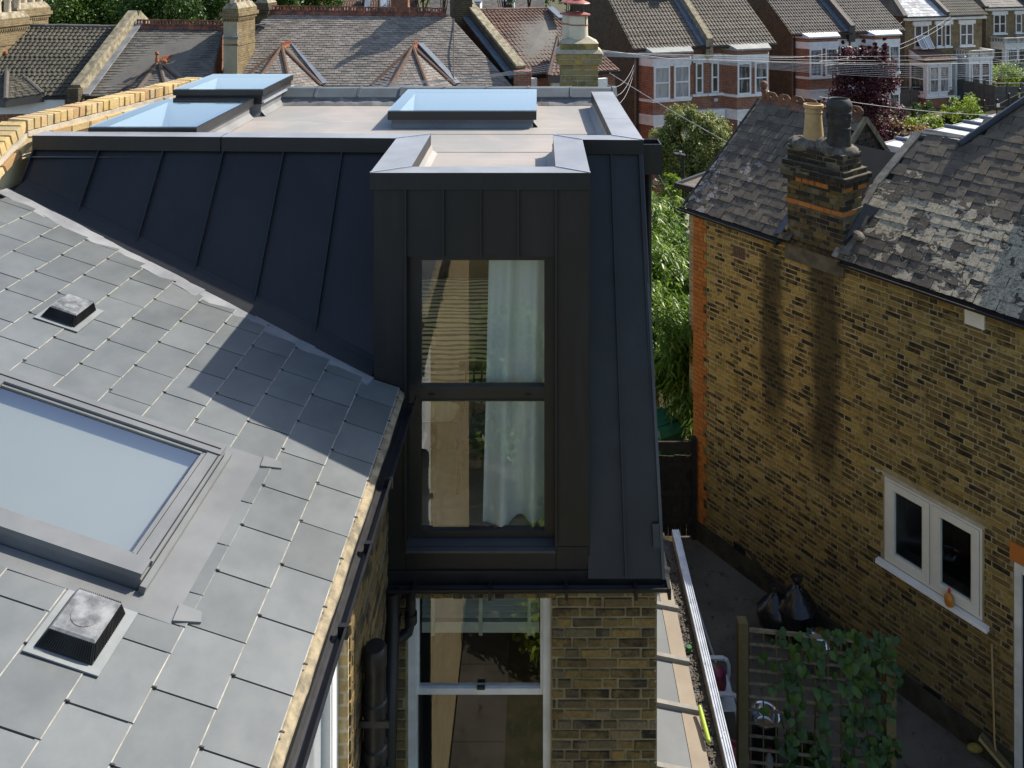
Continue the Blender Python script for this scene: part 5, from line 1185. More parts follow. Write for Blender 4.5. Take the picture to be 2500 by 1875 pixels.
# bamboo: canes with arching sprays of long leaves
CANE = simple('green bamboo cane', (.16,.20,.05), .5, (.12,.13,.04), 9)
def bamboo(bx, by, h, rad, ncane, nleaf, seed, label, lsz=.2):
    rn = np.random.default_rng(seed); o = empty('bamboo', (bx,by,0), label, 'bamboo', 'bamboo in the side garden'); tb = MB(); cs, rs = [], []
    for k in range(ncane):
        a = rn.random()*6.28; r0 = rad*.3*math.sqrt(rn.random()); hh = h*(.72+.28*rn.random()); x0, y0 = bx+r0*math.cos(a), by+r0*math.sin(a); lean = rad*(.35+.75*rn.random())
        P = lambda t: np.array([x0+lean*math.cos(a)*t**1.8, y0+lean*math.sin(a)*t**1.8, hh*(1.18*t-.30*t**3.2)])
        tb.tube([tuple(P(t)) for t in (0,.25,.5,.7,.85,1)], [.013,.012,.01,.008,.006,.003], 5)
        for t in np.linspace(.38,1,8): cs.append(P(t) + rn.normal(size=3)*.07); rs.append(.15+.12*rn.random())
    tb.build('cane', CANE, o, kind='stuff')
    # sprays: a fan of drooping blades from each node
    n = nleaf; idx = rn.integers(0, len(cs), n); c = np.asarray(cs)[idx] + rn.normal(size=(n,3))*np.asarray(rs)[idx][:,None]*.55
    az = rn.random(n)*6.283; dip = -.15 - .75*rn.random(n)**1.3; dirv = np.stack([np.cos(az)*np.cos(dip), np.sin(az)*np.cos(dip), np.sin(dip)], 1)
    side = np.stack([-np.sin(az), np.cos(az), .35*rn.normal(size=n)], 1); L = lsz*(.6+.7*rn.random(n)); w_ = L*.085
    sag = np.zeros((n,3)); sag[:,2] = -.22*L
    v = np.stack([c, c+dirv*(L*.4)[:,None]-side*w_[:,None], c+dirv*L[:,None]+sag, c+dirv*(L*.4)[:,None]+side*w_[:,None]], 1).reshape(-1,3)
    leafobj('foliage', v, np.arange(4*n).reshape(n,4), LEAF_B, o)
bamboo(2.75, 16.7, 3.35, .95, 34, 12000, 101, 'bright bamboo clump arching over the lawn behind the timber gate', .19)
bamboo(2.30, 19.0, 3.0, .7, 22, 7000, 102, 'bamboo clump beside the mansard edge behind the dark green bin', .20)
bamboo(3.35, 19.8, 3.75, 1.0, 34, 11000, 103, 'tall bamboo clump below the grey wheelie bin', .20)
bamboo(2.75, 21.8, 4.1, .9, 26, 8000, 104, 'farthest bamboo clump near the brick piers', .21)
bamboo(3.25, 15.5, 1.9, .5, 14, 2600, 105, 'low bamboo shoots against the orange brick corner', .18)
# dry grass and litter under the bamboo
rn = np.random.default_rng(5); n = 2600; xy = np.stack([rn.uniform(1.8,3.4,n), rn.uniform(14.4,19.5,n)],1)
v, f = leafcloud(rn, np.column_stack([xy, np.full(n,.06)]), np.full(n,.05), 5200, .12, .14, .2); leafobj('grass', v, f, leafm('dry grass', [(.06,.07,.02),(.16,.13,.06),(.25,.2,.11)]), None, 'stuff')
# planting beside the garden path (seen mirrored in the windows)
for i, (x, y, z, R3, mat, lb) in enumerate(((.15,.4,.8,(.38,1.0,.8),LEAF_L,'sunlit yellow green border shrub beside the garden path'),(.25,-1.6,1.2,(.5,1.0,1.2),LEAF_G,'tall green border shrub farther down the garden path'),(-.5,-4.2,1.6,(.9,.6,1.6),LEAF_B,'leafy shrub closing the end of the garden path'))):
    tree('border_shrub', (x,y,0), 1, R3, z, mat, lb, 'shrub', 40, 3500, .13, 120+i, 'border shrubs by the garden path', cr=.3, trunk=.03)
# ================================================================== timber gate
gt_ = empty('timber_gate', (2.35, 14.0, 0), 'dark timber gate of vertical boards closing the side passage', 'gate'); gy = 14.0; gx0, gx1 = 1.80, 2.63
for k in range(8):
    x0 = gx0 + k*(gx1-gx0)/8; q = MB(); q.box(x0+.004, x0+(gx1-gx0)/8-.004, gy, gy+.02, .02+ru(0,.015), 1.40+ru(-.01,.01)); q.build('board', WOODD, gt_)
for z, hh in ((1.58,.15),(1.25,.11),(.78,.10),(.30,.10)): q = MB(); q.box(gx0, gx1, gy-.035, gy-.002, z-hh/2, z+hh/2); q.build('rail', WOODD, gt_)
q = MB(); q.box(gx1-.02, gx1+.06, gy-.06, gy+.04, 0, 1.72); q.build('post', WOODD, gt_)
q = MB(); q.box(gx0-.06, gx0+.0, gy-.06, gy+.04, 0, 1.72); q.build('post', WOODD, gt_)
q = MB(); q.box(gx1-.07,gx1-.03,gy-.06,gy-.036,1.0,1.12); q.build('latch', BLACKM, gt_)
q = MB(); q.bar((1.9,15.9,.75),(2.45,15.9,.75),.03,.12); q.bar((2.0,15.9,0),(2.0,15.9,.75),.08,.08); tag(q.build('low_rail', simple('pinkish old timber', (.2,.13,.1), .8, (.14,.09,.07), 8)), 'short weathered timber rail under the bamboo', 'rail')
# ================================================================== wheelie bins
def bin_(x, y, rz, mat, lid, label, sc1=1.0):
    o = empty('wheelie_bin', (x,y,0), label, 'bin', 'wheelie bins'); Rm = Matrix.Translation((x,y,0)) @ Matrix.Rotation(rz,4,'Z') @ Matrix.Scale(sc1,4)
    def B(b, nm, m_, par=o): b.v = [tuple(Rm @ V(p)) for p in b.v]; return b.build(nm, m_, par)
    b = MB(); b.add([(-.21,-.24,.06),(.21,-.24,.06),(.21,.24,.06),(-.21,.24,.06),(-.28,-.35,.98),(.28,-.35,.98),(.28,.33,.98),(-.28,.33,.98)],[(0,3,2,1),(0,1,5,4),(1,2,6,5),(2,3,7,6),(3,0,4,7)]); b.box(-.30,.30,-.37,.35,.965,1.0); bd_ = B(b, 'body', mat)
    b = MB(); b.add([(-.31,-.39,1.005),(.31,-.39,1.005),(.31,.37,1.005),(-.31,.37,1.005),(-.27,-.30,1.09),(.27,-.30,1.09),(.27,.33,1.10),(-.27,.33,1.10)],[(0,1,5,4),(1,2,6,5),(2,3,7,6),(3,0,4,7),(4,5,6,7),(0,3,2,1)]); b.box(-.2,.2,-.18,.2,1.095,1.112); b.tube([(-.25,.40,1.03),(.25,.40,1.03)],.016,8); B(b, 'lid', lid)
    for s_ in (-1,1): b = MB(); b.tube([(s_*.22,.27,.1),(s_*.27,.27,.1)],.1,14); B(b, 'wheel', BLACK)
GBIN = simple('green bin plastic', (.02,.13,.065), .4, (.016,.10,.05), 4); GRBIN = simple('grey green bin plastic', (.14,.16,.13), .45, (.11,.12,.1), 4)
p = atz(1615,1030,1.05); bin_(p.x, p.y, .5, GBIN, GBIN, 'dark green wheelie bin standing on the grass behind the gate')
p = at(1647,507,29.3); bin_(p.x, 29.3, .3, GRBIN, simple('pale grey bin lid', (.36,.39,.34), .4, (.3,.33,.29), 4), 'grey green wheelie bin with pale lid by the brick pier', 1.0)
# brick piers
RED_TX = brickwallm('red brickwork', [(.33,.135,.075),(.24,.09,.05)], (.36,.28,.22), .22)
for (px, Y, lb) in ((1611,31.3,'red brick gate pier farther from the bin'),(1611,29.1,'red brick gate pier next to the grey bin')):
    p = at(px, 480, Y); o = empty('brick_pier', (p.x,Y,0), lb, 'pier', 'brick gate piers'); MB().box(p.x-.22,p.x+.22,Y-.2,Y+.2,0,1.2).build('shaft', RED_TX, o); q = MB(); frust(q,p.x-.27,p.x+.27,Y-.25,Y+.25,1.2,.09,1.32); q.build('cap', simple('worn stone cap', (.34,.29,.22), .85, (.2,.17,.13), 8), o)
# street lamp
lp = empty('street_lamp', (4.235,24,0), 'black street lamp post with flat head among the front garden shrubs', 'street lamp')
q = MB(); q.tube([(4.235,24,0),(4.235,24,1.2),(4.235,24,1.25),(4.235,24,4.0)], [.07,.065,.045,.042], 12); q.build('pole', BLACKM, lp)
q = MB(); q.prism([(4.30,23.88,4.02),(4.30,24.12,4.02),(3.98,24.16,4.06),(3.98,23.92,4.06)], (0,0,.06)); q.build('lamp_head', BLACKM, lp)
q = MB(); q.lathe([(0,0),(.04,0),(.042,.08),(0,.085)], (4.16,24,4.10), 12); q.build('photocell', GALV, lp)
# ================================================================== neighbour's yard
tr = empty('trellis', (3.2, 9.6, 0), 'weathered square trellis overgrown with heart leaved vine', 'trellis')
TA, TB = V((2.49,9.70,0)), V((3.99,9.52,0)); TD = (TB-TA).normalized(); TNn = V((TD.y,-TD.x,0)); Lt = (TB-TA).length
q = MB(); q.box(2.36,2.47,9.66,9.78,0,2.08); q.build('post', WOODO, tr); q = MB(); q.box(4.02,4.13,9.46,9.58,0,1.95); q.build('post', WOODO, tr)
TG = simple('silvered trellis lath', (.17,.15,.105), .85, (.09,.078,.055), 12, bump=.3, vary=.2)
zs = [.12] + [1.97 - .155*k for k in range(12)]
for z in zs[1:]: q = MB(); q.bar(TA+V((0,0,z)), TB+V((0,0,z+ru(-.006,.006))), .014, .026); q.build('lath', TG, tr)
q = MB(); q.bar(TA+TNn*.02+V((0,0,2.0)), TB+TNn*.02+V((0,0,1.99)), .03, .035); q.build('top_rail', TG, tr)
for k in range(11): 
    a = TA + TD*(.02 + k*.148) - TNn*.014; q = MB(); q.bar(a+V((0,0,.1)), a+V((0,0,1.99)), .026, .012); q.build('lath', WOODO, tr)
vn = empty('climbing_vine', (3.6, 9.5, 0), 'dark green vine with heart shaped leaves climbing the trellis', 'vine')
hl = MB(); pts = [(0,-.5,.0),(.28,-.22,.03),(.5,.12,.0),(.42,.40,-.03),(.2,.46,0),(0,.33,.05),(-.2,.46,0),(-.42,.40,-.03),(-.5,.12,.0),(-.28,-.22,.03)]
hl.add([(0,0,.08)]+pts, [(0,1+k,1+(k+1)%10) for k in range(10)]); hme = hl.mesh('leaf', LEAF_V)
rn = np.random.default_rng(9); pwv = world_of(vn).inverted()
cols_ = [(.55,.10,1.9,70),(.85,.12,1.0,0)]
def vleaf(u, z, off, s_):
    P = TA + TD*u + TNn*off + V((0,0,z)); n_ = (TNn + V((rn.normal()*.45, rn.normal()*.3, .55+rn.normal()*.35))).normalized(); dn = V((rn.normal()*.45, rn.normal()*.2, -1)); dn = (dn - n_*dn.dot(n_)).normalized(); X = dn.cross(n_)
    o = bpy.data.objects.new('leaf', hme); o.parent = vn; o.matrix_parent_inverse = pwv; X, Y_, Z = X*s_, -dn*s_, n_*s_
    o.matrix_basis = Matrix(((X.x,Y_.x,Z.x,P.x),(X.y,Y_.y,Z.y,P.y),(X.z,Y_.z,Z.z,P.z),(0,0,0,1))); COL.objects.link(o)
nl = 0
while nl < 299:
    u, z = rn.uniform(.1,1.68), rn.uniform(.15,2.08); k = 0
    if u > 1.05: k = .9
    elif .42 < u < .62: k = .62
    elif .72 < u < .9: k = .6 if z < 1.3 else .35
    elif z > 1.75 and u > .25: k = .6
    else: k = .10
    if z > 1.6 and u > .5: k = max(k, .55)
    if rn.random() < k: vleaf(u, z, rn.uniform(.01,.10), rn.uniform(.085,.155)); nl += 1
q = MB()
for u0 in (.5,.8,1.15,1.35,1.5,1.6):
    pts = [TA + TD*(u0+.05*math.sin(z*4+u0*9)) + TNn*.02 + V((0,0,z)) for z in np.linspace(.05,1.95,10)]; q.tube(pts, .006, 5)
q.build('stem', BARK, vn)
# plastic garden chair
PW = simple('white moulded plastic', (.62,.65,.66), .35, (.5,.53,.54), 5, spec=.5)
ch_ = empty('garden_chair', (2.28,10.58,0), 'white plastic garden chair behind the trellis post', 'chair')
cx0, cx1, cy0, cy1 = 2.03, 2.50, 10.33, 10.84
q = MB(); q.box(cx0,cx1,cy0,cy1,.415,.44); q.box(cx1-.03,cx1+.01,cy0,cy1,.375,.435); o = q.build('seat', PW, ch_); bv = o.modifiers.new('b','BEVEL'); bv.width = .012; bv.segments = 2
q = MB()
for k in range(6): q.prism([(cx0-.0,cy0+.03+k*.078,.44),(cx0-.0,cy0+.09+k*.078,.44),(cx0-.10,cy0+.09+k*.078,.86),(cx0-.10,cy0+.03+k*.078,.86)],(-.02,0,0))
q.box(cx0-.13,cx0-.09,cy0+.02,cy1-.02,.84,.90); q.build('backrest', PW, ch_)
for y in (cy0-.01, cy1+.01):
    q = MB(); q.bar((cx0-.06,y,.665),(cx1-.05,y,.655),.055,.022); q.tube([(cx1-.06,y,.655),(cx1-.01,y,.63),(cx1+.015,y,.56),(cx1+.02,y,.43)],.026,8); q.build('armrest', PW, ch_, smooth=False)
for (x,y) in ((cx0,cy0),(cx0,cy1),(cx1,cy0),(cx1,cy1)): q = MB(); q.tube([(x,y,.42),(x+(.05 if x>2.2 else -.05),y+(.04 if y>10.5 else -.04),0)],[.032,.022],8); q.build('leg', PW, ch_)
# bag of compost on the chair
bgm = M('printed compost bag'); t_ = NT(bgm); p_ = t_.pos(); vr_ = t_.new('ShaderNodeTexVoronoi'); vr_.inputs['Scale'].default_value = 9; t_.l(p_, vr_.inputs['Vector'])
t_.l(t_.ramp(t_.noise(p_, 7, 3), [(.3,(.02,.09,.04)),(.45,(.03,.12,.05)),(.5,(.22,.03,.03)),(.58,(.25,.02,.10)),(.66,(.02,.02,.05)),(.8,(.25,.12,.03))]), t_.b.inputs['Base Color']); t_.b.inputs['Roughness'].default_value = .3
bagc = at(1745, 1688, 10.45); bag = empty('compost_bag', (2.27,10.5,.44), 'green and red printed bag leaning on the white garden chair', 'bag')
q = MB(); q.ball((2.25,10.56,.62), .17, .15, .21, 18, 12); q.v = [(x+.10*(z-.62), y+.02*math.sin(z*30), z) for x,y,z in q.v]; q.build('sack', bgm, bag, smooth=True)
def text(body, parent, loc, rot, size, mat):
    c = bpy.data.curves.new('lettering', 'FONT'); c.body = body; c.size = size; c.extrude = .0006; c.align_x = 'CENTER'; c.materials.append(mat); t_o = bpy.data.objects.new('lettering_source', c); link(t_o); me = bpy.data.meshes.new_from_object(t_o.evaluated_get(bpy.context.evaluated_depsgraph_get())); bpy.data.objects.remove(t_o); o = bpy.data.objects.new('lettering', me); link(o); put(o, parent); o.location = V(loc); o.rotation_euler = rot; return o
lb = MB(); lc = V((2.215,10.405,.68)); 
lab = MB().obox(lc, (.8,-.35,-.5), (0,-.75,.6), (.55,.5,.7), .055, .055, .003).build('printed_label', simple('navy print', (.012,.016,.06), .3), bag)
tx = text('SK\nMO', bag, lc + V((.0,-.012,.03)), Euler((math.radians(52),0,math.radians(-28))), .055, WHITE)
# steel bowls
STEEL = simple('polished steel', (.62,.63,.65), .16, (.5,.5,.52), 3, metal=1)
p = at(1867,1755,10.15); bo = MB(); bo.lathe([(0,-.07),(.10,-.065),(.15,-.02),(.168,.045),(.182,.052),(.182,.058),(.164,.05),(.145,-.01),(.10,-.052),(0,-.056)], p, 30); tag(bo.build('steel_bowl', STEEL, smooth=True), 'shiny steel bowl on a stand behind the trellis', 'bowl')
MB().tube([(p.x,p.y,0),(p.x,p.y,p.z-.07)],.16,16).build('bowl_stand', BLACK); bpy.data.objects['bowl_stand']['label'] = 'dark round stand under the steel bowl'; bpy.data.objects['bowl_stand']['category'] = 'stand'
p = at(2003,1552,11.4); bo = MB(); bo.lathe([(.20,-.1),(.19,-.03),(.14,.03),(.06,.06),(0,.065)], p, 26); bo.tube([(p.x,p.y,0),(p.x,p.y,p.z-.1)],.18,14); tag(bo.build('metal_lid', STEEL, smooth=True), 'domed metal lid showing above the trellis top rail', 'lid')
# refuse sacks
SACK = simple('black refuse sack', (.010,.010,.011), .28, (.016,.016,.018), 8, spec=.6, bump=.9, bscale=13)
for (px, py, hh, rx, sd, lb) in ((1892,1545,.62,.26,1,'glossy black refuse sack nearest the yard wall corner'),(1945,1555,.80,.30,2,'fuller black refuse sack with a knotted top by the wall')):
    p = atz(px, py, 0); R = random.Random(sd); b = MB(); b.ball((p.x,p.y,hh*.48), rx, rx*.9, hh*.5, 20, 14)
    b.v = [(p.x+(x-p.x)*(1 if z < hh*.6 else max(.25, 1-(z-hh*.6)/(hh*.4)*.7))+R.uniform(-.015,.015), p.y+(y-p.y)*(1 if z < hh*.6 else max(.25,1-(z-hh*.6)/(hh*.4)*.7))+R.uniform(-.015,.015), max(.005, z+R.uniform(-.012,.012))) for x,y,z in b.v]
    b.lathe([(.05,hh*.93),(.03,hh*.98),(.09,hh*1.08),(.03,hh*1.06)], (p.x,p.y,0), 9); tag(b.build('refuse_sack', SACK, smooth=True), lb, 'refuse sack', 'black sacks by the side wall')
q = MB(); a = at(1822,1342,12.6); c = at(1898,1452,12.1); q.tube([a, c],.013,6); q.tube([a+V((.06,0,-.03)), c+V((.05,0,0))],.012,6); tag(q.build('garden_poles', BLACK), 'dark garden pole and cane leaning into the refuse sacks', 'poles')
p = atz(2176,1620,0); q = MB(); q.tube([(p.x,p.y,0),(p.x,p.y,1.0)],.016,8); o = tag(q.build('black_stake', BLACKM), 'slim black stake with a pale tip by the kitchen wall', 'stake'); q = MB(); q.ball((p.x,p.y,1.02),.02); q.build('tip', WHITE, o)
# broom and timber by the wall
br = empty('broom', N(4.35,-.2,0), 'yard broom with wooden handle leaning on the side wall', 'broom')

def onwall(px, py, s):
    r = V(((px-CX)/F, 1, -(py-CY)/F)); k = ((NC + NN*s) - V((0,0,CAMZ))).dot(NN) / r.dot(NN); return V((0,0,CAMZ)) + r*k
hd = onwall(2432,1836,-.09); q = MB(); q.tube([hd, onwall(2428,1812,-.085), onwall(2421,1572,-.03)],.012,8); q.build('handle', simple('pale broom handle', (.36,.25,.11), .6, (.3,.2,.09), 6), br)
hdir = (onwall(2462,1872,-.09) - onwall(2402,1802,-.09)).normalized(); q = MB(); q.obox(hd, hdir, V((hdir.y,-hdir.x,0)), (0,0,1), .19, .03, .02); q.build('head', WOODO, br)
q = MB()
for i in range(40):
    c = hd + hdir*(-.2+.4*i/39); q.bar(c+V((0,0,-.015)), c+V((hdir.y*.05,-hdir.x*.05,-.055)), .007,.02)
q.build('bristle', simple('buff bristle', (.40,.32,.13), .8), br, kind='stuff')
q = MB(); a = atz(2270,1740,.02); c = atz(2368,1822,.02); q.tube([a,c],.012,6); tag(q.build('wooden_pole', WOODO), 'thin wooden pole lying along the foot of the wall', 'pole')
p = onwall(2380,1826,-.1); q = MB(); q.ball(p, .10, .05, .05); tag(q.build('yellow_sponge', simple('yellow sponge', (.22,.17,.03), .9, (.15,.11,.02), 20)), 'yellow sponge lying beside the broom head', 'sponge')
# sauce bottle on the kitchen sill
bt_ = empty('soap_bottle', N(4.42,-.06,wz0), 'amber squeezy bottle with red cap standing on the kitchen sill', 'bottle'); q = MB(); q.lathe([(0,0),(.05,0),(.06,.04),(.058,.10),(.03,.14),(.016,.155),(.016,.165)], N(4.42,-.06,wz0-.012), 16); q.build('body', simple('amber liquid', (.45,.19,.02), .2, (.38,.15,.02), 8), bt_, smooth=True)
q = MB(); q.lathe([(.02,.165),(.02,.19),(.01,.21),(0,.212)], N(4.42,-.06,wz0-.012), 12); q.build('cap', simple('red cap', (.5,.02,.02), .3), bt_, smooth=True)
# pots, bottle, planks low in the yard
p = atz(1785,1850,.28); q = MB(); q.lathe([(.14,-.28),(.2,0),(.215,0),(.215,.03),(.19,.03),(.18,-.02),(0,-.02)], p, 20); tag(q.build('plant_pot', simple('pink plastic pot', (.34,.09,.11), .5, (.26,.07,.08), 6), smooth=True), 'dusty pink plastic plant pot below the white chair', 'pot')
p = atz(1878,1850,.2); bo = empty('drink_bottle', p, 'clear plastic bottle with red cap behind the trellis', 'bottle'); q = MB(); q.lathe([(0,-.2),(.05,-.2),(.05,.0),(.02,.06),(.02,.08)], p, 14); q.build('body', simple('clear pet plastic', (.35,.38,.38), .15, (.28,.31,.31), 8), bo, smooth=True); q = MB(); q.lathe([(.026,.08),(.026,.11),(0,.112)], p, 12); q.build('cap', bpy.data.materials['red cap'], bo)
p = atz(1960,1860,.25); q = MB(); q.lathe([(.13,-.25),(.17,0),(.18,0),(.18,.03),(.15,.02),(0,.0)], p, 18); po = tag(q.build('plant_pot', simple('dark plastic pot', (.03,.035,.03), .5), smooth=True), 'dark plant pot with a leafy plant behind the vine', 'pot')
v, f = leafcloud(np.random.default_rng(4), [tuple(p+V((0,0,.15)))], [.22], 160, .14, .35); leafobj('foliage', v, f, LEAF_G, po)
q = MB()
q.tube([at(1690,1440,12.6), at(1750,1625,11.1)],.014,6); q.tube([at(1683,1440,12.6), at(1735,1628,11.1)],.014,6)
tag(q.build('clothes_airer', GALV), 'folded metal airer leaning by the lean-to edge', 'airer')
# ================================================================== far houses
def bil(eL, eR, rR, rL):
    eL, eR, rR, rL = map(V, (eL, eR, rR, rL))
    return lambda u, v: (eL*(1-u) + eR*u)*(1-v) + (rL*(1-u) + rR*u)*v
def tiles(name, eL, eR, rR, rL, nc, wd, style, mat, parent, most=0, seed=0, lip=.02):
    """courses of tiles or slates laid over a roof plane"""
    P = bil(eL, eR, rR, rL); R = random.Random(seed); eL, eR, rR, rL = map(V, (eL, eR, rR, rL))
    Nn = (eR - eL).cross((rL + rR)/2 - (eL + eR)/2).normalized()
    if Nn.z < 0: Nn = -Nn
    Le, Lr = (eR-eL).length, (rR-rL).length; b = MB(); parts = []
    for r in range(nc):
        v0, v1 = r/nc, min(1, (r+1.15)/nc); Lc = Le*(1-v0) + Lr*v0
        if style == 'slate':
            u = -(.5*wd if r % 2 else 0)
            while u < Lc - .02:
                a, c = max(0, u), min(Lc, u + wd); u += wd
                if c - a < .03: continue
                ua, uc = a/Lc, (c-.012)/Lc; h = lip*R.uniform(.7,1.3); dv = R.uniform(-.06,.06)/nc
                q = [P(ua, max(0,v0+dv)) + Nn*h, P(uc, max(0,v0+dv)) + Nn*h, P(uc, v1) + Nn*.004, P(ua, v1) + Nn*.004, P(ua, max(0,v0+dv)) - Nn*.004, P(uc, max(0,v0+dv)) - Nn*.004]
                fs = [(0,1,2,3),(4,5,1,0)]
                parts.append((q, fs))
        else:
            n = max(2, int(Lc/wd)); prof = [(0,0),(.25,.0),(.42,1),(.78,1),(.95,.15)]
            row0, row1 = [], []; rl = lip*.9
            for k in range(n):
                j = R.uniform(-.006,.006)
                for (fx, h) in prof:
                    uu = min(1, (k+fx)/n); row0.append(P(uu, v0) + Nn*(lip + rl*h + j)); row1.append(P(uu, v1) + Nn*(.003 + rl*h + j))
            m_ = len(row0); b.add(row0 + row1, [(i, i+1, m_+i+1, m_+i) for i in range(m_-1)])
            low = [p - Nn*(lip+.01) for p in row0]; b.add(row0 + low, [(m_+i, m_+i+1, i+1, i) for i in range(m_-1)])
    if style == 'slate':
        pw = world_of(parent).inverted()
        for i, (q, fs) in enumerate(parts):
            if i < most:
                me = bpy.data.meshes.new(name); me.from_pydata([tuple(p) for p in q], [], fs); me.materials.append(mat)
                o = bpy.data.objects.new(name, me); o.parent = parent; o.matrix_parent_inverse = pw; COL.objects.link(o)
            else: b.add(q, fs)
    if b.f: b.build(name, mat, parent, kind='stuff', uv=False)
def oldroof(name, c1, c2, c3, vary=.2, grime=.5):
    m = M(name); t = NT(m); p = t.pos(); r = t.rand()
    col = t.mix(t.lin(t.noise(p, 1.2, 6, .65), .35, .65), c1, c2); col = t.mix(1.0, col, t.ramp(r, [(0,(1-vary,)*3),(1,(1+vary,)*3)]), 'MULTIPLY')
    col = t.mix(t.math('MULTIPLY', t.lin(t.noise(t.scaled(p,1,.35,.35), 2.2, 5, .7), .5, .72), grime), col, c3)
    sp = t.lin(t.noise(p, 17, 3, .7), .70, .74); col = t.mix(t.math('MULTIPLY', sp, .7), col, (.4,.39,.34))
    t.l(col, t.b.inputs['Base Color']); t.b.inputs['Roughness'].default_value = .75; t.b.inputs['Specular IOR Level'].default_value = .3
    t.bump(t.noise(p, 24, 5, .7), .3, .01); return m
R_GRN = oldroof('mossy dark ribbed tiles', (0.081,0.073,0.053), (0.062,0.057,0.042), (0.099,0.084,0.056))
R_SLT = oldroof('grey purple slates', (0.223,0.198,0.171), (0.171,0.152,0.130), (0.248,0.198,0.177), .25, .7)
R_SLB = oldroof('dark grey slates', (0.130,0.121,0.105), (0.096,0.090,0.081), (0.161,0.146,0.127), .25)
R_BRN = oldroof('red brown ribbed tiles', (0.167,0.093,0.065), (0.130,0.077,0.056), (0.211,0.143,0.105), .3)
R_GRY = oldroof('brown grey ribbed tiles', (0.130,0.108,0.081), (0.102,0.087,0.065), (0.161,0.136,0.102), .2)
R_DRK = oldroof('dark brown ribbed tiles', (0.105,0.090,0.074), (0.084,0.071,0.062), (0.130,0.112,0.096), .2)
BRK_Y = brickwallm('yellow grey stock brickwork', [(.26,.19,.09),(.16,.115,.06)], (.28,.23,.15), .35)
BRK_D = brickwallm('dark shaded stock brickwork', [(.10,.075,.045),(.065,.05,.034)], (.15,.125,.085), .3)  # darker stock brick, shade of the turned-away walls put into its colour
BRK_R = RED_TX
COPE = simple('mossy cement coping', (.34,.29,.19), .92, (.13,.115,.075), 6, bump=.6)
STUC = simple('buff stucco', (.42,.36,.24), .88, (.33,.28,.19), 3)
RIDR = simple('red crested ridge', (.26,.085,.045), .8, (.07,.04,.03), 5, vary=.3)
def body(parent, eL, eR, rR, rL, mat, inset=.18, ov=.12):
    eL, eR, rR, rL = map(V, (eL, eR, rR, rL)); ax = (eR-eL); ax.z = 0; ax.normalize(); bk = V((-ax.y, ax.x, 0))
    a, b = eL + bk*inset + ax*ov, eR + bk*inset - ax*ov; z0 = V((0,0,-.06)); b2L = rL*2 - eL; b2R = rR*2 - eR; b2L.z = eL.z; b2R.z = eR.z
    down = lambda p: V((p.x, p.y, 0)); dn = V((0,0,-.10))
    q = MB(); q.poly([down(a), down(b), b+z0, a+z0]); q.poly([down(b), down(b2R - bk*inset), b2R-bk*inset+z0, rR+dn, b+z0]); q.poly([down(b2L-bk*inset), down(a), a+z0, rL+dn, b2L-bk*inset+z0]); q.poly([down(b2R), down(b2L), b2L, b2R])
    w_ = q.build('wall', mat, parent)
    q = MB(); q.poly([rL+dn*.3, rR+dn*.3, b2R, b2L]); q.poly([eL+V((0,0,-.012)), eR+V((0,0,-.012)), rR+V((0,0,-.012)), rL+V((0,0,-.012))]); rf = q.build('roof', R_SLB, parent)
    q = MB(); q.bar(eL - bk*.05 + V((0,0,-.05)), eR - bk*.05 + V((0,0,-.05)), .1, .09); q.build('gutter', BLACK, parent)
    return rf
def ridge(parent, a, b, n, mat, crest_=False, name='ridge_tile', k_=1.0):
    a, b = V(a), V(b); d_ = (b-a)/n; L_ = d_.length; ax = d_.normalized(); up = V((0,0,1)); sd = ax.cross(up).normalized()
    q = MB(); pr = [(y*k_,z*k_) for y,z in ((-.14,-.10),(-.09,.0),(0,.035),(.09,.0),(.14,-.10))]; q.add([(0,y,z) for y,z in pr]+[(L_*.96,y,z) for y,z in pr], [(i,i+1,6+i,5+i) for i in range(4)]+[(4,3,2,1,0),(5,6,7,8,9)])
    if crest_:
        for (x0,x1,z0,z1) in ((.0,.96,.03,.09),(.0,.18,.09,.19),(.39,.57,.09,.19),(.78,.96,.09,.19),(.0,.96,.19,.235)): q.box(L_*x0,L_*x1,-.018*k_,.018*k_,z0*k_,z1*k_)
    me = q.mesh(name, mat); pw = world_of(parent).inverted()
    for i in range(n):
        o = bpy.data.objects.new(name, me); o.parent = parent; o.matrix_parent_inverse = pw; p = a + d_*i + V((0,0,random.uniform(-.012,.012)))
        o.matrix_basis = Matrix(((ax.x,sd.x,up.x,p.x),(ax.y,sd.y,up.y,p.y),(ax.z,sd.z,up.z,p.z),(0,0,0,1))); COL.objects.link(o)
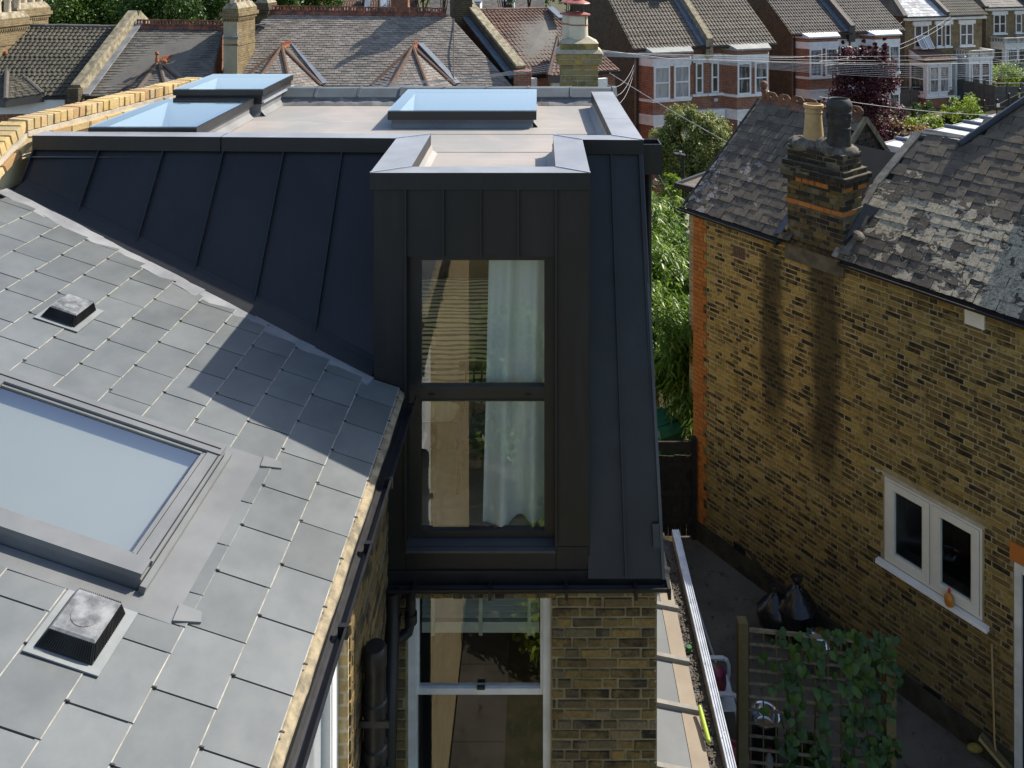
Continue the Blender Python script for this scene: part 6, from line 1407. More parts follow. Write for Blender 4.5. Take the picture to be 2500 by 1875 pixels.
def chimney(parent, c, w, dp, z0, z1, mat, rz=0, pots=4, potm=POTW, capm=None, front=None, ph=.55):
    Rm = Matrix.Translation((c[0], c[1], 0)) @ Matrix.Rotation(rz, 4, 'Z'); q = MB(); h = w/2; k = dp/2
    q.box(-h,h,-k,k,z0,z1-.55); q.box(-h-.05,h+.05,-k-.05,k+.05,z1-.55,z1-.46); q.box(-h-.1,h+.1,-k-.1,k+.1,z1-.46,z1-.34); q.box(-h-.05,h+.05,-k-.05,k+.05,z1-.34,z1-.2); q.box(-h-.02,h+.02,-k-.02,k+.02,z0+(z1-z0)*.45,z0+(z1-z0)*.45+.07)
    q.v = [tuple(Rm @ V(p)) for p in q.v]; o = q.build('chimney_stack', mat, parent)
    q = MB(); frust(q,-h-.04,h+.04,-k-.04,k+.04,z1-.2,.12,z1); q.v = [tuple(Rm @ V(p)) for p in q.v]; q.build('flaunching', capm or COPE, o)
    for i in range(pots):
        y = -k + dp*(i+.5)/pots; p = Rm @ V((0,y,z1-.04)); q = MB(); q.lathe([(.11,0),(.10,ph*.7),(.13,ph*.8),(.12,ph),(.08,ph),(.07,ph*.3)], p, 12); q.build('chimney_pot', potm, o, smooth=True)
    q = MB()
    for i in range(int(w/.1)+1): q.box(-h+i*.1-.02,-h+i*.1+.03,-k-.045,-k,z1-.62,z1-.55)
    for i in range(int(dp/.1)): q.box(h,h+.045,-k+i*.1,-k+i*.1+.05,z1-.62,z1-.55)
    q.v = [tuple(Rm @ V(p)) for p in q.v]; q.build('dentil', mat, o, kind='stuff')
    if front: q = MB(); q.box(-h-.012,h+.012,-k-.02,-k-.001,z0,z1-.65); q.v = [tuple(Rm @ V(p)) for p in q.v]; q.build('stucco_face', front, o)
    return o
def bayroof(parent, apex, back, FL, FR, BL, BR, mat, hip, nc=13, wd=.2, style='slate', crest_=3, seed=0):
    apex, back, FL, FR, BL, BR = map(V, (apex, back, FL, FR, BL, BR)); q = MB()
    q.add([apex,FL,FR,BL,BR,back,V((FL.x,FL.y,FL.z-.25)),V((FR.x,FR.y,FR.z-.25)),V((BL.x,BL.y,BL.z-.25)),V((BR.x,BR.y,BR.z-.25))], [(1,2,0),(3,1,0),(2,4,0),(3,0,5),(4,5,0),(8,6,1,3),(6,7,2,1),(7,9,4,2)]); o = q.build('bay_roof', R_SLB, parent)
    e = .02
    tiles('slate', FL, FR, apex.lerp(FR,e), apex.lerp(FL,e), nc, wd, style, mat, o, seed=seed, lip=.018); tiles('slate', FR, BR, apex.lerp(BR,e), apex.lerp(FR,e), nc, wd, style, mat, o, seed=seed+1, lip=.018); tiles('slate', BL, FL, apex.lerp(FL,e), apex.lerp(BL,e), nc, wd, style, mat, o, seed=seed+2, lip=.018)
    for p in (FL, FR, BR, BL): q = MB(); q.tube([p, apex+V((0,0,.02))], .075, 8); q.build('hip_tile', hip, o)
    q = MB(); q.bar(BR+V((.1,.15,.06)), back+V((.1,0,.05)), .22, .05); q.build('lead_valley', LEADBLUE, o)
    if crest_: ridge(o, apex+V((0,-.02,.04)), back+V((0,0,.04)), crest_, TERRAO, True, 'crest_tile', .62)
    return o
def thing_house(name, eL, label): return empty(name, (V(eL).x, V(eL).y, 0), label, 'house', 'houses across the street')
# --- house with ribbed green grey tiles
eL, eR, rR, rL = at(-190,238,25.4), at(200,234,25.8), at(322,66,28.65), at(-70,60,28.4)
hA = thing_house('tiled_house', eL, 'house with dark ribbed tile roof and broad chimney behind the brick parapet'); rf = body(hA, eL, eR, rR, rL, BRK_R)
tiles('roof_tile', eL, eR, rR, rL, 19, .155, 'pantile', R_GRN, rf, seed=1, lip=.03); ridge(rf, rL+V((0,0,.03)), rR+V((0,0,.03)), 15, simple('grey half round ridge', (.09,.085,.075), .8, (.06,.057,.05), 5, vary=.15))
bayroof(rf, at(18,152,27.2), at(94,138,28.0), at(14,243,24.9), at(104,229,25.6), at(-70,240,25.6), at(114,233,25.9), R_GRN, simple('dark hip tile', (.10,.09,.075), .8), 15, .18, 'pantile', 0)
q = MB(); q.lathe([(.09,0),(.06,.1),(.05,.2),(.08,.26),(.05,.34),(.0,.36)], at(14,150,27.2), 12); q.build('ball_finial', TERRAO, hA, smooth=True)
p = at(36,60,28.0); chimney(hA, (p.x, 28.7), .42, 1.5, 6.2, 8.25, BRK_Y, -.12, 4); p = at(-8,90,26.9); chimney(hA, (p.x-.1, 27.6), .42, 1.3, 6.0, 8.0, BRK_Y, -.12, 3)
q = MB(); a, c = at(46,86,28.0), at(74,58,28.6); q.bar(a, c, .16, .05); q.bar(at(12,90,27.9), at(48,86,28.0), .2, .05); q.build('lead_flashing', LEAD, hA)
q = MB(); a, c = at(-190,262,25.5), at(160,256,25.8); q.bar(a, c, .12, .5); q.build('lintel_band', WHITE, hA)
# --- slate house with clay crest
eL, eR, rR, rL = at(203,236,25.85), at(505,226,26.9), at(548,68,29.2), at(334,66,28.7)
hB = thing_house('slate_house', eL, 'dark slate roofed house with parapet, clay crested bay and tall buff stuccoed chimney'); rf = body(hB, eL, eR, rR, rL, BRK_R)
tiles('slate', eL, eR, rR, rL, 27, .25, 'slate', R_SLB, rf, most=300, seed=2)
ridge(rf, rL+V((0,0,.03)), rR+V((0,0,.03)), 12, RIDR, True)
bayroof(rf, at(388,154,27.3), at(446,140,28.2), at(325,235,25.3), at(412,240,25.3), at(280,236,26.0), at(478,232,26.6), R_SLB, simple('brown hip tile', (.11,.075,.05), .8, (.06,.045,.035), 6), 15, .2, 'slate', 6, 5)
q = MB(); q.lathe([(.07,0),(.05,.1),(.03,.2),(.07,.26),(.04,.33),(0,.34)], at(383,150,27.2), 12); q.build('ball_finial', TERRAO, hB, smooth=True)
a, c = at(190,236,25.6), at(328,52,28.9); bkv = V((0,0,.18))
q = MB(); q.bar(a+bkv, c+bkv, .30, .50); q.bar(c+bkv, c+V((.0,1.2,-.5)), .30, .45); q.build('parapet_coping', COPE, hB); q = MB(); q.bar(a+V((.25,0,.06)), c+V((.25,0,.03)), .22, .05); q.build('lead_flashing', LEAD, hB)
q = MB(); q.box(a.x-.2,a.x+.15,a.y-.25,a.y+.1,4,a.z+.3); q.build('corbel_pier', BRK_D, hB)
p = at(566,60,28.0); chimney(hB, (p.x+.02, 28.7), .48, 1.35, 5.6, 8.28, BRK_Y, -.1, 4, POTW, None, STUC); q = MB(); q.bar(at(548,92,27.9), at(585,90,27.9), .3, .04); q.build('lead_flashing', LEADBLUE, hB)
# --- big slate house with two bays
eL, eR, rR, rL = at(552,209,27.9), at(1252,211,27.9), at(1096,36,31.1), at(650,30,31.1)
hC = thing_house('wide_slate_house', eL, 'wide purple grey slate roof with red crested ridge and two pointed bays'); rf = body(hC, eL, eR, rR, rL, BRK_R)
tiles('slate', eL, eR, rR, rL, 32, .26, 'slate', R_SLT, rf, most=300, seed=3)
ridge(rf, rL+V((.1,0,.03)), rR+V((-.1,0,.03)), 24, RIDR, True)
BH = simple('rusty brown hip tile', (.13,.07,.042), .85, (.08,.05,.035), 7, bump=.4)
bayroof(rf, at(688,116,29.3), at(710,110,29.7), at(614,220,26.95), at(711,220,26.95), at(572,210,27.8), at(784,210,27.8), R_SLT, BH, 16, .22, 'slate', 3, 11)
bayroof(rf, at(1008,116,29.3), at(1020,110,29.6), at(948,220,26.95), at(1047,220,26.95), at(906,210,27.8), at(1110,210,27.8), R_SLT, BH, 16, .22, 'slate', 1, 14)
p = at(636,30,30.6); chimney(hC, (p.x, 31.2), .42, .8, 6.0, 8.3, BRK_D, -.05, 1)
q = MB(); q.bar(at(622,62,30.3), at(652,58,30.3), .3, .05); q.build('lead_flashing', LEADBLUE, hC)
q = MB(); q.tube([at(1108,45,30.9), at(1108,120,29.3), at(1108,206,27.9)], .02, 5); q.build('lightning_cable', BLACK, hC)
# party wall with chimney between the slate house and the brown tiled one
a, c = at(1262,196,28.2), at(1130,30,32.2)
q = MB(); q.prism([a+V((0,0,.42)), c+V((0,0,.45)), V((c.x,c.y,4)), V((a.x,a.y,4))], V((.28,.12,0))); hw = q.build('party_wall', BRK_D, hC)
q = MB(); q.bar(a+V((.15,.05,.46)), c+V((.15,.05,.49)), .36, .09); q.build('coping', COPE, hC); q = MB(); q.bar(a+V((-.13,-.08,.10)), c+V((-.13,-.08,.12)), .24, .06); q.build('lead_flashing', LEADBLUE, hC)
p = at(1123,10,31.6); chimney(hC, (p.x+.0, 32.0), .74, .9, 6.2, 10.2, BRK_D, .25, 2)
q = MB(); q.box(a.x-.1,a.x+.5,a.y-.3,a.y+.2,3,a.z+.35); q.build('corbel_pier', BRK_R, hC)
# --- brown tiled house
eL, eR, rR, rL = at(1262,186,29.6), at(1514,172,31.3), at(1350,20,34.4), at(1146,24,33.5)
hD = thing_house('brown_tiled_house', eL, 'red brown ribbed tile roof of the house behind the mossy chimney stack'); rf = body(hD, eL, eR, rR, rL, BRK_R)
tiles('roof_tile', eL, eR, rR, rL, 19, .15, 'pantile', R_BRN, rf, seed=4, lip=.028); ridge(rf, rL+V((0,0,.03)), rR+V((0,0,.03)), 10, simple('brown half round ridge', (.16,.10,.07), .8, (.11,.075,.055), 5, vary=.2))
for (x0, x1) in ((1262,1310),(1346,1372),(1458,1480)):
    q = MB(); a, c = at(x0,203,29.2), at(x1,201,29.4); q.bar(a+V((0,0,-.05)), c+V((0,0,-.05)), .16, .42); q.build('window_lintel', WHITE, hD); q = MB(); q.bar(a+V((0,-.06,-.30)), c+V((0,-.06,-.30)), .2, .08); q.build('lintel_drip', WHITE, hD)
bayroof(rf, at(1362,92,31.0), at(1372,90,31.4), at(1338,185,28.9), at(1382,185,28.9), at(1338,184,29.5), at(1440,182,30), R_BRN, simple('dark valley tile', (.07,.045,.035), .8), 12, .15, 'pantile', 0)
q = MB(); q.bar(at(1342,18,34.2), at(1372,45,33.2), .3, .08); q.build('lead_flashing', LEADBLUE, hD)
# --- generic pieces of the far terrace
def frm(o, ang): a = V((math.cos(ang), math.sin(ang), 0)); b = V((-math.sin(ang), math.cos(ang), 0)); o = V(o); return lambda u, v, z: o + a*u + b*v + V((0,0,z)), a, b
def lbox(q, L, u0, u1, v0, v1, z0, z1): q.prism([L(u0,v0,z0), L(u1,v0,z0), L(u1,v1,z0), L(u0,v1,z0)], (0,0,z1-z0)); return q
def fwin(parent, L, u0, u1, z0, z1, v=0, pane=None, fm=None, rail=True, mull=0, wd=.07):
    q = MB(); lbox(q,L,u0,u0+wd,v-.07,v-.004,z0,z1); lbox(q,L,u1-wd,u1,v-.07,v-.004,z0,z1); lbox(q,L,u0+wd,u1-wd,v-.07,v-.004,z0,z0+wd); lbox(q,L,u0+wd,u1-wd,v-.07,v-.004,z1-wd,z1)
    if rail: lbox(q,L,u0+wd,u1-wd,v-.06,v-.004,(z0+z1)/2-.03,(z0+z1)/2+.03)
    for k in range(mull): x = u0 + (u1-u0)*(k+1)/(mull+1); lbox(q,L,x-.05,x+.05,v-.075,v-.004,z0+wd,z1-wd)
    o = q.build('window', fm or WHITE, parent); q = MB(); q.poly([L(u0+wd*.6,v-.02,z0+wd*.6), L(u1-wd*.6,v-.02,z0+wd*.6), L(u1-wd*.6,v-.02,z1-wd*.6), L(u0+wd*.6,v-.02,z1-wd*.6)]); q.build('pane', pane or PANE, o); return o
def rwin(parent, P, u0, u1, v0, v1, opened=False):
    Nn = (P(1,0)-P(0,0)).cross(P(0,1)-P(0,0)).normalized(); q = MB(); A = [P(u0,v0),P(u1,v0),P(u1,v1),P(u0,v1)]
    for i in range(4): q.bar(A[i]+Nn*.08, A[(i+1)%4]+Nn*.08, .09, .12, up=Nn)
    o = q.build('roof_window', VG, parent); q = MB()
    if opened: q.add([A[3]+Nn*.1, A[2]+Nn*.1, A[1]+Nn*.45, A[0]+Nn*.45], [(0,1,2,3)])
    else: q.add([p+Nn*.11 for p in A], [(0,1,2,3)])
    q.build('pane', SKYP, o)
SKYP = paneglass('sky mirroring roof glass', (.20,.23,.25), (.45,.47,.48)); SKYP.node_tree.nodes['Principled BSDF'].inputs['Roughness'].default_value = .12  # pale base colour stands in for reflected sky
STONEW = simple('white painted stone', (.74,.74,.73), .55, (.6,.6,.59), 5)
def plan(L, u0, u1, dp, g, cant=.38): return lambda z: [L(u0-g, .0, z), L(u0+cant-g*.5, -dp-g, z), L(u1-cant+g*.5, -dp-g, z), L(u1+g, .0, z)]
def redpair(o, ang, W, zs, label, roofm, baytop, seed):
    L, a, b = frm(o, ang); h = empty('red_brick_house', o, label, 'house', 'houses along the far street'); EZ = 5.8
    eL, eR, rR, rL = L(-.2,-.3,EZ), L(W+.2,-.3,EZ), L(W+.2,4.6,EZ+3.5), L(-.2,4.6,EZ+3.5)
    q = MB(); q.poly([L(0,0,0),L(W,0,0),L(W,0,EZ-.05),L(0,0,EZ-.05)]); q.poly([L(W,0,0),L(W,9,0),L(W,9,EZ),L(W,4.6,EZ+3.4),L(W,0,EZ-.05)]); q.build('wall', BRK_R, h)
    q = MB(); q.poly([L(0,9,0),L(0,0,0),L(0,0,EZ-.05),L(0,4.6,EZ+3.4),L(0,9,EZ)]); q.build('gable_wall', BRK_D, h)
    q = MB(); q.poly([eL,eR,rR,rL]); q.poly([rL,rR,L(W+.2,9.3,EZ),L(-.2,9.3,EZ)]); rf = q.build('roof', R_DRK, h)
    tiles('roof_tile', eL, eR, rR, rL, 22, .165, 'pantile', roofm, rf, seed=seed, lip=.03)
    um = W*.515; q = MB(); q.bar(L(um,-.3,EZ+.2), L(um,4.6,EZ+3.7), .26, .42); q.box(L(um,-.3,0).x-.16,L(um,-.3,0).x+.16,L(um,-.3,0).y-.1,L(um,-.3,0).y+.25,EZ-.5,EZ+.35); q.build('parapet_coping', COPE if seed < 30 else R_DRK, h)
    q = MB(); q.bar(L(um-.28,-.3,EZ+.07), L(um-.28,4.6,EZ+3.57), .3, .05); q.build('lead_flashing', LEADBLUE, h)
    P = bil(eL,eR,rR,rL)
    for i, (u0, v0) in enumerate(((.20,.55),(.345,.55),(.60,.57),(.735,.57)) if seed < 30 else ()): rwin(rf, P, u0, u0+.075, v0, v0+.21, i == 1)
    q = MB(); q.bar(L(-.2,-.36,EZ-.06), L(W+.2,-.36,EZ-.06), .1, .09); q.tube([L(.12,-.08,EZ-.1), L(.12,-.08,0)], .045, 8); q.build('gutter', BLACK, h)
    for bi, (u0, u1) in enumerate(((.22,2.75),(4.35,6.72))):
        u0 *= W/6.83; u1 *= W/6.83; pf = plan(L,u0,u1,.62,0); q = MB(); q.prism(pf(0), (0,0,5.42)); by = q.build('bay', BRK_R, h)
        for (z0, z1, g, m_) in ((5.05,5.4,.05,STONEW),(5.4,5.68,.02,BRK_R),(3.50,3.62,.08,STONEW),(2.50,2.86,.06,STONEW),(2.86,2.95,.10,STONEW)): q = MB(); q.prism(plan(L,u0,u1,.62,g)(z0), (0,0,z1-z0)); q.build('bay_band' if z0 != 3.5 else 'window_sill', m_, by)
        A, B = plan(L,u0,u1,.62,.14)(5.68), [L(u0-.05,.35,6.08), L(u1+.05,.35,6.08)]; q = MB(); q.add(A+B, [(0,1,4),(1,2,5,4),(2,3,5)]); q.prism(plan(L,u0,u1,.62,.16)(5.60),(0,0,.075)); q.build('bay_roof', baytop, by)
        m1 = (u0+u1)/2; ww_ = (u1-u0-.76)/2
        for (s0, s1) in ((u0+.40,u0+.40+ww_-.12),(u1-.40-ww_+.12,u1-.40)):
            for (z0, z1) in ((3.62,5.05),(.95,2.5)): fwin(by, L, s0, s1, z0, z1, -.62, PANEB if (bi == 0 and seed < 30) else PANEC)
    for (u0, u1) in ((2.98,3.35),(3.78,4.15)):
        u0 *= W/6.83; u1 *= W/6.83; fwin(h, L, u0, u1, 3.66, 5.05, 0, PANE); q = MB(); lbox(q,L,u0-.14,u1+.14,-.09,-.004,5.05,5.42); q.build('window_lintel', STONEW, h); q = MB(); lbox(q,L,u0-.2,u1+.2,-.14,-.004,3.54,3.65); q.build('window_sill', STONEW, h)
    q = MB(); lbox(q,L,2.8*W/6.83,4.32*W/6.83,-.30,-.004,2.5,2.95)
    for (u0, u1) in ((2.82,2.95),(3.48,3.64),(4.2,4.32)): lbox(q,L,u0*W/6.83,u1*W/6.83,-.28,-.004,0,2.5)
    q.build('porch', STONEW, h)
    for (u0, u1) in ((2.95,3.48),(3.64,4.2)): q = MB(); lbox(q,L,u0*W/6.83,u1*W/6.83,-.06,-.003,0,2.42); q.build('front_door', BLACKM, h)
    q = MB(); lbox(q,L,3.85,4.05,-.16,-.02,3.28,3.42); q.build('flood_light', GALV, h) if seed < 30 else None
    return h, L
A15 = math.atan2(2.1, 6.5)
hE, LE = redpair((4.2,35.9,0), A15, 6.83, 0, 'red brick pair with white bay bands and four roof windows', R_GRY, simple('grey felt bay roof', (.30,.31,.29), .7, (.22,.23,.21), 3), 20)
hF, LF = redpair((13.1,42.4,0), A15, 6.75, 0, 'red brick pair behind the purple tree with pale lead bay roofs', R_DRK, simple('pale lead bay roof', (.6,.62,.64), .5, (.45,.47,.5), 3), 40)
def yellow(o, ang, W, label, spec, seed):
    L, a, b = frm(o, ang); h = empty('yellow_brick_house', o, label, 'house', 'houses along the far street'); EZ = 5.8
    eL, eR, rR, rL = L(-.2,-.3,EZ), L(W+.2,-.3,EZ), L(W+.2,4.6,EZ+3.4), L(1.2,4.6,EZ+3.4)
    q = MB(); q.poly([L(0,0,0),L(W,0,0),L(W,0,EZ-.05),L(0,0,EZ-.05)]); q.poly([L(W,0,0),L(W,9,0),L(W,9,EZ),L(W,4.6,EZ+3.3),L(W,0,EZ-.05)]); q.build('wall', BRK_Y, h); q = MB(); q.poly([L(0,9,0),L(0,0,0),L(0,0,EZ-.05),L(0,9,EZ-.05)]); q.build('gable_wall', BRK_D, h)
    q = MB(); q.poly([eL,eR,rR,rL]); q.poly([L(-.2,9.3,EZ),eL,rL]); q.poly([rL,rR,L(W+.2,9.3,EZ),L(-.2,9.3,EZ)]); rf = q.build('roof', R_GRY, h)
    um = W*.5; Pm = bil(eL,eR,rR,rL)
    tiles('slate', eL, L(um,-.3,EZ), L(um,4.6,EZ+3.4), rL, 20, .30, 'slate', PALES if seed == 50 else R_SLB, rf, seed=seed); tiles('roof_tile', L(um,-.3,EZ), eR, rR, L(um,4.6,EZ+3.4), 20, .17, 'pantile', R_GRN, rf, seed=seed+1, lip=.03)
    tiles('slate', L(-.2,9.3,EZ), eL, rL, rL+V((.01,0,0)), 18, .4, 'slate', R_GRY, rf, seed=seed+3)
    q = MB(); q.bar(L(um,-.3,EZ+.1), L(um,4.6,EZ+3.6), .3, .4); q.bar(eL+V((0,0,.05)), rL+V((0,0,.05)), .28, .12); q.build('parapet_coping', R_SLB, h)
    q = MB(); lbox(q,L,-.1,W+.1,-.32,-.01,EZ-.26,EZ-.10); q.build('white_fascia', STONEW, h); q = MB(); q.bar(L(-.2,-.38,EZ-.03), L(W+.2,-.38,EZ-.03), .1, .08); q.build('gutter', BLACK, h)
    for (u0, u1, mull, op) in spec['up']:
        fw = fwin(h, L, u0, u1, 3.75, 5.2, 0, PANE, STONEW, True, mull); q = MB(); lbox(q,L,u0-.16,u1+.16,-.12,-.004,5.2,5.46); q.build('window_lintel', STONEW, h); q = MB(); lbox(q,L,u0-.1,u1+.1,-.16,-.004,3.64,3.75); q.build('window_sill', STONEW, h)
        if op:
            for k in range(2):
                x0 = u0 + .07 + k*(u1-u0)/2; x1 = x0 + (u1-u0)/2 - .14; q = MB(); A = [L(x0,-.10,4.5),L(x1,-.10,4.5),L(x1,-.62,3.72),L(x0,-.62,3.72)]
                for i in range(4): q.bar(A[i], A[(i+1)%4], .07, .05)
                q.build('open_sash', STONEW, fw); q = MB(); q.poly([A[0],A[1],A[2],A[3]]); q.build('pane', SKYP, fw)
    for (u0, u1, kind, dp, zt) in spec['bays']:
        q = MB(); lbox(q,L,u0,u1,-dp,-.002,.75,zt); lbox(q,L,u0-.12,u1+.12,-dp-.12,-.002,.66,.78); lbox(q,L,u0-.06,u1+.06,-dp-.06,-.002,zt-.14,zt-.02); lbox(q,L,u0-.1,u1+.1,-dp-.1,-.002,zt,zt+.07); by = q.build('bay', STONEW, h)
        q = MB(); lbox(q,L,u0+.02,u1-.02,-dp+.02,-.002,0,.66); q.build('bay_plinth', BRK_R, by)
        n_ = 2; w_ = (u1-u0-.36)/n_
        for k in range(n_): fwin(by, L, u0+.18+k*(w_+.0)+.04, u0+.18+(k+1)*w_-.04, 1.0, zt-.35, -dp, PANEC, STONEW)
        LS = lambda u, v, z, u0=u0, dp=dp: L(u0 + v, -u, z)      # left cheek of the bay
        fwin(by, LS, .16, dp-.12, 1.0, zt-.35, 0, PANEC, STONEW)
        for x in (u0+.06, (u0+u1)/2, u1-.06): q = MB(); lbox(q,L,x-.06,x+.06,-dp-.05,-dp+.0,.8,zt); q.build('pilaster', STONEW, by)
        if kind == 'tile':
            e1, e2, r2, r1 = L(u0-.22,-dp-.25,zt+.05), L(u1+.22,-dp-.25,zt+.05), L(u1+.05,-.02,zt+.62), L(u0-.05,-.02,zt+.62); q = MB(); q.poly([e1,e2,r2,r1]); q.poly([e1,r1,L(u0-.05,-.02,zt+.05)]); q.poly([r2,e2,L(u1+.05,-.02,zt+.05)]); bt = q.build('bay_roof', WHITEG, by); tiles('roof_tile', e1, e2, r2, r1, 7, .16, 'pantile', R_BRN, bt, seed=seed+9, lip=.025); q = MB(); q.bar(e1+V((0,0,-.06)), e2+V((0,0,-.06)), .08, .08); q.bar(e1+V((0,0,-.06)), L(u0-.22,0,zt+.02), .08, .08); q.build('gutter', BLACK, by)
        else:
            q = MB(); lbox(q,L,u0-.14,u1+.14,-dp-.14,-dp+.06,zt+.42,zt+.5); lbox(q,L,u0-.14,u0+.04,-dp+.06,-.01,zt+.42,zt+.5); lbox(q,L,u1-.04,u1+.14,-dp+.06,-.01,zt+.42,zt+.5)
            for x in (u0,(u0+u1)/2,u1): lbox(q,L,x-.12,x+.12,-dp-.1,-dp+.06,zt+.07,zt+.42)
            n_ = 16
            for k in range(n_): x = u0 + (u1-u0)*(k+.5)/n_; lbox(q,L,x-.025,x+.025,-dp-.06,-dp+.0,zt+.07,zt+.42)
            for k in range(5): y = -dp + dp*(k+.5)/5; lbox(q,L,u0-.06,u0,y-.03,y+.03,zt+.07,zt+.42)
            q.build('balustrade', simple('grey weathered balustrade', (.5,.5,.47), .7, (.33,.33,.3), 6), by)
    for (u0, u1) in spec['doors']:
        q = MB(); lbox(q,L,u0-.1,u1+.1,-.5,-.004,2.6,3.1); lbox(q,L,u0-.1,u0+.04,-.45,-.004,0,2.6); lbox(q,L,u1-.04,u1+.1,-.45,-.004,0,2.6); q.build('porch', STONEW, h); q = MB(); lbox(q,L,u0+.05,u1-.05,-.06,-.003,0,2.45); q.build('front_door', BLACKM, h)
    return h
PALES = oldroof('sun glinting pale slates', (.50,.51,.52), (.38,.39,.40), (.26,.26,.26), .35)  # sun glint painted in as a pale slate colour
hG = yellow((24.0,53.7,0), math.atan2(1.9,6.0), 6.4, 'yellow brick pair with open upper sash and tiled white bay', {'up': ((.75,1.9,1,True),(2.55,3.0,0,False),(3.25,3.7,0,False),(4.5,5.6,1,False)), 'bays': ((.35,2.35,'tile',1.5,3.05),(4.15,6.1,'bal',1.1,3.05)), 'doors': ((2.65,3.75),)}, 50)
hH = yellow((34.4,63.0,0), math.atan2(1.9,6.0), 8, 'farthest yellow brick house with white balustraded bay', {'up': ((.7,1.9,1,False),(2.9,3.5,0,False),(4.4,5.6,1,False)), 'bays': ((.45,2.9,'bal',1.3,3.05),(4.2,6.6,'bal',1.3,3.05)), 'doors': ((3.1,4.0),)}, 60)
# dark infill between the terrace ends, far brown roof line at the top of the view
eL, eR, rR, rL = at(770,40,60), at(1025,40,60), at(1015,-22,64), at(790,-22,64)
hJ = empty('far_brown_house', (eL.x,60,0), 'far brown tiled roofs with small vents beyond the red crested ridge', 'house', 'houses across the street'); rf = body(hJ, eL, eR, rR, rL, BRK_D); tiles('roof_tile', eL, eR, rR, rL, 24, .2, 'pantile', R_BRN, rf, seed=71, lip=.03)
P = bil(eL,eR,rR,rL)
for (u,v) in ((.21,.45),(.40,.45)): q = MB(); c = P(u,v); q.box(c.x-.15,c.x+.25,c.y-.2,c.y+.2,c.z-.05,c.z+.28); q.build('roof_vent', R_SLB, rf)
rwin(rf, P, .62, .70, .25, .62); q = MB(); q.bar(P(.49,0)+V((0,0,.15)), P(.49,1)+V((0,0,.15)), .4, .35); q.build('parapet_coping', LEADBLUE, hJ)
p = at(972,22,58); chimney(hJ, (p.x,59), 1.2, .9, 4, 8.55, BRK_R, 0, 2, TERRA, FLP, None, 1.2)
eL, eR, rR, rL = at(1035,45,66), at(1330,45,66), at(1330,-30,71), at(1060,-30,71)
hK = empty('far_slate_house', (eL.x,66,0), 'far grey slate roof with small white dormer windows', 'house', 'houses across the street'); rf = body(hK, eL, eR, rR, rL, BRK_D); tiles('slate', eL, eR, rR, rL, 24, .4, 'slate', R_SLB, rf, seed=72)
for px in (1160,1242):
    c = at(px,16,65.5); q = MB(); q.box(c.x-.42,c.x+.42,65.2,67.5,c.z-.6,c.z+.35); dm = q.build('dormer', WHITE, rf); q = MB(); q.box(c.x-.3,c.x+.3,65.17,65.195,c.z-.35,c.z+.2); q.build('pane', PANEC, dm); q = MB(); q.box(c.x-.5,c.x+.5,65.1,67.5,c.z+.352,c.z+.42); q.build('dormer_roof', LEADBLUE, dm)
# ================================================================== fences, railings, seat, pickets by the far gardens
FEN = simple('grey weathered panel fence', (.13,.12,.105), .85, (.085,.08,.07), 5, bump=.3, vary=.15)
def panelfence(a, b, h, n, label, hc=True):
    a, b = V(a), V(b); o = empty('panel_fence', a, label, 'fence'); d_ = (b-a)/n
    for i in range(n):
        p, q2 = a + d_*i, a + d_*(i+1); sd = V((-d_.y, d_.x, 0)).normalized()
        q = MB(); q.bar(p + d_.normalized()*.06 + V((0,0,h*.45)), q2 - d_.normalized()*.06 + V((0,0,h*.45)), .03, h*.86); pn = q.build('fence_panel', FEN, o)
        for k in range(6): z = h*(.1+.13*k); q = MB(); q.bar(p + d_.normalized()*.06 - sd*.02 + V((0,0,z)), q2 - d_.normalized()*.06 - sd*.02 + V((0,0,z)), .012, .03); q.build('batten', FEN, pn)
        q = MB(); q.box(p.x-.05,p.x+.05,p.y-.05,p.y+.05,0,h+.05); q.build('post', FEN, o)
    q = MB(); q.bar(a+V((0,0,h)), b+V((0,0,h)), .09, .05); q.build('fence_cap', simple('pale fence cap', (.3,.29,.26), .8), o); return o
panelfence(atz(2303,244,0), atz(2432,268,0), 1.75, 5, 'grey panel fence running from the white tiled bay to the drive')
panelfence(atz(2425,262,0), atz(2560,262,0), 1.55, 4, 'lower grey panel fence in front of the balustraded bay')
panelfence(atz(2190,262,0), atz(2330,262,0), 1.3, 4, 'dark panel fence below the garden seat')
pk = empty('picket_fence', atz(2255,327,0), 'short white picket fence between the flowering shrub and dark fence', 'fence')
a, c = atz(2254,326,0), atz(2284,330,0)
for k in range(8): p = a.lerp(c, k/7); q = MB(); q.prism([p+V((-.045,0,0)),p+V((.045,0,0)),p+V((.045,0,.9)),p+V((0,0,.98)),p+V((-.045,0,.9))],(0,.02,0)); q.build('picket', WHITE, pk)
q = MB(); q.bar(a+V((0,.04,.3)), c+V((0,.04,.3)), .03, .06); q.bar(a+V((0,.04,.7)), c+V((0,.04,.7)), .03, .06); q.build('rail', WHITE, pk)
df = empty('dark_fence', atz(2286,325,0), 'dark close boarded fence under the arching green shrub', 'fence'); a, c = atz(2286,326,0), atz(2402,308,0)
for k in range(34): p = a.lerp(c, k/33); q = MB(); q.box(p.x-.055,p.x+.055,p.y,p.y+.03,0,.95+ru(-.03,.03)); q.build('board', WOODD, df)
rl_ = empty('railing', atz(2402,306,0), 'black wire railing with round posts beside the pale drive', 'railing')
pts = [atz(2402,312,0), atz(2434,310,0), atz(2463,292,0), atz(2489,278,0), atz(2530,262,0)]
for i, p in enumerate(pts): q = MB(); q.tube([p, p+V((0,0,1.5))],.075 if i % 2 == 0 else .045,8); q.ball(p+V((0,0,1.52)),.085); q.build('post', BLACKM, rl_)
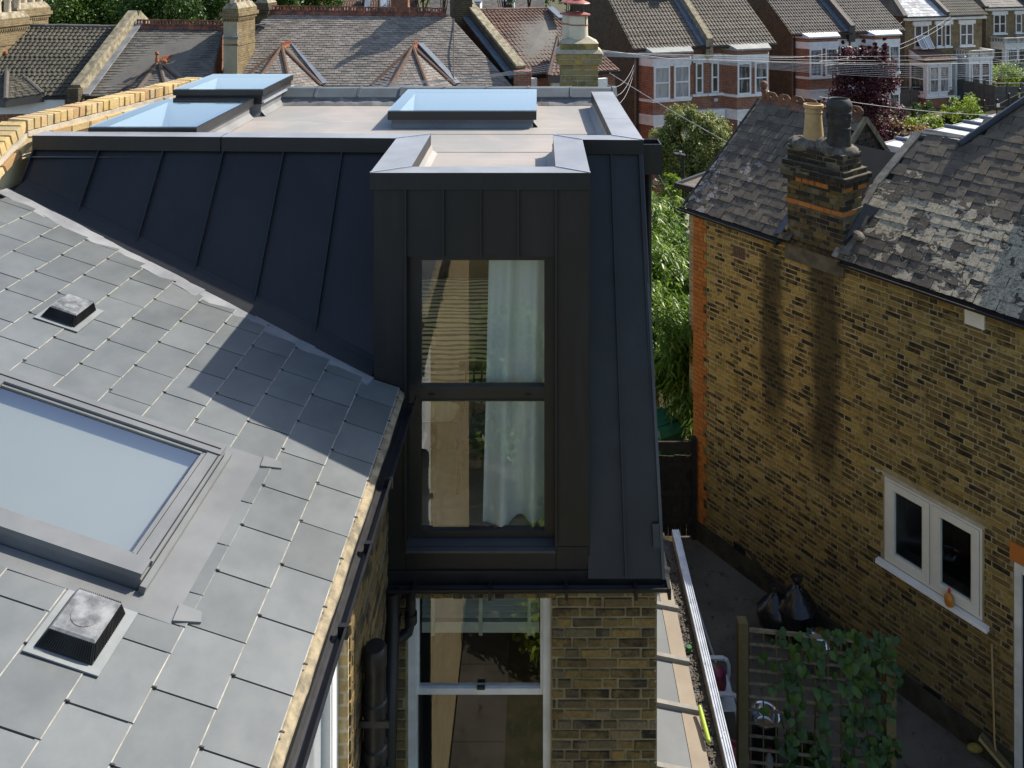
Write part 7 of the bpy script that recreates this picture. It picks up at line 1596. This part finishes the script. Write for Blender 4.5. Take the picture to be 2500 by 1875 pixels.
for p, c in zip(pts[:-1], pts[1:]):
    q = MB()
    for z in (.15,.7,1.25): q.bar(p+V((0,0,z)), c+V((0,0,z)), .02, .03)
    n_ = 22
    for k in range(n_): x = p.lerp(c, (k+.5)/n_); q.bar(x+V((0,0,.12)), x+V((0,0,1.25)), .012, .012)
    q.build('wire_panel', BLACKM, rl_)
c = atz(2420,247+22,0); q = MB(); p = pts[1]+V((.03,-.06,1.15)); q.box(p.x-.09,p.x+.09,p.y-.02,p.y,p.z,p.z+.2); tag(q.build('notice', WHITE), 'small white notice tied to the black railing', 'notice')
p = pts[3]+V((-.1,-.1,1.0)); q = MB(); q.box(p.x-.08,p.x+.08,p.y-.02,p.y,p.z,p.z+.34); tag(q.build('notice', simple('yellow notice', (.5,.55,.2), .6)), 'small yellow green notice on the far railing post', 'notice')
st_ = empty('garden_sofa', atz(2313,249,0), 'white cushioned garden seat in front of the tiled bay', 'seat'); p = atz(2313,250,0)
q = MB(); q.box(p.x-.7,p.x+.7,p.y-.3,p.y+.35,.3,.48); q.build('cushion', WHITE, st_); q = MB(); q.box(p.x-.7,p.x+.7,p.y+.36,p.y+.5,.48,.95); q.build('back_cushion', WHITE, st_)
q = MB(); q.tube([p+V((-.8,-.3,0)),p+V((-.8,-.3,.7)),p+V((-.8,.5,.85)),p+V((-.8,.55,1.0)),p+V((0,.55,1.08)),p+V((.8,.55,1.0)),p+V((.8,.5,.85)),p+V((.8,-.3,.7)),p+V((.8,-.3,0))],.03,8); q.build('frame', COPE, st_)
for k, x in enumerate((-.3,.15)): q = MB(); q.obox(p+V((x,.28,.62)), (1,0,.1), (0,.8,-.5), (0,.5,.8), .2, .06, .17); tag(q.build('scatter_cushion', simple('patterned cushion %s' % 'ab'[k], ((.25,.33,.2),(.4,.42,.3))[k], .9, (.5,.5,.45), 14)), ('green scatter cushion on the white garden seat','pale scatter cushion on the white garden seat')[k], 'cushion', 'cushions on the garden seat')
# ================================================================== people on the far pavement
SKIN = simple('skin', (.42,.24,.16), .6, (.36,.2,.13), 9); HAIR = simple('dark hair', (.015,.011,.009), .6, (.02,.015,.012), 20)
def person(px, py, Y, face, shirt, legs, label, hgt=1.72, hair=HAIR):
    hd_ = at(px, py, Y); x, y = hd_.x, Y; z = hgt; o = empty('person', (x,y,0), label, 'person', 'people on the far pavement')
    me = bpy.data.meshes.new('body'); s = hgt/1.72
    co = [(0,0,.95),(0,0,1.12),(0,0,1.36),(0,0,1.47),(0,-.01,1.53),(0,-.02,1.62),(0,-.01,1.70), (.19,0,1.40),(.25,.01,1.13),(.24,-.12,.90),(.24,-.16,.82), (-.19,0,1.40),(-.25,.01,1.13),(-.24,-.10,.90),(-.24,-.14,.82), (.09,0,.90),(.10,-.01,.50),(.10,.02,.08),(.10,-.13,.04), (-.09,0,.90),(-.10,-.01,.50),(-.10,.02,.08),(-.10,-.13,.04)]
    ed = [(0,1),(1,2),(2,3),(3,4),(4,5),(5,6),(2,7),(7,8),(8,9),(9,10),(2,11),(11,12),(12,13),(13,14),(0,15),(15,16),(16,17),(17,18),(0,19),(19,20),(20,21),(21,22)]
    rd = [.15,.14,.16,.07,.06,.095,.085,.062,.046,.036,.03,.062,.046,.036,.03,.095,.065,.05,.035,.095,.065,.05,.035]
    ca, sa = math.cos(face), math.sin(face)
    me.from_pydata([(a*ca-b*sa, a*sa+b*ca, c*s) for a,b,c in co], ed, []); t_o = bpy.data.objects.new('body', me); link(t_o)
    sk = t_o.modifiers.new('s','SKIN')
    for i, v in enumerate(me.skin_vertices[0].data): v.radius = (rd[i]*1.0, rd[i]*.82); v.use_root = (i == 0)
    t_o.modifiers.new('ss','SUBSURF').levels = 2; t_o.modifiers['ss'].render_levels = 2
    dg = bpy.context.evaluated_depsgraph_get(); m2 = bpy.data.meshes.new_from_object(t_o.evaluated_get(dg)); t_o.modifiers.clear(); t_o.data = m2
    m2.materials.clear()
    for m_ in (SKIN, shirt, legs): m2.materials.append(m_)
    for p in m2.polygons: c = p.center; p.material_index = 2 if c.z < .96*s else (0 if (c.z > 1.47*s or (abs(c.x*ca+c.y*sa) > .21 and c.z < 1.1*s)) else 1); p.use_smooth = True
    for p in m2.polygons:
        if p.center.z < .96*s and abs(p.center.x*ca+p.center.y*sa) > .205: p.material_index = 0
    t_o.location = (x,y,0); put(t_o, o)
    q = MB(); c = V((x+.02*-sa*-1, y, 1.665*s)); fw = V((sa,-ca,0)); q.ball(c - fw*.012 + V((0,0,.03)), .105,.112,.095, 14, 8); q.ball(c - fw*.05 + V((0,0,-.02)), .095,.085,.09, 12, 8); q.build('hair', hair, o, smooth=True)
    q = MB(); q.ball(c + fw*.11 + V((0,0,-.035)), .016,.02,.022, 8, 6); q.build('nose', SKIN, o); q = MB(); sd = V((ca,sa,0))
    for k in (-1,1): q.ball(c + fw*.096 + sd*.033*k + V((0,0,-.005)), .011,.011,.008, 8, 6)
    q.build('eye', BLACKM, o)
    q = MB()
    for k in (-1,1): q.ball(c + sd*.10*k + V((0,0,-.03)), .014,.024,.032, 8, 6)
    q.build('ear', SKIN, o)
NAVY = simple('navy cloth', (.015,.016,.04), .9); CHAR = simple('charcoal cloth', (.03,.03,.032), .9); DEN = simple('blue denim', (.05,.07,.12), .9); PNK = simple('rose cloth', (.2,.07,.09), .9)
person(2203,316,38.2,.3,NAVY,CHAR,'dark haired person in navy top standing between two others',1.80)
person(2219,322,38.4,-.2,CHAR,DEN,'dark haired person in charcoal top farthest along the pavement',1.70)
person(2184,328,38.0,.9,PNK,DEN,'person in rose top standing nearest the purple tree',1.60)
# ================================================================== overhead wires
WIRE = simple('pale telephone wire', (.5,.5,.5), .6, (.42,.42,.42), 3)
def wire(p, q2, sag, label, r=.010, group='telephone wires over the street'):
    p, q2 = V(p), V(q2); b = MB(); b.tube([p.lerp(q2,t) - V((0,0,sag*4*t*(1-t))) for t in np.linspace(0,1,13)], r, 5, cap=False); tag(b.build('telephone_wire', WIRE, uv=False), label, 'wire', group)
WL = 'pale telephone wire crossing the street in front of the red brick bays'
hub = at(1462,128,27)
for i in range(8): wire(hub + V((0,0,.03*i-.12)), at(2580,152+i*4.6,47), .15+.05*i, WL, .0065)
for i in range(3): wire(hub + V((0,0,.02*i)), at(2580,118+i*9,52), .3+.1*i, WL, .0065)
wire(at(1488,178,27.2), at(1810,366,23.5), .05, 'pale wire slanting down past the rounded tree', .012)
wire(at(1600,412,7.3), at(1668,520,22), .05, 'thin wire dropping from the hopper to the garden', .006)
for i, (a, c, s) in enumerate((((2000,150),(2320,40),.6),((2010,160),(2330,44),.6),((1880,140),(2208,50),.7))): wire(at(*a,36), at(*c,53.5), s, ('upper of two close wires rising to the yellow brick house','lower of two close wires rising to the yellow brick house','wire rising to the corner of the yellow brick house')[i], .009)
for i in range(3): wire(at(1552,148+6*i,35.7), at(1470,196+12*i,28), .6+.2*i, 'looping wire below the eaves of the red brick gable', .006)
for i in range(4): wire(at(900,216-5*i,26.6), at(1430,140+7*i,27.6), .12, 'faint wire crossing in front of the pointed slate bay', .007)
wire(at(2000,236,33), at(2500,282,40), .2, 'wire crossing the purple tree low down', .011)
# distant backdrop of trees so the far edge of the view never falls open
rn = np.random.default_rng(200); cs, rs = [], []
for k in range(260): a = rn.uniform(-70,110); cs.append((a, 88+rn.uniform(0,14)+abs(a)*.1, rn.uniform(1,11.5))); rs.append(1.9)
v, f = leafcloud(rn, cs, rs, 26000, .55, .6, .5); leafobj('woods', v, f, LEAF_G, None, 'stuff')
